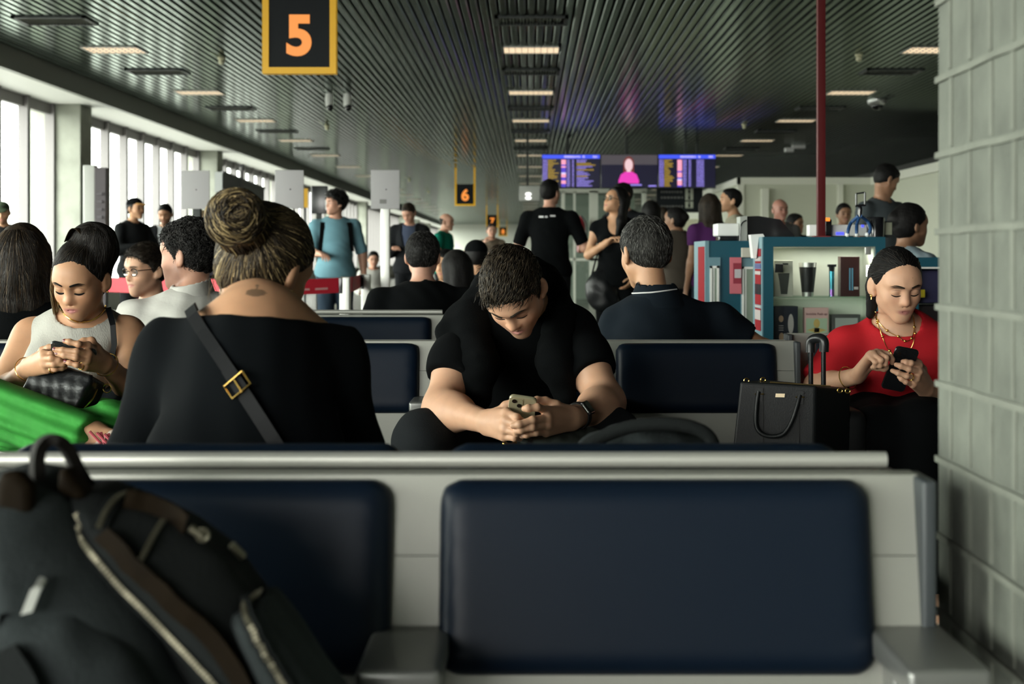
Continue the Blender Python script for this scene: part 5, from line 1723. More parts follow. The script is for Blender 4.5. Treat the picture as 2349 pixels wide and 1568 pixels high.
p = kL[2].lerp(cL[2][0], 0.55); d = (cL[2][0] - kL[2]).normalized(); a = d.orthogonal().normalized(); c2 = d.cross(a)
MB().tube([p + (a * math.cos(q) + c2 * math.sin(q)) * 0.0096 for q in np.linspace(0, 2 * PI, 16)[:-1]], 0.002, 6, closed=True).build('ring', M_gold, t)
settle(t)
phone('black phone held by the woman in the red top', P(2083, 798, 4.318), (0.22, -0.42, 0.88), (0.0, -0.9, -0.42), 0.074, 0.15, 0.0095, mat('black_gloss2', (0.008, 0.009, 0.010), 0.18), lens_side=-1, lenses=1)


# ================================================================== LUGGAGE
def tubeobj(name, pts, r, m, parent, n=8, closed=False): return MB().tube(pts, r, n, closed=closed).build(name, m, parent)


M_canvas = mat('grey_canvas', (0.026, 0.032, 0.033), 0.9, spec=0.15, bump=0.5, bscale=220, bdist=0.003, var=0.25, vscale=10)
M_canvas2 = mat('dark_canvas', (0.010, 0.012, 0.012), 0.9, spec=0.15, bump=0.5, bscale=220, bdist=0.003)
M_leath = mat('brown_leather', (0.009, 0.0058, 0.0027), 0.7, spec=0.06, bump=0.2, bscale=70, bdist=0.003, var=0.3, vscale=20)
M_zip = mat('zip_metal', (0.15, 0.14, 0.10), 0.42, metal=0.8)
M_silver = mat('silver', (0.6, 0.6, 0.57), 0.3, metal=0.9)


def teeth(name, path, m, parent, w=0.0055, step=0.0042, tape=None, nrm=Vector((0, -1, 0.2))):
    """metal zip: small teeth along a path, on a dark tape"""
    L = [0.0]
    for a, b_ in zip(path[:-1], path[1:]): L.append(L[-1] + (b_ - a).length)
    b = MB(); s_ = 0.0; i = 0; k = 0
    while s_ < L[-1]:
        while i < len(path) - 2 and L[i + 1] < s_: i += 1
        d = (path[i + 1] - path[i]); f = (s_ - L[i]) / max(1e-9, L[i + 1] - L[i]); p = path[i] + d * f; d = d.normalized()
        wv = d.cross(nrm).normalized(); n = wv.cross(d)
        M = Matrix((wv, d, n)).transposed().to_4x4(); M.translation = p
        b.box((-w / 2, -step * 0.33, -0.001), (w / 2, step * 0.33, 0.0022), M=M)
        s_ += step; k += 1
    o = b.build(name, m, parent)
    if tape:
        d = [(path[min(j + 1, len(path) - 1)] - path[max(j - 1, 0)]).normalized().cross(nrm).normalized() * w * 2.6 for j in range(len(path))]
        MB().strip([p - nrm.normalized() * 0.002 for p in path], d, 0.002, nrm.normalized()).build('zip_tape', tape, o)
    return o


# rucksack lying on the seat close to the camera
t = thing('backpack', 'dark canvas backpack with brown leather trim and metal zips on the front seat row', 'backpack')
YB_ = 1.47
def B(px, py, Y=YB_): p = P(px, py, Y); return (p.x, p.z)
F = Field()
F.poly([B(-60, 1110), B(40, 1075), B(120, 1085), B(190, 1120), B(300, 1280), B(420, 1440), B(560, 1700), B(560, 2100), B(-80, 2100)], YB_, 0.085, 0.05, 0.02, bulge=0.5)
soft('main_compartment', F, 0.007, M_canvas, t, warp=folds(0.006, 30, 4))
F = Field()
F.poly([B(170, 1125), B(235, 1118), B(330, 1150), B(430, 1195), B(520, 1265), B(580, 1345), B(640, 1420), B(720, 1520), B(830, 1700), B(820, 2100), B(520, 2100), B(500, 1640), B(380, 1440), B(230, 1260)], YB_ + 0.005, 0.072, 0.045, 0.02, bulge=0.4)
soft('front_compartment', F, 0.007, M_canvas2, t, warp=folds(0.005, 34, 9))
F = Field()
F.poly([B(560, 1380), B(625, 1352), B(690, 1440), B(790, 1580), B(850, 1720), B(800, 2000), B(690, 1800), B(640, 1600), B(585, 1450)], YB_ - 0.02, 0.072, 0.03, 0.02, bulge=0.3)
soft('outer_pocket', F, 0.007, M_canvas, t, warp=folds(0.004, 40, 2))
F = Field()
F.poly([B(40, 1370), B(110, 1330), B(250, 1345), B(370, 1440), B(470, 1600), B(480, 1900), B(60, 1900), B(0, 1600)], YB_ - 0.09, 0.035, 0.03, 0.02, bulge=0.3)
soft('side_pocket', F, 0.007, M_canvas, t, warp=folds(0.004, 34, 6))
bvb = bvh_of(*[c for c in t.children])
def on(px, py, off=0.003):
    p, n = onto(bvb, px, py, off, YB_ - 0.08); return p
teeth('zip', [on(*q, 0.005) for q in smooth_path([(168, 1185, 0), (185, 1212, 0), (205, 1245, 0), (240, 1288, 0), (290, 1345, 0), (350, 1405, 0), (430, 1490, 0), (510, 1580, 0)], 5) for q in [(q.x, q.y)]], M_zip, t, tape=M_canvas2)
teeth('pocket_zip', [on(q.x, q.y, 0.005) for q in smooth_path([(590, 1362, 0), (566, 1385, 0), (568, 1420, 0), (590, 1470, 0), (625, 1530, 0), (660, 1590, 0)], 5)], M_zip, t, tape=M_canvas2)
teeth('top_zip', [on(q.x, q.y, 0.005) for q in smooth_path([(228, 1212, 0), (242, 1180, 0), (268, 1150, 0), (310, 1136, 0)], 5)], M_zip, t, tape=M_canvas2)
for k, (a, c, e) in enumerate((((345, 1215), (330, 1250), (322, 1285)),)):
    teeth('flap_zip', [on(q.x, q.y, 0.005) for q in smooth_path([(371, 1203, 0), (352, 1232, 0), (332, 1270, 0), (322, 1288, 0)], 4)], M_zip, t)
sp = [on(q.x, q.y, 0.006) for q in smooth_path([(235, 1225, 0), (300, 1290, 0), (390, 1375, 0), (470, 1450, 0), (530, 1525, 0), (575, 1610, 0)], 4)]
MB().strip(sp, Vector((0.014, 0, 0.0115)), 0.006, Vector((0, 1, 0))).build('leather_strap', M_leath, t)
tp_ = [on(q.x, q.y, 0.006) for q in smooth_path([(285, 1158, 0), (330, 1168, 0), (385, 1190, 0), (420, 1215, 0)], 4)]
MB().strip(tp_, Vector((0.006, 0, 0.022)), 0.006, Vector((0, 1, 0))).build('leather_flap', M_leath, t)
# carrying handle with leather tabs
hp = smooth_path([P(92, 1160, YB_ - 0.02), P(85, 1085, YB_ - 0.02), P(88, 1035, YB_ - 0.01), P(105, 1012, YB_), P(130, 1008, YB_), P(155, 1030, YB_ + 0.01), P(178, 1075, YB_ + 0.02), P(210, 1130, YB_ + 0.03)], 5)
MB().strip(hp, [Vector((0.013, -0.022, 0.002))] * len(hp), 0.011, [((hp[min(i + 1, len(hp) - 1)] - hp[max(i - 1, 0)]).normalized().cross(Vector((0.5, -0.85, 0.1))).normalized()) for i in range(len(hp))]).build('handle', mat('handle_dark', (0.007, 0.006, 0.005), 0.7, spec=0.1), t)
F = Field(); F.poly([B(62, 1072), B(72, 1055), B(108, 1052), B(138, 1085), B(140, 1182), B(48, 1182)], YB_ - 0.075, 0.012, 0.008)
soft('leather_tab', F, 0.004, M_leath, t)
F = Field(); F.poly([B(165, 1062), B(188, 1062), B(232, 1120), B(215, 1135), B(160, 1112)], YB_ - 0.03, 0.02, 0.012)
soft('leather_tab', F, 0.004, M_leath, t)
zp = on(95, 1330, 0.008)
MB().tube([on(98, 1330, 0.010), on(84, 1355, 0.012)], 0.004, 8).strip([on(84, 1350, 0.013), on(62, 1408, 0.013)], Vector((0.011, 0, 0.003)), 0.004, Vector((0, 1, 0.2))).build('zip_pull', M_silver, t)
for a, b_ in (((515, 1265), (540, 1288)), ((425, 1225), (455, 1245))):
    MB().tube([on(*a, 0.010), on(*b_, 0.010)], 0.0045, 8).build('zip_pull', M_zip, t)
MB().tube([on(455, 1240, .01) + Vector((0.006 * math.cos(q), -0.004, 0.006 * math.sin(q))) for q in np.linspace(0, 6.28, 15)[:-1]], 0.0018, 6, closed=True).build('ring', M_zip, t)
MB().strip([on(q.x, q.y, 0.01) for q in smooth_path([(-10, 1500, 0), (30, 1560, 0), (60, 1640, 0)], 4)], Vector((0.05, 0, 0.02)), 0.008, Vector((0, 1, 0))).build('shoulder_strap', M_canvas2, t)
settle(t)

# black soft bag on the seats behind the rail, only its arched top showing
t = thing('duffel_bag', 'black bag with an arched padded handle on the seat behind the front rail', 'bag')
Yb = 2.22
F = Field()
F.poly([B(1330, 1028, Yb), B(1400, 990, Yb), B(1480, 978, Yb), B(1560, 985, Yb), B(1630, 1020, Yb), B(1650, 1200, Yb), B(1300, 1200, Yb)], Yb + 0.06, 0.09, 0.05, bulge=0.3)
soft('bag_body', F, 0.008, M_canvas, t, warp=folds(0.008, 40, 3))
ar = smooth_path([P(1335, 1028, Yb - 0.05), P(1385, 1000, Yb - 0.05), P(1450, 978, Yb - 0.05), P(1530, 972, Yb - 0.05), P(1590, 980, Yb - 0.05), P(1630, 1005, Yb - 0.05), P(1645, 1060, Yb - 0.05)], 5)
MB().tube(ar, [0.006] + [0.0105] * (len(ar) - 2) + [0.008], 10).build('handle', M_canvas2, t)
settle(t)
# grey bag between the man's knees
t = thing('sling_bag', 'grey nylon bag with gold zip charms between the knees of the man with the phone', 'bag')
F = Field().ell(P(1265, 1030, 3.70), (0.105, 0.06, 0.055), Matrix.Rotation(0.1, 3, 'Y'), 0.02).ell(P(1330, 1022, 3.74), (0.09, 0.055, 0.05), None, 0.03)
bo = soft('bag_body', F, 0.006, cloth('grey_nylon', (0.045, 0.052, 0.046), 0.7, 0.4, 60), t, warp=folds(0.006, 60, 11))
bvs = bvh_of(bo)
teeth('zip', [onto(bvs, q.x, q.y, 0.003, 3.66)[0] for q in smooth_path([(1222, 1000, 0), (1216, 1015, 0), (1214, 1034, 0)], 4)], mat('zip_black', (0.012, 0.012, 0.012), 0.4), t, w=0.012)
MB().ball(P(1158, 1017, 3.66), (0.008, 0.006, 0.006), 8).tube([P(1158, 1017, 3.66), P(1172, 1019, 3.66), P(1185, 1014, 3.665)], 0.0045, 6).ball(P(1172, 1021, 3.655), (0.007, 0.006, 0.004), 8).build('zip_charm', M_gold, t)
settle(t)

# trolley case with a tote bag
t = thing('trolley_case', 'black trolley case with its pull handle raised beside the woman in red', 'suitcase')
Yt = 4.22
pl_ = P(1857, 700, Yt); pr_ = P(1886, 700, Yt - 0.05)
F = Field().box((P(1905, 590, 4.3).x - 0.045, 4.30, 0.33), (0.135, 0.12, 0.30), 0.035)
soft('case_shell', F, 0.012, mat('case_black', (0.008, 0.009, 0.0095), 0.6, spec=0.25, bump=0.2, bscale=120, bdist=0.002), t)
for sx in (-0.1, 0.1):
    for sy in (-0.09, 0.09):
        c = P(1905, 590, 4.3) - Vector((0.045, 0, 0)); MB().lathe([(0.024, -0.012), (0.024, 0.012)], (c.x + sx, 4.30 + sy, 0.024), 14, axis=(1, 0, 0)).build('wheel', M_dark, t)
M_rod = mat('black_rod', (0.02, 0.021, 0.022), 0.25, metal=0.6)
for pxx, yy in ((1860, Yt), (1889, Yt - 0.04)):
    x_ = P(pxx, 590, yy)
    b = MB().tube([(x_.x, yy, 0.60), (x_.x, yy, P(0, 900, yy).z)], 0.0095, 10).tube([(x_.x, yy, P(0, 900, yy).z), (x_.x, yy, P(0, 800, yy).z)], 0.0072, 10)
    b.build('handle_rod', M_rod, t)
hp = smooth_path([P(1859, 808, Yt), P(1860, 785, Yt), P(1868, 777, Yt - 0.01), P(1882, 776, Yt - 0.03), P(1890, 783, Yt - 0.04), P(1890, 806, Yt - 0.04)], 5)
MB().tube(hp, 0.0145, 12).build('grip', mat('black_grip', (0.011, 0.012, 0.013), 0.3, spec=0.4), t)
settle(t)

t = thing('tote_bag', 'black structured leather tote with gold plate standing on the trolley case', 'handbag')
M_tote = mat('tote_leather', (0.0085, 0.010, 0.0105), 0.42, spec=0.3, bump=0.25, bscale=240, bdist=0.0015)
Ya, Yw = 4.08, 4.02
f0 = lambda x, z: (x, z)
c1, c2, c3, c4 = P(1697, 874, 4.06), P(1872, 884, 4.02), P(1868, 1100, 4.02), P(1672, 1100, 4.06)
b = MB()
back = [P(1754, 870, 4.22), P(1952, 890, 4.18), P(1948, 1100, 4.18), P(1740, 1100, 4.22)]
vs = [c1, c2, c3, c4] + back
b.add(vs, [(0, 3, 2, 1), (4, 5, 6, 7), (0, 1, 5, 4), (1, 2, 6, 5), (2, 3, 7, 6), (3, 0, 4, 7)])
tb = b.build('bag_body', M_tote, t)
bv_ = tb.modifiers.new('soft', 'BEVEL'); bv_.width = 0.008; bv_.segments = 3
e1 = (c2 - c1).normalized(); dn = (c4 - c1).normalized(); fn_ = e1.cross(dn).normalized()
if fn_.y > 0: fn_ = -fn_
def TB(px, py, off=0.003):
    # point on the front face of the tote seen at a pixel
    d = P(px, py, 1.0) - Vector((0, 0, ZC)); o_ = Vector((0, 0, ZC)); tt = (c1 - o_).dot(fn_) / d.dot(fn_)
    return o_ + d * tt + fn_ * off
hnd = smooth_path([TB(1740, 897, .006), TB(1735, 935, .012), TB(1735, 975, .016), TB(1748, 993, .018), TB(1772, 999, .018), TB(1798, 992, .018), TB(1816, 965, .016), TB(1828, 930, .012), TB(1835, 905, .006)], 5)
MB().tube(hnd, 0.0062, 10).build('handle', M_tote, t)
for px, py in ((1742, 903), (1835, 910)):
    MB().strip([TB(px, py - 14, .003), TB(px - 1, py + 16, .004)], e1 * 0.021, 0.004, fn_).build('handle_tab', M_tote, t)
    MB().tube([TB(px - 10, py, .005), TB(px + 10, py, .005)], 0.002, 6).build('buckle', M_gold, t)
MB().strip([TB(1779, 906, .003), TB(1800, 906.5, .003)], -dn * 0.0105, 0.003, fn_).build('name_plate', mat('pale_gold', (0.75, 0.62, 0.42), 0.3, metal=0.9), t)
for px in (1750, 1832): MB().strip([TB(px, 920, .001), TB(px, 1095, .001)], e1 * 0.003, 0.003, fn_).build('seam', mat('seam_black', (0.004, 0.004, 0.004), 0.6), t)
MB().tube([P(1766, 877, 4.10), P(1905, 886, 4.10)], 0.0035, 6).build('zip', mat('zip_gold', (0.35, 0.25, 0.10), 0.4, metal=0.9), t)
for px, py, Y in ((1712, 872, 4.08), (1750, 870, 4.12), (1926, 895, 4.10), (1944, 896, 4.10)):
    p = P(px, py, Y); MB().tube([p + Vector((0.007 * math.cos(q), -0.004, 0.006 * math.sin(q))) for q in np.linspace(0, 6.28, 13)[:-1]], 0.0022, 6, closed=True).build('ring', M_gold, t)
settle(t)

# ================================================================== KIOSK OF DISPLAY CASES
M_teal = mat('teal_laminate', (0.012, 0.075, 0.108), 0.35, spec=0.35)
M_teal2 = mat('pale_teal_edge', (0.13, 0.24, 0.28), 0.4)
M_case = mat('case_white', (0.55, 0.58, 0.50), 0.6)
M_wfr = mat('white_frame', (0.7, 0.71, 0.68), 0.4)
M_cglass = glass_mat('case_glass', (0.96, 0.98, 0.97), 0.015)
M_red = mat('sticker_red', (0.24, 0.006, 0.012), 0.6, spec=0.15)
M_stw = mat('sticker_white', (0.42, 0.38, 0.37), 0.6, spec=0.15)
M_blu = mat('sticker_blue', (0.06, 0.07, 0.20), 0.6)
M_shelf = glass_mat('shelf_glass', (0.75, 0.86, 0.8), 0.15)


def XZ(px, py, Y): p = P(px, py, Y); return p.x, p.z


YK = 6.9
t = thing('display_case', 'teal glass fronted display case with lit shelves of gadgets behind the woman in red', 'display case', 'teal kiosk display cases')
xl, zt = XZ(1751, 543, YK); xr, _ = XZ(2031, 543, YK); ol, oz = XZ(1774, 565, YK); orr, _ = XZ(2009, 565, YK); zb = P(0, 790, YK).z; D = 0.28
MB().box((xl, YK, oz), (xr, YK + D, zt)).box((xl, YK, 0), (ol, YK + D, oz)).box((orr, YK, 0), (xr, YK + D, oz)).box((ol, YK, 0), (orr, YK + D, zb)).build('carcass', M_teal, t)
MB().box((xl - 0.006, YK + 0.0, 0), (xl, YK + D, zt)).build('side_panel', M_teal2, t)
MB().box((ol, YK + D - 0.02, zb), (orr, YK + D, oz)).box((ol, YK + 0.02, zb), (ol + 0.004, YK + D, oz)).box((orr - 0.004, YK + 0.02, zb), (orr, YK + D, oz)).box((ol, YK + 0.01, zb - 0.001), (orr, YK + D, zb + 0.004)).box((ol, YK + 0.03, oz - 0.004), (orr, YK + D - 0.02, oz)).build('lining', M_case, t)
zs = P(0, 681, YK).z
MB().box((ol, YK + 0.03, zs - 0.006), (orr, YK + D - 0.03, zs)).build('shelf', M_shelf, t)
MB().box((ol, YK + 0.006, zb), (orr, YK + 0.010, oz)).build('glass_door', M_cglass, t)
MB().box((ol + 0.01, YK + 0.012, XZ(0, 625, YK)[1]), (ol + 0.05, YK + 0.03, XZ(0, 605, YK)[1]), 0.003).build('lock', M_camb, t)
MB().box((XZ(1984, 0, YK)[0], YK - 0.004, XZ(0, 584, YK)[1]), (XZ(1998, 0, YK)[0], YK + 0.006, XZ(0, 566, YK)[1]), 0.003).build('lock', M_chrome, t)
MB().box((orr - 0.03, YK + 0.05, XZ(0, 634, YK)[1]), (orr - 0.014, YK + 0.07, XZ(0, 608, YK)[1])).build('lamp', emis('led_white', (1, 1, 0.9), 4.0), t)
stk = [(570, 588, M_red), (590, 598, M_stw), (599, 604, M_red), (605, 616, M_blu), (617, 700, M_red), (622, 630, M_stw), (652, 676, M_camb), (702, 706, M_stw), (708, 760, M_red), (712, 735, M_stw)]
for a, e, m in stk:
    MB().box((xl - 0.009 - (0.001 if m is not M_red else 0), YK + 0.03, XZ(0, e, YK)[1]), (xl - 0.006, YK + 0.2, XZ(0, a, YK)[1])).build('sticker', m, t)
settle(t)
l = area_light('case_lamp', ((ol + orr) / 2, YK + 0.10, oz - 0.012), (0, 0, 0), 0.45, 0.03, 1.5, (1, 0.97, 0.85))
l.parent = t; l.location = l.location - t.location

def on_shelf(px0, px1, z0, top, dy): return XZ(px0, 0, YK)[0], XZ(px1, 0, YK)[0], z0, XZ(0, top, YK)[1], YK + dy
def product(name, label, px0, px1, z0, top, dy, depth, m, group='gadget packages in the display case', lean=0.0):
    tt = thing(name, label, 'package' , group)
    x0, x1, z0, z1, y = on_shelf(px0, px1, z0, top, dy)
    o = MB().box((x0, y, z0), (x1, y + depth, z1), 0.002).build('box', m, tt)
    return tt, x0, x1, z0, z1, y
tt, x0, x1, z0, z1, y = product('product_box', 'white box with a tumbler picture on the upper shelf of the case', 1782, 1826, zs, 597, 0.08, 0.10, mat('box_cream', (0.50, 0.50, 0.42), 0.6))
w = x1 - x0
MB().add([(x0 + w * .28, y - .001, z0 + .075), (x0 + w * .36, y - .001, z0 + .012), (x0 + w * .70, y - .001, z0 + .012), (x0 + w * .82, y - .001, z0 + .115), (x0 + w * .2, y - .001, z0 + .115)], [(0, 1, 2, 3, 4)]).build('print', mat('print_dark', (0.03, 0.035, 0.03), 0.6), tt)
MB().box((x0 + w * .45, y - .0012, z1 - .022), (x0 + w * .75, y - .0004, z1 - .013)).build('print', MATS['print_dark'], tt); settle(tt)
tt = thing('tumbler', 'black insulated tumbler with steel rim and base on the upper shelf', 'tumbler')
xc = XZ(1863, 0, YK)[0]; r1 = XZ(1884, 0, YK)[0] - xc; H_ = XZ(0, 602, YK)[1] - zs
MB().lathe([(r1 * .66, 0.02), (r1 * .96, H_ - 0.022)], (xc, YK + 0.11, zs), 24).build('body', mat('tumbler_black', (0.008, 0.008, 0.009), 0.3), tt)
MB().lathe([(r1 * .62, 0), (r1 * .67, 0.0215)], (xc, YK + 0.11, zs), 24).build('base', M_silver, tt)
MB().lathe([(r1 * .965, H_ - 0.0225), (r1, H_), (r1 * .9, H_)], (xc, YK + 0.11, zs), 24).build('rim', M_silver, tt); settle(tt)
tt = thing('hair_trimmer', 'slim hair trimmer with an iridescent teal and violet handle on the upper shelf', 'trimmer')
xc = XZ(1918, 0, YK)[0]; H_ = XZ(0, 606, YK)[1] - zs
MB().lathe([(0.013, 0), (0.012, 0.05), (0.0135, H_ - 0.035)], (xc, YK + 0.1, zs), 14).build('handle', mat('iridescent', (0.05, 0.28, 0.36), 0.25, metal=0.7, var=0.6, vscale=6), tt)
MB().lathe([(0.0125, 0.0), (0.0125, 0.035)], (xc, YK + 0.0995, zs), 14).build('grip', mat('violet_metal', (0.22, 0.10, 0.35), 0.25, metal=0.7), tt)
MB().lathe([(0.013, H_ - 0.035), (0.015, H_ - 0.012)], (xc, YK + 0.1, zs), 14).box((xc - 0.021, YK + 0.09, zs + H_ - 0.013), (xc + 0.021, YK + 0.11, zs + H_), 0.002).build('blade_head', M_camb, tt); settle(tt)
tt, x0, x1, z0, z1, y = product('product_box', 'dark maroon box with a trimmer picture on the upper shelf', 1937, 1982, zs, 588, 0.09, 0.06, mat('box_maroon', (0.035, 0.010, 0.010), 0.3))
w = x1 - x0
MB().box((x0 + w * .45, y - .001, z0 + .03), (x0 + w * .53, y - .0003, z0 + .14)).box((x0 + w * .58, y - .001, z0 + .03), (x0 + w * .66, y - .0003, z0 + .14)).build('print', mat('print_blue', (0.08, 0.22, 0.33), 0.5), tt)
MB().box((x0 + w * .7, y - .001, z0 + .035), (x0 + w * .92, y - .0003, z0 + .048)).build('print', M_stw, tt); settle(tt)
zl = zb + 0.004
tt, x0, x1, z0, z1, y = product('product_box', 'navy box with a white oval device picture on the lower shelf', 1780, 1836, zl, 703, 0.06, 0.11, mat('box_navy', (0.008, 0.011, 0.022), 0.35))
w = x1 - x0; h = z1 - z0
MB().prism([(x0 + w * .70 + w * .12 * math.cos(q), z0 + h * .52 + h * .27 * math.sin(q)) for q in np.linspace(0, 6.28, 25)[:-1]], y - .0012, y - .0004, lambda u, v, d: (u, d, v)).build('print', M_stw, tt)
MB().prism([(x0 + w * .3 + w * .1 * math.cos(q), z0 + h * .66 + h * .09 * math.sin(q)) for q in np.linspace(0, 6.28, 17)[:-1]], y - .0012, y - .0004, lambda u, v, d: (u, d, v)).prism([(x0 + w * .32 + w * .11 * math.cos(q), z0 + h * .16 + h * .12 * math.sin(q)) for q in np.linspace(0, 6.28, 17)[:-1]], y - .0012, y - .0004, lambda u, v, d: (u, d, v)).build('print', mat('print_skin', (0.42, 0.27, 0.18), 0.5), tt)
for k in range(3): MB().box((x0 + w * .2, y - .0012, z0 + h * (.34 + .06 * k)), (x0 + w * .4, y - .0004, z0 + h * (.36 + .06 * k))).build('print', M_stw, tt)
settle(tt)
tt, x0, x1, z0, z1, y = product('product_box', 'pink box with a yellow figure picture and a headline on the lower shelf', 1854, 1910, zl, 707, 0.09, 0.05, mat('box_pink', (0.62, 0.38, 0.36), 0.5))
w = x1 - x0; h = z1 - z0
MB().box((x0 + w * .06, y - .001, z0 + h * .04), (x1 - w * .06, y - .0002, z0 + h * .70)).build('print', mat('print_mint', (0.40, 0.50, 0.36), 0.5), tt)
MB().prism([(x0 + w * .5 + w * .13 * math.cos(q), z0 + h * .55 + h * .13 * math.sin(q)) for q in np.linspace(0, 6.28, 17)[:-1]], y - .0016, y - .0008, lambda u, v, d: (u, d, v)).prism([(x0 + w * .1, z0 + h * .36), (x0 + w * .4, z0 + h * .42), (x0 + w * .38, z0 + h * .08), (x0 + w * .64, z0 + h * .08), (x0 + w * .60, z0 + h * .42), (x0 + w * .9, z0 + h * .36), (x0 + w * .62, z0 + h * .30), (x0 + w * .4, z0 + h * .30)], y - .0016, y - .0008, lambda u, v, d: (u, d, v)).build('print', mat('print_yellow', (0.55, 0.38, 0.12), 0.5), tt)
text_mesh('headline', 'Invisible Push up', 0.0155, Matrix.Translation(((x0 + x1) / 2, y - 0.0008, z1 - h * .18)) @ FACE_CAM, mat('print_text', (0.15, 0.05, 0.06), 0.5), tt, 0.0003, 0.0003); settle(tt)
tt, x0, x1, z0, z1, y = product('product_box', 'flat grey box at the end of the lower shelf, partly behind the red shoulder', 1918, 1985, zl, 723, 0.1, 0.06, mat('box_grey', (0.05, 0.053, 0.05), 0.5))
w = x1 - x0; h = z1 - z0
MB().box((x0 + w * .12, y - .001, z0 + h * .1), (x1 - w * .1, y - .0003, z1 - h * .12)).build('print', mat('print_grey', (0.30, 0.32, 0.30), 0.5), tt); settle(tt)

# the pole on the kiosk and the things on its top
t = thing('red_pole', 'dark red square pole rising from the kiosk to the ceiling', 'pole')
x0, x1 = XZ(1876, 0, 7.02)[0], XZ(1894, 0, 7.02)[0]
MB().box((x0, 7.02, zt), (x1, 7.02 + (x1 - x0), HC), 0.002).build('post', mat('pole_red', (0.075, 0.006, 0.007), 0.45, spec=0.25), t)
MB().box((x0 - 0.02, 7.0, zt), (x1 + 0.02, 7.07, zt + 0.006)).build('base_plate', mat('pole_plate', (0.2, 0.02, 0.02), 0.4), t); settle(t)
t = thing('phone_tripod', 'flexible blue legged phone tripod standing on the teal kiosk', 'tripod')
YT = 6.98
hub = P(1972, 497, YT)
M_bl = mat('rubber_blue', (0.02, 0.07, 0.19), 0.5)
for pts in ([(1970, 495), (1953, 510), (1946, 527), (1944, 541)], [(1971, 497), (1966, 512), (1965, 528), (1965, 541)], [(1974, 495), (1990, 508), (1997, 526), (1989, 541)]):
    q = smooth_path([P(a, c, YT + (0.03 if i == 1 else -0.01)) for i, (a, c) in enumerate(pts)], 4)
    q = [Vector((v.x, v.y, max(v.z, zt + 0.012))) for v in q]
    lg = MB().tube(q, 0.0085, 10).build('leg', M_bl, t); MB().ball(q[-1], 0.012, 10).build('foot', M_camw, lg)
MB().tube([hub, P(1973, 480, YT)], 0.012, 10).ball(P(1973, 478, YT), 0.012, 10).build('ball_head', M_camb, t)
b = MB(); q = [P(a, c, YT) for a, c in ((1964, 472), (1964, 444), (1984, 441), (1984, 470))]
b.tube([q[0], q[1]], 0.005, 8).tube([q[2], q[3]], 0.005, 8).tube([q[0] + Vector((-.004, 0, 0)), q[3] + Vector((.004, 0, 0))], 0.006, 8).tube([q[1], q[2]], 0.004, 8).build('phone_clamp', M_camb, t); settle(t)

def simple(name, label, cat, parts, group=None):
    t = thing(name, label, cat, group)
    for nm, mb, m in parts: mb.build(nm, m, t)
    settle(t); return t
def bx(px0, py0, px1, py1, Y, d, bev=0.004, mb=None):
    x0, z1 = XZ(px0, py0, Y); x1, z0 = XZ(px1, py1, Y)
    return (mb or MB()).box((x0, Y, z0), (x1, Y + d, z1), bev)
simple('charging_unit', 'low white box with small blue lit displays on the kiosk behind the tripod', 'electronic device', [
    ('housing', bx(1856, 515, 2006, 541, 7.10, 0.07), M_camw), ('display', bx(1918, 532, 1936, 539, 7.095, 0.005, 0.0), emis('blue_led', (0.1, 0.12, 1.0), 1.2)), ('display', bx(1976, 515, 1982, 521, 7.095, 0.005, 0.0), MATS['blue_led'])])
simple('scanner', 'small black device with an orange light next to the red pole', 'electronic device', [
    ('housing', bx(1894, 503, 1908, 541, 7.06, 0.04), M_camb), ('light', bx(1892, 499, 1904, 507, 7.055, 0.01, 0.002), emis('orange_led', (1, 0.25, 0.03), 1.6))])
simple('speaker', 'black speaker cylinder on the kiosk next to the tripod', 'speaker', [('body', MB().lathe([(0.042, 0), (0.045, 0.09), (0.04, 0.10)], (XZ(2008, 0, 7.05)[0], 7.05, zt), 18), M_camb)])
simple('notice_stand', 'pale green framed notice leaning on the kiosk in front of the vendor', 'sign', [('frame', MB().box((XZ(2026, 0, 7.1)[0], 7.1, zt), (XZ(2048, 0, 7.1)[0], 7.112, XZ(0, 507, 7.1)[1]), 0.003), M_dark), ('sheet', bx(2028, 510, 2046, 538, 7.095, 0.006, 0), mat('sheet_green', (0.42, 0.45, 0.32), 0.6))])

# lower cases to the side
Y2 = 7.55
t = thing('display_case', 'low teal display case with narrow white framed glass doors behind the navy polo', 'display case', 'teal kiosk display cases')
xl, zt2 = XZ(1626, 552, Y2); xr, _ = XZ(1742, 552, Y2)
MB().box((xl, Y2, 0), (xr, Y2 + 0.5, zt2)).build('carcass', M_teal, t)
MB().box((xl - 0.02, Y2 - 0.005, 0), (xl, Y2 + 0.5, zt2)).build('side_panel', M_teal2, t)
for a, e, top in ((1626, 1652, 590), (1699, 1737, 592)):
    x0, z1 = XZ(a, top, Y2); x1 = XZ(e, 0, Y2)[0]
    MB().box((x0, Y2 - 0.01, 0.2), (x1, Y2, z1)).build('pale_panel', M_teal2, t)
    x0 += 0.004; x1 -= 0.008; zz = z1 - 0.045; 
    fr = MB()
    fr.box((x0, Y2 - 0.02, 0.3), (x0 + 0.012, Y2 - 0.01, zz)).box((x1 - 0.012, Y2 - 0.02, 0.3), (x1, Y2 - 0.01, zz)).box((x0, Y2 - 0.02, zz - 0.012), (x1, Y2 - 0.01, zz)).box((x0 + 0.018, Y2 - 0.016, 0.3), (x0 + 0.024, Y2 - 0.01, zz))
    fr.build('door_frame', M_wfr, t)
    MB().box((x0 + 0.012, Y2 - 0.014, 0.3), (x1 - 0.012, Y2 - 0.011, zz - 0.012)).build('door_glass', mat('door_glass_dim', (0.22, 0.27, 0.22), 0.15), t)
MB().box((xl - 0.022, Y2 + 0.02, 0.6), (xl - 0.02, Y2 + 0.3, XZ(0, 565, Y2)[1])).build('sticker', M_red, t)
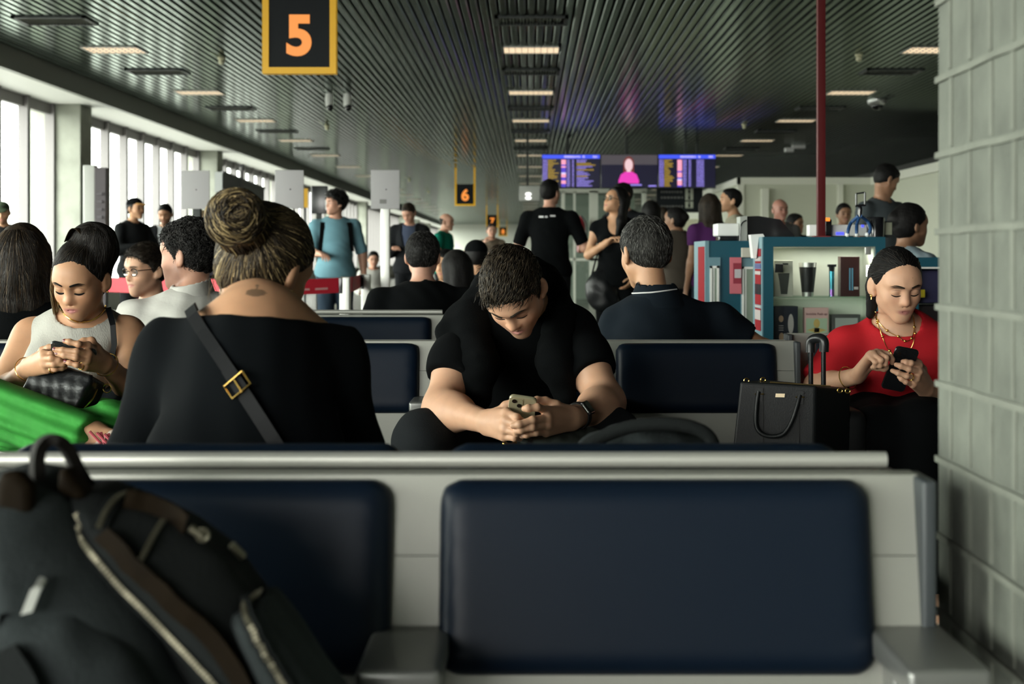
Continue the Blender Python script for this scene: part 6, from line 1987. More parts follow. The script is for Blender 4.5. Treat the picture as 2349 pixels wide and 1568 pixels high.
MB().box((XZ(1673, 0, Y2)[0], Y2 - 0.03, XZ(0, 673, Y2)[1]), (XZ(1699, 0, Y2)[0], Y2 - 0.012, XZ(0, 590, Y2)[1])).build('poster', mat('poster_pink', (0.52, 0.13, 0.16), 0.5), t)
MB().box((XZ(1680, 0, Y2)[0], Y2 - 0.032, XZ(0, 650, Y2)[1]), (XZ(1698, 0, Y2)[0], Y2 - 0.03, XZ(0, 603, Y2)[1])).build('poster_print', mat('poster_dark', (0.25, 0.02, 0.04), 0.5), t)
MB().box((XZ(1683, 0, Y2)[0], Y2 - 0.034, XZ(0, 637, Y2)[1]), (XZ(1698, 0, Y2)[0], Y2 - 0.032, XZ(0, 617, Y2)[1])).build('poster_note', mat('poster_note', (0.45, 0.43, 0.45), 0.5), t)
settle(t)
t = thing('display_case', 'teal display case with yellow labelled goods showing past the head of the woman in red', 'display case', 'teal kiosk display cases')
Y3 = 7.0; xl, zt3 = XZ(2098, 590, Y3); xr = XZ(2260, 0, Y3)[0]
MB().box((xl, Y3, XZ(0, 612, Y3)[1]), (xr, Y3 + 0.4, zt3)).box((xl, Y3 + 0.3, 0), (xr, Y3 + 0.4, zt3)).box((xl, Y3, 0), (xr, Y3 + 0.3, 0.5)).box((xl, Y3, 0), (xl + 0.02, Y3 + 0.3, zt3)).build('carcass', M_teal, t)
MB().box((xl, Y3 - 0.004, XZ(0, 616, Y3)[1]), (xr, Y3, XZ(0, 612, Y3)[1])).build('door_frame', M_wfr, t)
MB().box((xl, Y3 + 0.02, XZ(0, 699, Y3)[1]), (xr, Y3 + 0.3, XZ(0, 696, Y3)[1])).build('shelf', M_shelf, t)
settle(t)
zsh = XZ(0, 696, Y3)[1]
simple('product_box', 'violet box on the shelf past the head of the woman in red', 'package', [('box', MB().box((XZ(2116, 0, Y3)[0], Y3 + 0.15, zsh), (XZ(2175, 0, Y3)[0], Y3 + 0.2, XZ(0, 620, Y3)[1]), 0.003), mat('box_violet', (0.05, 0.05, 0.13), 0.5))])
simple('goods_bag', 'clear bag with a yellow label on the shelf beside the violet box', 'package', [('pouch', MB().ball((XZ(2106, 0, Y3)[0], Y3 + 0.06, zsh + 0.028), (0.03, 0.03, 0.028), 12), mat('pouch_pale', (0.5, 0.5, 0.32), 0.4)), ('label', bx(2108, 664, 2122, 682, Y3 + 0.04, 0.01, 0.002), mat('label_yellow', (0.6, 0.5, 0.02), 0.5))])
simple('product_box', 'black box below the shelf past the neck of the woman in red', 'package', [('box', MB().box((XZ(2090, 0, Y3)[0] + 0.03, Y3 + 0.1, 0.5), (XZ(2200, 0, Y3)[0], Y3 + 0.25, XZ(0, 702, Y3)[1]), 0.003), mat('box_black', (0.015, 0.01, 0.012), 0.4))])
# till equipment
zc2 = zt2
simple('receipt_printer', 'white printer box with a dark base on the low teal case', 'printer', [('cover', bx(1645, 512, 1696, 541, 7.62, 0.18, 0.008), M_camw), ('base', bx(1650, 541, 1694, 551.8, 7.63, 0.16, 0.004), M_camb)])
t = thing('till_screen', 'black till screen seen from behind with a pale side and hanging cables', 'monitor')
x0, z1 = XZ(1712, 494, 7.6); 
yS = 7.62
f = lambda u, v, d: P(u, v, d)
MB().prism([(1709, 496), (1740, 495), (1790, 503), (1822, 540), (1822, 551), (1712, 551)], yS, yS + 0.12, lambda u, v, d: (P(u, v, yS).x, d, P(u, v, yS).z)).build('housing', M_camb, t)
MB().prism([(1696, 497), (1712, 495), (1712, 566), (1697, 568)], yS - 0.03, yS + 0.1, lambda u, v, d: (P(u, v, yS).x, d, P(u, v, yS).z)).build('side_cover', mat('pale_grey_plastic', (0.36, 0.38, 0.35), 0.4), t)
tubeobj('cable', smooth_path([P(1712, 505, yS - 0.04), P(1702, 512, yS - 0.045), P(1698, 530, yS - 0.045), P(1696, 560, yS - 0.045), P(1688, 575, yS - 0.045), P(1692, 590, yS - 0.045)], 4), 0.004, M_camb, t, 6)
settle(t)
simple('card_terminal', 'white curved till stand tucked against the tall teal case', 'stand', [('body', MB().prism([(1724, 538), (1752, 536), (1756, 542), (1742, 548), (1737, 592), (1730, 592)], 7.0, 7.08, lambda u, v, d: (P(u, v, 7.0).x - 0.004, d, P(u, v, 7.0).z)), M_camw)])
simple('counter_box', 'cream box under the till screen on the low teal case', 'box', [('box', MB().box((XZ(1698, 0, 7.58)[0], 7.52, XZ(0, 590, 7.58)[1]), (XZ(1730, 0, 7.58)[0], 7.56, XZ(0, 568, 7.58)[1]), 0.003), mat('box_cream2', (0.45, 0.44, 0.37), 0.6))])

# ================================================================== FLIGHT SCREENS AND SIGNS
YF = 31.0
M_scr = mat('screen_black', (0.006, 0.006, 0.012), 0.3, emit=(0.05, 0.045, 0.16), estr=0.14)
E_lav = emis('screen_lavender', (0.30, 0.24, 0.80), 1.20); E_blue = emis('screen_blue', (0.05, 0.09, 0.85), 1.20); E_yel = emis('screen_yellow', (0.62, 0.40, 0.03), 0.88)
E_pink = emis('screen_pink', (0.95, 0.36, 0.50), 1.28); E_ind = emis('screen_indigo', (0.12, 0.07, 0.75), 0.96); E_wh = emis('screen_white', (0.75, 0.65, 1.0), 1.20); E_mag = emis('screen_magenta', (0.72, 0.035, 0.42), 1.20)
E_face = emis('screen_face', (0.80, 0.55, 0.58), 1.12); E_hair = emis('screen_auburn', (0.20, 0.035, 0.03), 0.96); E_dusk = emis('screen_dusk', (0.10, 0.085, 0.10), 0.72)
def screen(px0, px1, label, kind, rod):
    t = thing('flight_screen', label, 'screen', 'flight information screens')
    x0, z1 = XZ(px0, 355, YF); x1, z0 = XZ(px1, 430, YF)
    MB().box((x0 - 0.01, YF, z0 - 0.02), (x1 + 0.01, YF + 0.12, z1 + 0.01), 0.01).build('housing', M_camb, t)
    MB().box((x0, YF - 0.004, z0), (x1, YF, z1)).build('panel', M_scr, t)
    W_, H_ = x1 - x0, z1 - z0; y = YF - 0.006
    def R(b, u0, u1, v0, v1, m): b.m = m; b.box((x0 + W_ * u0, y, z1 - H_ * v1), (x0 + W_ * u1, y + 0.0015, z1 - H_ * v0))
    rs = random.Random(kind)
    b = MB()
    if kind < 3:
        mats = [E_blue, E_lav, E_yel, E_pink, E_ind, E_wh]
        R(b, 0, 1, 0, 0.115, 0)
        for u0, u1 in ((0.38, 0.66), (0.70, 0.74), (0.88, 0.97)):
            n = int((u1 - u0) / 0.02)
            for k in range(n): R(b, u0 + k * 0.02, u0 + k * 0.02 + 0.014, 0.03, 0.09, 5)
        cols_ = ([(0.01, 0.09, 1, 1.0), (0.10, 0.30, 2, 0.0), (0.43, 0.48, 1, 1.0), (0.52, 0.55, 1, 1.0), (0.60, 0.95, 1, 0.0)] if kind == 1 else
                 [(0.01, 0.09, 1, 1.0), (0.10, 0.27, 2, 0.0), (0.43, 0.49, 1, 1.0), (0.53, 0.57, 1, 1.0), (0.67, 0.80, 1, 1.0)])
        seq = [3, 3, 4, 3, 4, 4, 5, 3, 3, 4, 3, 3, 4, 4] if kind == 1 else [3, 3, 3, 3, 3, 3, 4, 3, 3, 4, 5, 3, 3, 3, 4]
        N = 17
        for r in range(N):
            v0 = 0.15 + r * 0.049
            for u0, u1, m, full in cols_:
                L = u1 if full else u0 + (u1 - u0) * rs.uniform(0.35, 1.0)
                mm = m
                if kind == 1 and u0 == 0.60 and r in (2, 3, 6, 10): mm = 2
                if rs.random() < 0.05 and not full: continue
                u = u0
                while u < L:
                    wd = rs.uniform(0.012, 0.03); R(b, u, min(L, u + wd), v0, v0 + 0.030, mm); u += wd + 0.008
            R(b, 0.33, 0.41, v0, v0 + 0.044, seq[min(len(seq) - 1, r * len(seq) // N)])
        b.build('flight_list', mats, t)
    else:
        mats = [E_dusk, E_hair, E_face, E_mag, E_lav]
        R(b, 0, 1, 0.0, 0.30, 0)
        y -= 0.002
        def poly(pts, m, dy=0.0): b.m = m; b.prism([(x0 + W_ * u, z1 - H_ * v) for u, v in pts], y - dy, y - dy + 0.001, lambda u, v, d: (u, d, v))
        el = lambda cu, cv, ru, rv: [(cu + ru * math.cos(q), cv + rv * math.sin(q)) for q in np.linspace(0, 6.28, 25)[:-1]]
        poly(el(0.49, 0.28, 0.095, 0.23), 1); poly([(0.40, 0.3), (0.58, 0.3), (0.585, 0.55), (0.395, 0.55)], 1)
        poly(el(0.49, 0.31, 0.072, 0.19), 2, 0.002); poly([(0.46, 0.42), (0.52, 0.42), (0.53, 0.56), (0.45, 0.56)], 2, 0.002)
        poly([(0.43, 0.52), (0.55, 0.52), (0.63, 0.60), (0.675, 0.80), (0.665, 0.88), (0.31, 0.86), (0.31, 0.78), (0.35, 0.60)], 3, 0.003)
        poly([(0.52, 0.9), (0.72, 0.9), (0.72, 0.94), (0.52, 0.94)], 4, 0.004); poly([(0.84, 0.93), (0.98, 0.93), (0.98, 0.97), (0.84, 0.97)], 4, 0.004)
        b.build('picture', mats, t)
    xr = XZ(rod, 0, YF)[0]
    MB().box((xr - 0.035, YF + 0.04, z1), (xr + 0.035, YF + 0.11, HC)).build('hanger', M_dark, t)
    settle(t)
screen(1244, 1376, 'flight screen with lavender and yellow rows above the black T-shirt man', 1, 1302)
screen(1379, 1508, 'screen showing a presenter in a magenta top', 3, 1438)
screen(1511, 1641, 'flight screen with a tall pink column above the dark direction sign', 2, 1574)

t = thing('direction_sign', 'black direction sign with white pictograms under the flight screens', 'hanging sign')
Yd = 32.2; x0, z1 = XZ(1506, 432, Yd); x1, z0 = XZ(1612, 487, Yd)
MB().box((x0, Yd, z0), (x1, Yd + 0.1, z1 + 0.05)).build('sign_panel', M_sblk, t)
M_pg = mat('pictogram', (0.34, 0.36, 0.30), 0.5)
for py in (438, 452, 470):
    a, c = XZ(1572, py - 8, Yd); e, g = XZ(1590, py + 7, Yd)
    MB().box((a, Yd - 0.006, g), (e, Yd - 0.002, c)).build('pictogram', M_pg, t)
    mx, mz = (a + e) / 2, (c + g) / 2
    MB().prism([(mx + 0.02 * math.cos(q), mz + 0.045 + 0.02 * math.sin(q)) for q in np.linspace(0, 6.28, 13)[:-1]], Yd - 0.009, Yd - 0.006, lambda u, v, d: (u, d, v)).box((mx - 0.025, Yd - 0.009, mz - 0.06), (mx + 0.025, Yd - 0.006, mz + 0.02)).build('pictogram_figure', M_sblk, t)
for py in (440, 453, 473):
    b = MB(); u = 1516; rs = random.Random(py)
    while u < 1566:
        wd = rs.uniform(3, 8); a, c = XZ(u, py - 2, Yd); e, g = XZ(min(1567, u + wd), py + 2, Yd); b.box((a, Yd - 0.005, g), (e, Yd - 0.002, c)); u += wd + 2
    b.build('lettering', mat('faint_letter', (0.10, 0.10, 0.10), 0.6), t)
for px in (1520, 1600): MB().box((XZ(px, 0, Yd)[0] - 0.03, Yd + 0.03, z1), (XZ(px, 0, Yd)[0] + 0.03, Yd + 0.08, HC)).build('hanger', M_dark, t)
settle(t)
t = thing('emergency_light', 'white emergency light with two glowing lamps left of the flight screens', 'emergency light')
x0, z1 = XZ(1191, 426, 30.0); x1, z0 = XZ(1238, 460, 30.0)
MB().box((x0, 30.0, z0), (x1, 30.12, z1), 0.01).build('housing', mat('pale_housing', (0.42, 0.43, 0.40), 0.5), t)
for py in (445, 454): MB().ball(P(1212, py, 29.99), (0.065, 0.03, 0.035), 14).build('lamp', emis('lamp_white', (1, 1, 0.95), 2.0), t)
MB().box((x0 + 0.15, 30.03, z1), (x0 + 0.2, 30.08, HC)).build('hanger', M_dark, t); settle(t)
t = thing('fire_extinguisher', 'dark red extinguisher on the partition beside the man in the black T-shirt', 'fire extinguisher')
p = P(1333, 505, 32.7); MB().lathe([(0.05, p.z - 0.75), (0.1, p.z - 0.72), (0.1, p.z - 0.1), (0.05, p.z + 0.02), (0.03, p.z + 0.1)], (p.x, 32.7, 0), 16).build('cylinder', mat('ext_red', (0.20, 0.012, 0.02), 0.35), t)
tubeobj('hose', smooth_path([(p.x, 32.65, p.z + 0.1), (p.x + 0.12, 32.6, p.z - 0.1), (p.x + 0.12, 32.6, p.z - 0.5)], 4), 0.02, M_dark, t); MB().box((p.x - 0.06, 32.78, p.z - 0.6), (p.x + 0.06, 33.0, p.z)).build('bracket', M_dark, t); settle(t)

# queue barriers: posts, red belts, sign holders
M_post = mat('post_aluminium', (0.55, 0.56, 0.53), 0.35, metal=0.6)
M_belt = mat('belt_red', (0.50, 0.012, 0.03), 0.6)
M_plate = mat('plate_grey', (0.36, 0.355, 0.36), 0.5)
YQ = 12.0
def holder(pxc, px0, px1, top, bot, pole_w, m, lab, Y=YQ, dots=True):
    t = thing('sign_holder', lab, 'sign holder', 'sign plates on barrier posts')
    x0, z1 = XZ(px0, top, Y); x1, z0 = XZ(px1, bot, Y)
    MB().box((x0, Y - 0.006, z0), (x1, Y + 0.006, z1), 0.003).build('plate', M_plate, t)
    xc = XZ(pxc, 0, Y)[0]; w = pole_w * Y / FPX / 2
    MB().box((xc - w, Y + 0.006, 0.02), (xc + w, Y + 0.006 + 2 * w, z0 + 0.09), 0.004).build('post', m, t)
    MB().lathe([(0.17, 0), (0.17, 0.015), (0.04, 0.03)], (xc, Y + 0.04, 0), 24).build('base', m, t)
    if dots:
        MB().box((XZ(px0 + 20, 0, Y)[0], Y - 0.0075, XZ(0, bot - 12, Y)[1]), (XZ(px0 + 36, 0, Y)[0], Y - 0.006, XZ(0, bot - 22, Y)[1])).build('sticker', mat('sticker_grey', (0.17, 0.17, 0.16), 0.6), t)
    MB().ball((x0 + (x1 - x0) * 0.53, Y - 0.007, z0 + (z1 - z0) * 0.5), 0.006, 8).build('screw', M_dark, t)
    settle(t)
holder(450, 416, 481, 391, 479, 18, M_dark, 'grey sign plate on a dark post above the curly haired man in white', dots=False)
holder(664, 631, 697, 390, 478, 18, M_post, 'grey sign plate on a post right behind the hair bun', dots=False)
holder(883, 851, 917, 390, 479, 20, M_post, 'grey sign plate with a small sticker on a bright post beside the suited man')
def barrier_post(px, Y, lab, w=22):
    t = thing('barrier_post', lab, 'queue barrier', 'aluminium queue barrier posts')
    xc = XZ(px, 0, Y)[0]
    MB().box((xc - 0.04, Y - 0.04, 0.02), (xc + 0.04, Y + 0.04, 0.93), 0.01).build('post', M_post, t)
    MB().box((xc - 0.045, Y - 0.045, 0.80), (xc - 0.015, Y + 0.045, 0.925), 0.006).build('belt_cassette', M_camb, t)
    MB().lathe([(0.17, 0), (0.17, 0.015), (0.05, 0.03)], (xc, Y, 0), 24).build('base', M_post, t)
    settle(t); return Vector((xc, Y, 0))
p1 = barrier_post(792, 11.0, 'aluminium barrier post in front of the blue T-shirt man')
p2 = barrier_post(840, 12.6, 'aluminium barrier post behind the shoulder of the seated man in black')
p3 = barrier_post(560, 10.6, 'aluminium barrier post hidden behind the woman with the bun')
p4 = barrier_post(215, 11.4, 'aluminium barrier post behind the woman in the white top')
def belt(a, c, zt_, sag, lab, marks=True):
    t = thing('barrier_belt', lab, 'queue barrier belt', 'red queue barrier belts')
    pts = [Vector((a.x + (c.x - a.x) * u, a.y + (c.y - a.y) * u, zt_ - sag * 4 * u * (1 - u))) for u in np.linspace(0, 1, 13)]
    n = Vector((-(c.y - a.y), c.x - a.x, 0)).normalized()
    if n.y > 0: n = -n
    MB().strip(pts, Vector((0, 0, 0.115)), 0.003, n).build('belt', M_belt, t)
    if marks:
        b = MB(); rs = random.Random(5); d = (c - a); L = d.length; u = 0.12
        while u < 0.9:
            wd = rs.uniform(0.04, 0.08) / L * 1.6
            p, q = [Vector((a.x + d.x * v, a.y + d.y * v, zt_ - sag * 4 * v * (1 - v) - 0.02)) + n * 0.004 for v in (u, min(0.92, u + wd))]
            b.strip([p, q], Vector((0, 0, 0.016)), 0.001, n); u += wd + 0.06
        b.build('lettering', mat('belt_letters', (0.60, 0.30, 0.30), 0.6), t)
    settle(t)
belt(p1 + Vector((-0.05, -0.01, 0)), p3, 0.865, 0.01, 'red barrier belt in front of the blue T-shirt man')
belt(p2 + Vector((-0.05, -0.01, 0)), p1 + Vector((0.05, 0, 0)), 0.872, 0.005, 'short red barrier belt next to the seated man in black')
belt(p3 + Vector((-0.05, 0.02, 0)), p4 + Vector((0.05, 0.01, 0)), 0.865, 0.01, 'red barrier belt behind the man with glasses', False)
# totem and gate furniture by the windows
t = thing('totem', 'tall grey information totem with a dark side by the window pier', 'totem')
Yt = 16.5; x0, z1 = XZ(190, 378, Yt); x1, _ = XZ(218, 0, Yt); x2, _ = XZ(241, 0, Yt)
MB().box((x0, Yt, 0), (x1, Yt + 0.12, z1), 0.015).build('body', mat('totem_grey', (0.42, 0.43, 0.40), 0.4), t)
MB().prism([(x1, Yt - 0.005), (x2, Yt + 0.02), (x2, Yt + 0.12), (x1, Yt + 0.12)], 0, z1 - 0.03, lambda u, v, d: (u, v, d)).build('side_panel', mat('totem_side', (0.13, 0.115, 0.125), 0.4), t)
for k in range(5): MB().box((x1 + 0.02, Yt - 0.008, z1 - 0.35 - 0.09 * k), (x2 - 0.03, Yt + 0.012, z1 - 0.32 - 0.09 * k)).build('lettering', mat('totem_letters', (0.07, 0.06, 0.07), 0.5), t)
settle(t)
t = thing('gate_monitor', 'black gate monitor on a stand beside the curly haired man in blue', 'monitor')
Ym = 19.0; x0, z1 = XZ(714, 426, Ym); x1, z0 = XZ(742, 490, Ym)
MB().box((x0, Ym, z0), (x1 + 0.05, Ym + 0.08, z1), 0.01).build('housing', M_camb, t); MB().box((x0 + 0.06, Ym + 0.02, 0.02), (x0 + 0.13, Ym + 0.08, z0)).box((x0, Ym - 0.1, 0), (x0 + 0.25, Ym + 0.2, 0.03)).build('stand', M_dark, t)
MB().box((x1 + 0.03, Ym - 0.03, z0 + 0.05), (x1 + 0.09, Ym, z1 - 0.1), 0.005).build('phone_handset', M_camw, t); settle(t)
t = thing('gate_display', 'dark slanted gate display with an antenna behind the hair bun', 'display')
Yg = 20.0
v = [P(510, 394, Yg), P(606, 432, Yg + 2.5), P(606, 470, Yg + 2.5), P(510, 440, Yg)]
MB().add(v + [q + Vector((-0.12, 0.05, 0)) for q in v], [(0, 1, 2, 3), (7, 6, 5, 4), (0, 4, 5, 1), (1, 5, 6, 2), (2, 6, 7, 3), (3, 7, 4, 0)]).build('panel', mat('display_dark', (0.09, 0.10, 0.095), 0.4), t)
MB().tube([v[0], v[1]], 0.02, 6).tube([v[3], v[2]], 0.02, 6).build('edge_rail', mat('rail_grey', (0.2, 0.2, 0.2), 0.4), t)
p = P(557, 440, Yg + 1.2); MB().tube([(p.x, p.y - .1, 0), (p.x, p.y - .1, P(0, 384, Yg + 1.2).z)], 0.03, 8).box((p.x - 0.2, p.y - 0.3, 0), (p.x + 0.2, p.y + 0.1, 0.03)).build('mast', M_mull, t)
MB().box((p.x - 0.035, p.y - 0.12, P(0, 392, Yg + 1.2).z), (p.x + 0.035, p.y - .05, P(0, 378, Yg + 1.2).z)).build('antenna', M_camb, t); settle(t)
t = thing('gate_plate', 'small yellow gate plate beside the second sign holder', 'sign')
x0, z1 = XZ(694, 432, 21); x1, z0 = XZ(703, 476, 21); MB().box((x0, 21, z0), (x1 + .02, 21.03, z1)).build('plate', M_yel, t); MB().box((x0 + 0.02, 21.0, 0.02), (x0 + 0.05, 21.03, z0)).box((x0 - .1, 20.9, 0), (x0 + .15, 21.15, .03)).build('post', M_dark, t); settle(t)


# ================================================================== EVERYBODY ELSE
C_navy = cloth('navy_polo', (0.006, 0.0105, 0.016), 0.9)
C_blk = MATS['cloth_black']
C_wht = cloth('white_linen', (0.58, 0.57, 0.53), 0.85, 0.4, 60)
C_jeans = cloth('blue_jeans', (0.022, 0.036, 0.055), 0.9)
C_dk = cloth('dark_trousers', (0.010, 0.011, 0.013), 0.9)
C_blue = cloth('faded_blue', (0.15, 0.30, 0.36), 0.9)
C_green = cloth('emerald_polo', (0.005, 0.17, 0.115), 0.85)
C_suit = cloth('charcoal_suit', (0.008, 0.009, 0.011), 0.85)
C_shirtb = cloth('dusty_blue_shirt', (0.06, 0.075, 0.12), 0.85)
C_cream = cloth('cream_shirt', (0.42, 0.40, 0.30), 0.85)
C_greyp = cloth('slate_polo', (0.055, 0.066, 0.072), 0.9)
C_viol = cloth('violet_top', (0.07, 0.018, 0.09), 0.9)
C_lb = cloth('light_blue_shirt', (0.27, 0.34, 0.38), 0.85, 0.3, 60)
C_beige = cloth('beige_print', (0.20, 0.16, 0.12), 0.9, var=0.4, vscale=30)
C_mar = cloth('maroon', (0.05, 0.012, 0.03), 0.9)
C_lav = cloth('lavender', (0.25, 0.24, 0.38), 0.85)
LOOK = ((0.07, 0.02, -0.27), (-0.02, 0.22, -0.22))


def backpack_straps(t, J, m=None):
    Rc, Rp = axes(J); b = [c for c in t.children if c.name.startswith('shirt')]
    bv = bvh_of(*b)
    for sg in (-1, 1):
        pts = []
        for u in np.linspace(0, 1, 9):
            w = J['neck'] + Rc @ Vector((sg * (0.132 + 0.02 * u), 0.3, -0.03 - 0.30 * u))
            h_, n, i, d = bv.ray_cast(w, Rc @ Vector((0, -1, 0)))
            if h_ is not None: pts.append(h_ + n * 0.004)
        if len(pts) > 2: MB().strip([pts[0] - Rc @ Vector((0, 0.10, -0.03))] + pts, Rc @ Vector((0.062, 0, 0)), 0.012, Rc @ Vector((0, 1, 0))).build('backpack_strap', m or C_blk, t)


# --- seated in the rows behind
J = sit(1481, 503, 18, 5.02, lean=0.02, hy=22, pitch=8, arms=(((0.05, 0.05, -0.28), (-0.05, 0.25, -0.3)), ((0.20, 0.02, -0.19), (0.32, 0.20, -0.20))), sw=1.08)
J['neck'] = P(1502, 702, 4.97); J['shL'] = P(1420, 745, 4.99); J['shR'] = P(1650, 736, 5.02); J['elR'] = P(1752, 808, 5.06); J['wrR'] = P(1830, 830, 5.10); J['elL'] = P(1395, 900, 5.06); J['mid'] = J['hip'].lerp(J['neck'], 0.42)
t = person('man with cropped dark hair seated facing away in a navy polo with white collar piping', J, C_navy, C_dk, 'tan', ('thick', H_grey, -0.004), g=1.08, sleeve=0.58, h=0.010, neck=0.062, head_h=0.004, fold=0.004, belly=0.1)
pal = [A((0.010, 0.010, 0.009)), A((0.03, 0.029, 0.027)), A((0.12, 0.118, 0.11))]
hr = [c for c in t.children if c.name.startswith('hair')][0]
short_strands(J, hr, 3200, pal, 6, 0.024, 0.004, flow=(0.1, 0.2, -0.8), r=0.0008)
off = Vector(t.location); cb = P(1503, 672, 4.975)
F = Field(); F.cap(cb + Vector((0.006, 0, -0.050)), cb + Vector((-0.002, 0.004, 0.036)), 0.112, 0.066, 0.01); F.cap(cb - Vector((0, 0, 0.08)), cb + Vector((0, 0, 0.12)), 0.066, 0.060, 0.006, op='s')
F.p.append(('plane', 'i', 0, None, None, (A(cb + Vector((0, 0, 0.034))), A((0.05, 0.3, 1))), None))
col = soft('collar', F, 0.005, C_navy, t); col.location = -off
bvc = bvh_of(col, sh); ring = []
for px in range(1450, 1592, 6):
    py = 673 - 4 * math.sin((px - 1450) / 142 * PI * 0.5) - 11 * max(0, (px - 1490) / 100) ** 1.3
    o0 = Vector((0, 0, ZC)); h_ = bvc.ray_cast(o0, (P(px, py, 1) - o0).normalized())[0]
    if h_ is not None and h_.y < 5.1: ring.append(h_ + Vector((0, -0.003, 0.001)))
if len(ring) > 3:
    o_ = MB().tube(ring, 0.0026, 6).build('collar_piping', mat('piping_white', (0.7, 0.7, 0.7), 0.6), t); o_.location = -off

J = sit(970, 535, 6, 6.95, lean=0.02, hy=-2, pitch=6, s=0.96, sw=1.16, arms=(((0.08, 0.0, -0.27), (0.0, 0.2, -0.3)), 'lap'))
t = person('man with dark cropped hair seated facing away in a black collared T-shirt', J, C_blk, C_dk, 'pink', ('thick', H_black, -0.003), g=1.15, sleeve=0.75, h=0.012, belly=0.3, neck=0.060)
short_strands(J, [c for c in t.children if c.name.startswith('hair')][0], 2200, [A((0.006, 0.0055, 0.005)), A((0.016, 0.015, 0.014)), A((0.06, 0.058, 0.054))], 9, 0.022, 0.003, flow=(0.1, 0.2, -0.8), r=0.0009)
J = sit(434, 510, 16, 5.08, lean=0.0, hy=72, pitch=4, sw=1.05, arms=(((0.05, 0.06, -0.27), (0.0, 0.28, -0.28)), ((0.08, 0.0, -0.28), (0.0, 0.24, -0.3))))
t = person('bearded curly dark haired man in a white linen shirt turned to the windows', J, C_wht, C_dk, 'pink', ('curly', H_black, -0.004), g=1.1, sleeve=1.6, h=0.011, stubble=0.8, neck=0.058, head_h=0.005, fold=0.009, ffreq=38)
short_strands(J, [c for c in t.children if c.name.startswith('hair')][0], 2200, [A((0.005, 0.0045, 0.004)), A((0.010, 0.009, 0.008)), A((0.03, 0.028, 0.026))], 9, 0.035, 0.009, flow=(0.3, -0.3, -0.5), r=0.0013, curl=0.006, spread=0.6)
F = Field(); cb = P(440, 670, J['neck'].y); off = Vector(t.location)
F.cap(cb + Vector((0, 0, -0.03)), cb + Vector((0, 0, 0.045)), 0.092, 0.066, 0.01); F.cap(cb - Vector((0, 0, 0.08)), cb + Vector((0, 0, 0.12)), 0.062, 0.062, 0.006, op='s')
F.p.append(('plane', 'i', 0, None, None, (A(cb + Vector((0, 0, 0.040))), A((-0.2, -0.2, 1))), None))
col = soft('collar', F, 0.006, C_wht, t); col.location = -off
J = sit(335, 563, 135, 6.7, lean=0.02, hy=142, pitch=6, arms=('lap', 'lap'), s=0.98)
t = person('young dark haired man in glasses and maroon seated behind the white shirted man', J, C_mar, C_dk, 'fair', ('short', H_brown, 0.004), h=0.012, stubble=0.35, head_h=0.005); settle(t)
short_strands(J, [c for c in t.children if c.name.startswith('hair')][0], 1500, [A((0.008, 0.006, 0.004)), A((0.018, 0.013, 0.009))], 9, 0.035, 0.006, r=0.0012)
off = Vector(t.location); n0 = set(t.children); glasses(t, J)
for c in set(t.children) - n0: c.location = -off
J = sit(52, 520, 4, 5.06, lean=0.02, hy=4, pitch=6, sw=0.98, s=0.98)
t = person('woman with long brown hair seated facing away in black by the windows', J, C_blk, C_dk, 'tan', ('long', H_brown2, 0.004), g=1.05, fem=True, sleeve=1.8, h=0.012)
hr = [c for c in t.children if c.name.startswith('hair')][0]
falling_strands(J, hr, 1500, [A((0.010, 0.007, 0.005)), A((0.022, 0.015, 0.009)), A((0.075, 0.05, 0.027))], -0.26)
# small seated figures further away
J = sit(1046, 577, 20, 8.9, hy=30, pitch=10)
person('woman with long dark hair seated in dark maroon behind the black shirted man', J, C_mar, C_dk, 'tan', ('long', H_black, 0.004), fem=True, sleeve=1.8, h=0.014, head_h=0.009)
J = sit(1022, 573, 160, 11.7, hy=150, pitch=10)
person('small dark haired seated person facing the camera beside the suited man', J, C_dk, C_dk, 'tan', ('short', H_black), sleeve=1.8, h=0.014, head_h=0.009)
J = sit(1092, 553, 10, 10.2, hy=10, pitch=4)
t = person('seated man in a black cap and dark blue jacket, seen from behind', J, cloth('dark_jacket', (0.012, 0.018, 0.026), 0.9), C_dk, 'tan', ('crop', H_black), sleeve=1.8, h=0.014, head_h=0.009)
off = Vector(t.location); n0 = set(t.children); baseball_cap(t, J, C_blk)
for c in set(t.children) - n0: c.location = -off
J = sit(1140, 564, 175, 13.0, hy=165, pitch=8)
person('seated person with brown hair facing the camera right behind the leaning man', J, C_beige, C_dk, 'tan', ('short', H_brown2, 0.004), sleeve=1.8, h=0.014, head_h=0.009)
J = sit(857, 577, 200, 22.0, hy=190, pitch=10)
person('tiny seated person in white beyond the bright sign post', J, C_wht, C_dk, 'pink', ('short', H_black, 0.004), sleeve=1.8, h=0.016, head_h=0.012)

# --- standing
def st(label, px, top, H, yaw, topm, pants, skin, hair, **k):
    ka = {q: k.pop(q) for q in ('arms', 'hy', 'pitch', 'roll', 'sw', 'Y') if q in k}
    J = stand(px, top, H, yaw, **ka)
    k.setdefault('h', 0.014); k.setdefault('head_h', 0.007)
    t = person(label, J, topm, pants, skin, hair, **k)
    return t, J
def add_to(t, fn):
    off = Vector(t.location); n0 = set(t.children); fn()
    for c in set(t.children) - n0: c.location = -off

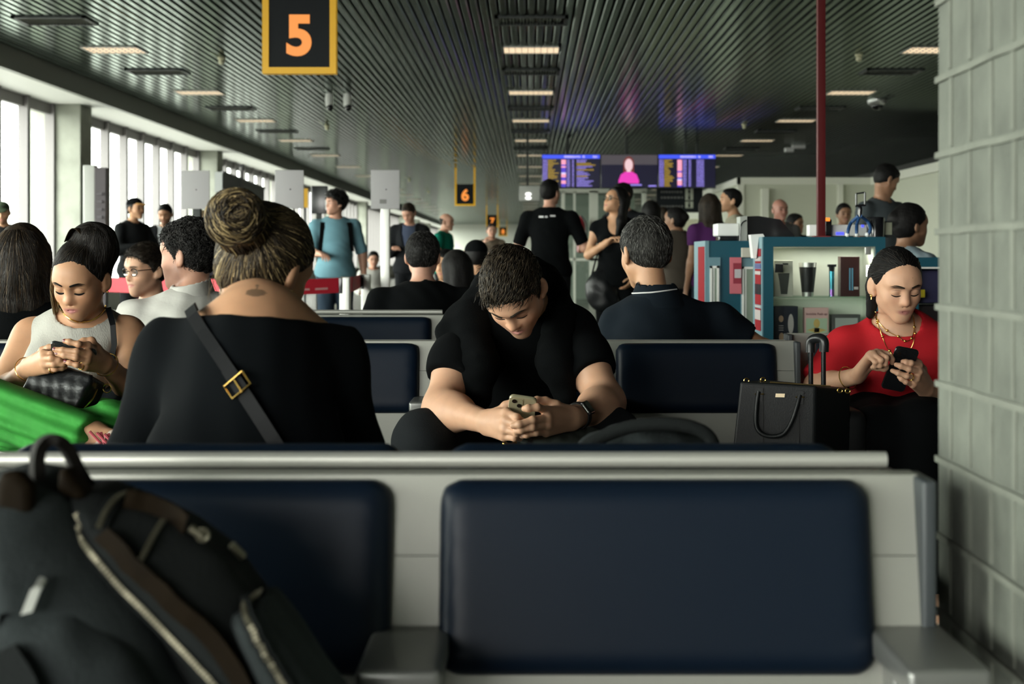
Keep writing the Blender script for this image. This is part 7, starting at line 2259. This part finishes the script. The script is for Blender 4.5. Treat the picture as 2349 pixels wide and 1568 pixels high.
t, J = st('man in black cap and black hoodie with folded arms by the windows', 310, 455, 1.76, 235, cloth('black_hoodie', (0.009, 0.010, 0.011), 0.9), C_dk, 'tan', ('crop', H_black), hy=245, sleeve=1.95, g=1.05,
          arms=(((0.10, 0.10, -0.26), (-0.08, 0.25, -0.22)), ((0.10, 0.10, -0.26), (-0.08, 0.27, -0.20))))
add_to(t, lambda: baseball_cap(t, J, C_blk, mat('visor_orange', (0.40, 0.20, 0.05), 0.8)))
J0 = J
t, J = st('bearded man looking down in a pale shirt and dark jacket beside the capped man', 379, 464, 1.72, 190, cloth('pale_shirt', (0.30, 0.31, 0.32), 0.85), C_dk, 'tan', ('short', H_black, 0.002), hy=180, pitch=18, Y=17.2, stubble=0.9, sleeve=1.95, arms=(LOOK, LOOK))
add_to(t, lambda: soft('jacket', (lambda S: S)(shirt_field(J, 0.026, 1.0, False, 1.85, 0.10, None, vneck=0.26)), 0.016, C_suit, t))
t, J = st('man in a green cap looking down, cut off at the edge beside the windows', 6, 464, 1.72, 200, cloth('black_top', (0.010, 0.010, 0.011), 0.9), C_dk, 'tan', ('crop', H_black), hy=190, pitch=15, stubble=0.8, sleeve=1.9, arms=(LOOK, LOOK))
add_to(t, lambda: baseball_cap(t, J, cloth('cap_green', (0.03, 0.045, 0.025), 0.9)))
t, J = st('curly dark haired man in a faded blue T-shirt with black backpack straps', 770, 441, 1.76, 195, C_blue, C_jeans, 'pink', ('curly', H_black, 0.012), hy=128, g=1.16, belly=1.15, sleeve=0.95, sw=1.12, h=0.011, head_h=0.006, fold=0.006, ffreq=24,
          arms=(((0.09, -0.02, -0.30), (0.10, 0.02, -0.57)), ((0.05, 0.06, -0.28), (-0.02, 0.30, -0.30))))
off = Vector(t.location); o_ = short_strands(J, [c for c in t.children if c.name.startswith('hair')][0], 900, [A((0.005, 0.0045, 0.004)), A((0.010, 0.009, 0.008))], 9, 0.04, 0.014, flow=(0.3, -0.3, -0.5), r=0.003, curl=0.008, spread=0.7)
add_to(t, lambda: backpack_straps(t, J))
t, J = st('man in a charcoal suit and blue shirt looking down at his phone', 938, 466, 1.76, 175, C_shirtb, C_suit, 'pink', ('short', H_brown), hy=160, pitch=32, sleeve=1.6, arms=(LOOK, LOOK))
add_to(t, lambda: soft('jacket', shirt_field(J, 0.028, 1.02, False, 1.95, 0.09, None, vneck=0.30), 0.014, C_suit, t, warp=folds(0.005, 20, 3)))
t, J = st('balding grey haired man in an emerald green polo, in profile', 1024, 490, 1.70, 250, C_green, C_dk, 'pink', ('bald', H_grey), hy=255, pitch=6, belly=1.0, g=1.08, arms=(LOOK, LOOK))
t, J = st('woman with sunglasses pushed up on short dark hair, in a beige print top', 1128, 513, 1.64, 180, C_beige, C_dk, 'pink', ('thick', H_brown2), hy=190, fem=True, h=0.016, head_h=0.010, arms=('down', ((0.08, 0.10, -0.2), (-0.05, 0.22, 0.02))))
Jup = dict(J); Jup['head'] = J['head'] + Vector((0, 0.012, 0.075)); add_to(t, lambda: glasses(t, Jup, True))
t, J = st('man in a black T-shirt with a small white print across the upper back', 1262, 413, 1.80, -8, C_blk, C_dk, 'pink', ('thick', H_black, -0.003), hy=-32, pitch=-6, g=1.14, sw=1.12, belly=0.6, sleeve=0.85, h=0.011,
          arms=(((0.10, 0.02, -0.28), (0.06, 0.12, -0.50)), ((0.12, 0.02, -0.27), (0.10, 0.26, -0.26))))
add_to(t, lambda: glasses(t, J))
bv = bvh_of(*[c for c in t.children if c.name.startswith('shirt')]); off = Vector(t.location)
b = MB()
for px0, px1, py in ((1236, 1247, 497), (1250, 1256, 497), (1262, 1274, 495)):
    hsh = [bv.ray_cast(Vector((0, 0, ZC)) - off * 0, (P(px, py, 1) - Vector((0, 0, ZC))).normalized())[0] for px in (px0, px1)]
    if all(hsh): b.strip([q + Vector((0, -0.004, 0)) for q in hsh], Vector((0, 0, 0.016)), 0.002, Vector((0, 1, 0)))
if b.v: o_ = b.build('shirt_print', mat('print_white', (0.6, 0.6, 0.6), 0.7), t); o_.location = -off
t, J = st('woman with long dark curls and glasses in a black sleeveless top, looking up', 1412, 432, 1.68, 172, C_blk, C_blk, 'tan', ('long', H_black, 0.012), hy=125, pitch=-18, fem=True, sleeve=0, neck=0.075, vneck=0.12, h=0.011, head_h=0.006,
          arms=(((0.08, -0.02, -0.27), (-0.02, 0.10, -0.47)), ((0.07, 0.05, -0.26), (-0.12, 0.18, -0.14))))
add_to(t, lambda: glasses(t, J))
t, J = st('short haired man in dark clothes standing right behind the woman with glasses', 1428, 413, 1.82, 150, C_suit, C_dk, 'pink', ('short', H_black), hy=120, sleeve=1.9, Y=14.2)
t, J = st('woman with long dark hair under the direction sign, seen from behind in black', 1492, 447, 1.67, 20, C_blk, C_dk, 'tan', ('long', H_black, 0.010), hy=20, fem=True, sleeve=1.9, Y=15.2)
t, J = st('person in a white shirt with a dark shoulder strap walking away under the direction sign', 1519, 477, 1.66, 10, C_wht, C_dk, 'brown', ('short', H_brown), hy=20, sleeve=0.9, Y=16.6)
t, J = st('brown skinned woman in a beige vest standing behind the navy polo man', 1548, 528, 1.56, 35, cloth('taupe', (0.09, 0.075, 0.06), 0.9), C_dk, 'brown', ('bun', H_black), hy=60, fem=True, sleeve=0, Y=13.8, arms=(LOOK, LOOK))
t, J = st('woman with very long dark hair in a violet top walking away beside the kiosk', 1627, 462, 1.64, 20, C_viol, C_jeans, 'brown', ('long', H_brown, 0.006), hy=10, fem=True, sleeve=0.5, Y=12.8)
t, J = st('man with short dark hair in a cream shirt, in profile above the receipt printer', 1676, 433, 1.75, 88, C_cream, C_dk, 'tan', ('short', H_black), hy=92, pitch=-6, sleeve=0.9, h=0.012, head_h=0.006, stubble=0.3)
t, J = st('bald man with reddish skin holding up a phone behind the till screen', 1789, 457, 1.72, 185, cloth('grey_tee', (0.10, 0.10, 0.10), 0.9), C_dk, (0.40, 0.19, 0.14), ('bald', H_black), hy=200, arms=('down', LOOK))
t, J = st('dark haired person in black turned to the shops between till screen and red pole', 1824, 487, 1.60, 200, C_blk, C_dk, 'brown', ('thick', H_black), hy=230, sleeve=1.9, Y=17.2)
t, J = st('man with a dark fringe facing the camera behind the tripod', 1936, 468, 1.70, 180, cloth('dark_tee', (0.03, 0.03, 0.03), 0.9), C_dk, 'brown', ('short', H_black, 0.006), hy=185)
t, J = st('tall man in a slate grey polo looking down beyond the kiosk', 2032, 378, 1.82, 215, C_greyp, C_dk, 'brown', ('short', H_black, 0.002), hy=-72, pitch=26, g=1.1, sw=1.05, h=0.012, head_h=0.006)
J = sit(2088, 470, -60, 8.2, hy=-70, pitch=6, s=1.0)
t = person('kiosk vendor with dark hair tied back in a light blue shirt, in profile', J, C_lb, C_dk, 'brown', ('bun', H_black, 0.004), fem=True, sleeve=1.7, h=0.012, neck=0.06, fold=0.008, ffreq=40)
off = t.location
o_ = MB().lathe([(0.17, 0.40), (0.17, 0.44), (0.15, 0.445)], (J['hip'].x, J['hip'].y, 0), 20).lathe([(0.025, 0.02), (0.025, 0.41)], (J['hip'].x, J['hip'].y, 0), 12).lathe([(0.2, 0), (0.2, 0.02), (0.05, 0.03)], (J['hip'].x, J['hip'].y, 0), 20)
st_ = o_.build('stool', M_dark, None); tag(st_, 'dark round stool under the kiosk vendor', 'stool')
t, J = st('fair haired person in a lavender shirt half hidden behind the hair bun', 466, 478, 1.70, 190, C_lav, C_dk, 'pink', ('short', mat('hair_sand', (0.20, 0.14, 0.08), 0.6), 0.004), hy=130, h=0.016, head_h=0.009, Y=19.0)

t = thing('shoulder_bag', 'slouchy black shoulder bag hanging beside the woman with glasses', 'bag')
p = P(1378, 665, 12.35)
soft('bag_body', Field().ell(p, (0.14, 0.07, 0.17), None, 0.02).ell(p + Vector((0.05, 0, -0.09)), (0.13, 0.07, 0.10), None, 0.04), 0.014, MATS['black_leather'], t, warp=folds(0.012, 30, 2))
MB().tube(smooth_path([p + Vector((-0.08, 0, 0.12)), p + Vector((0.0, 0.0, 0.36)), p + Vector((0.09, 0, 0.12))], 5), 0.008, 6).build('strap', M_black, t)
settle(t)
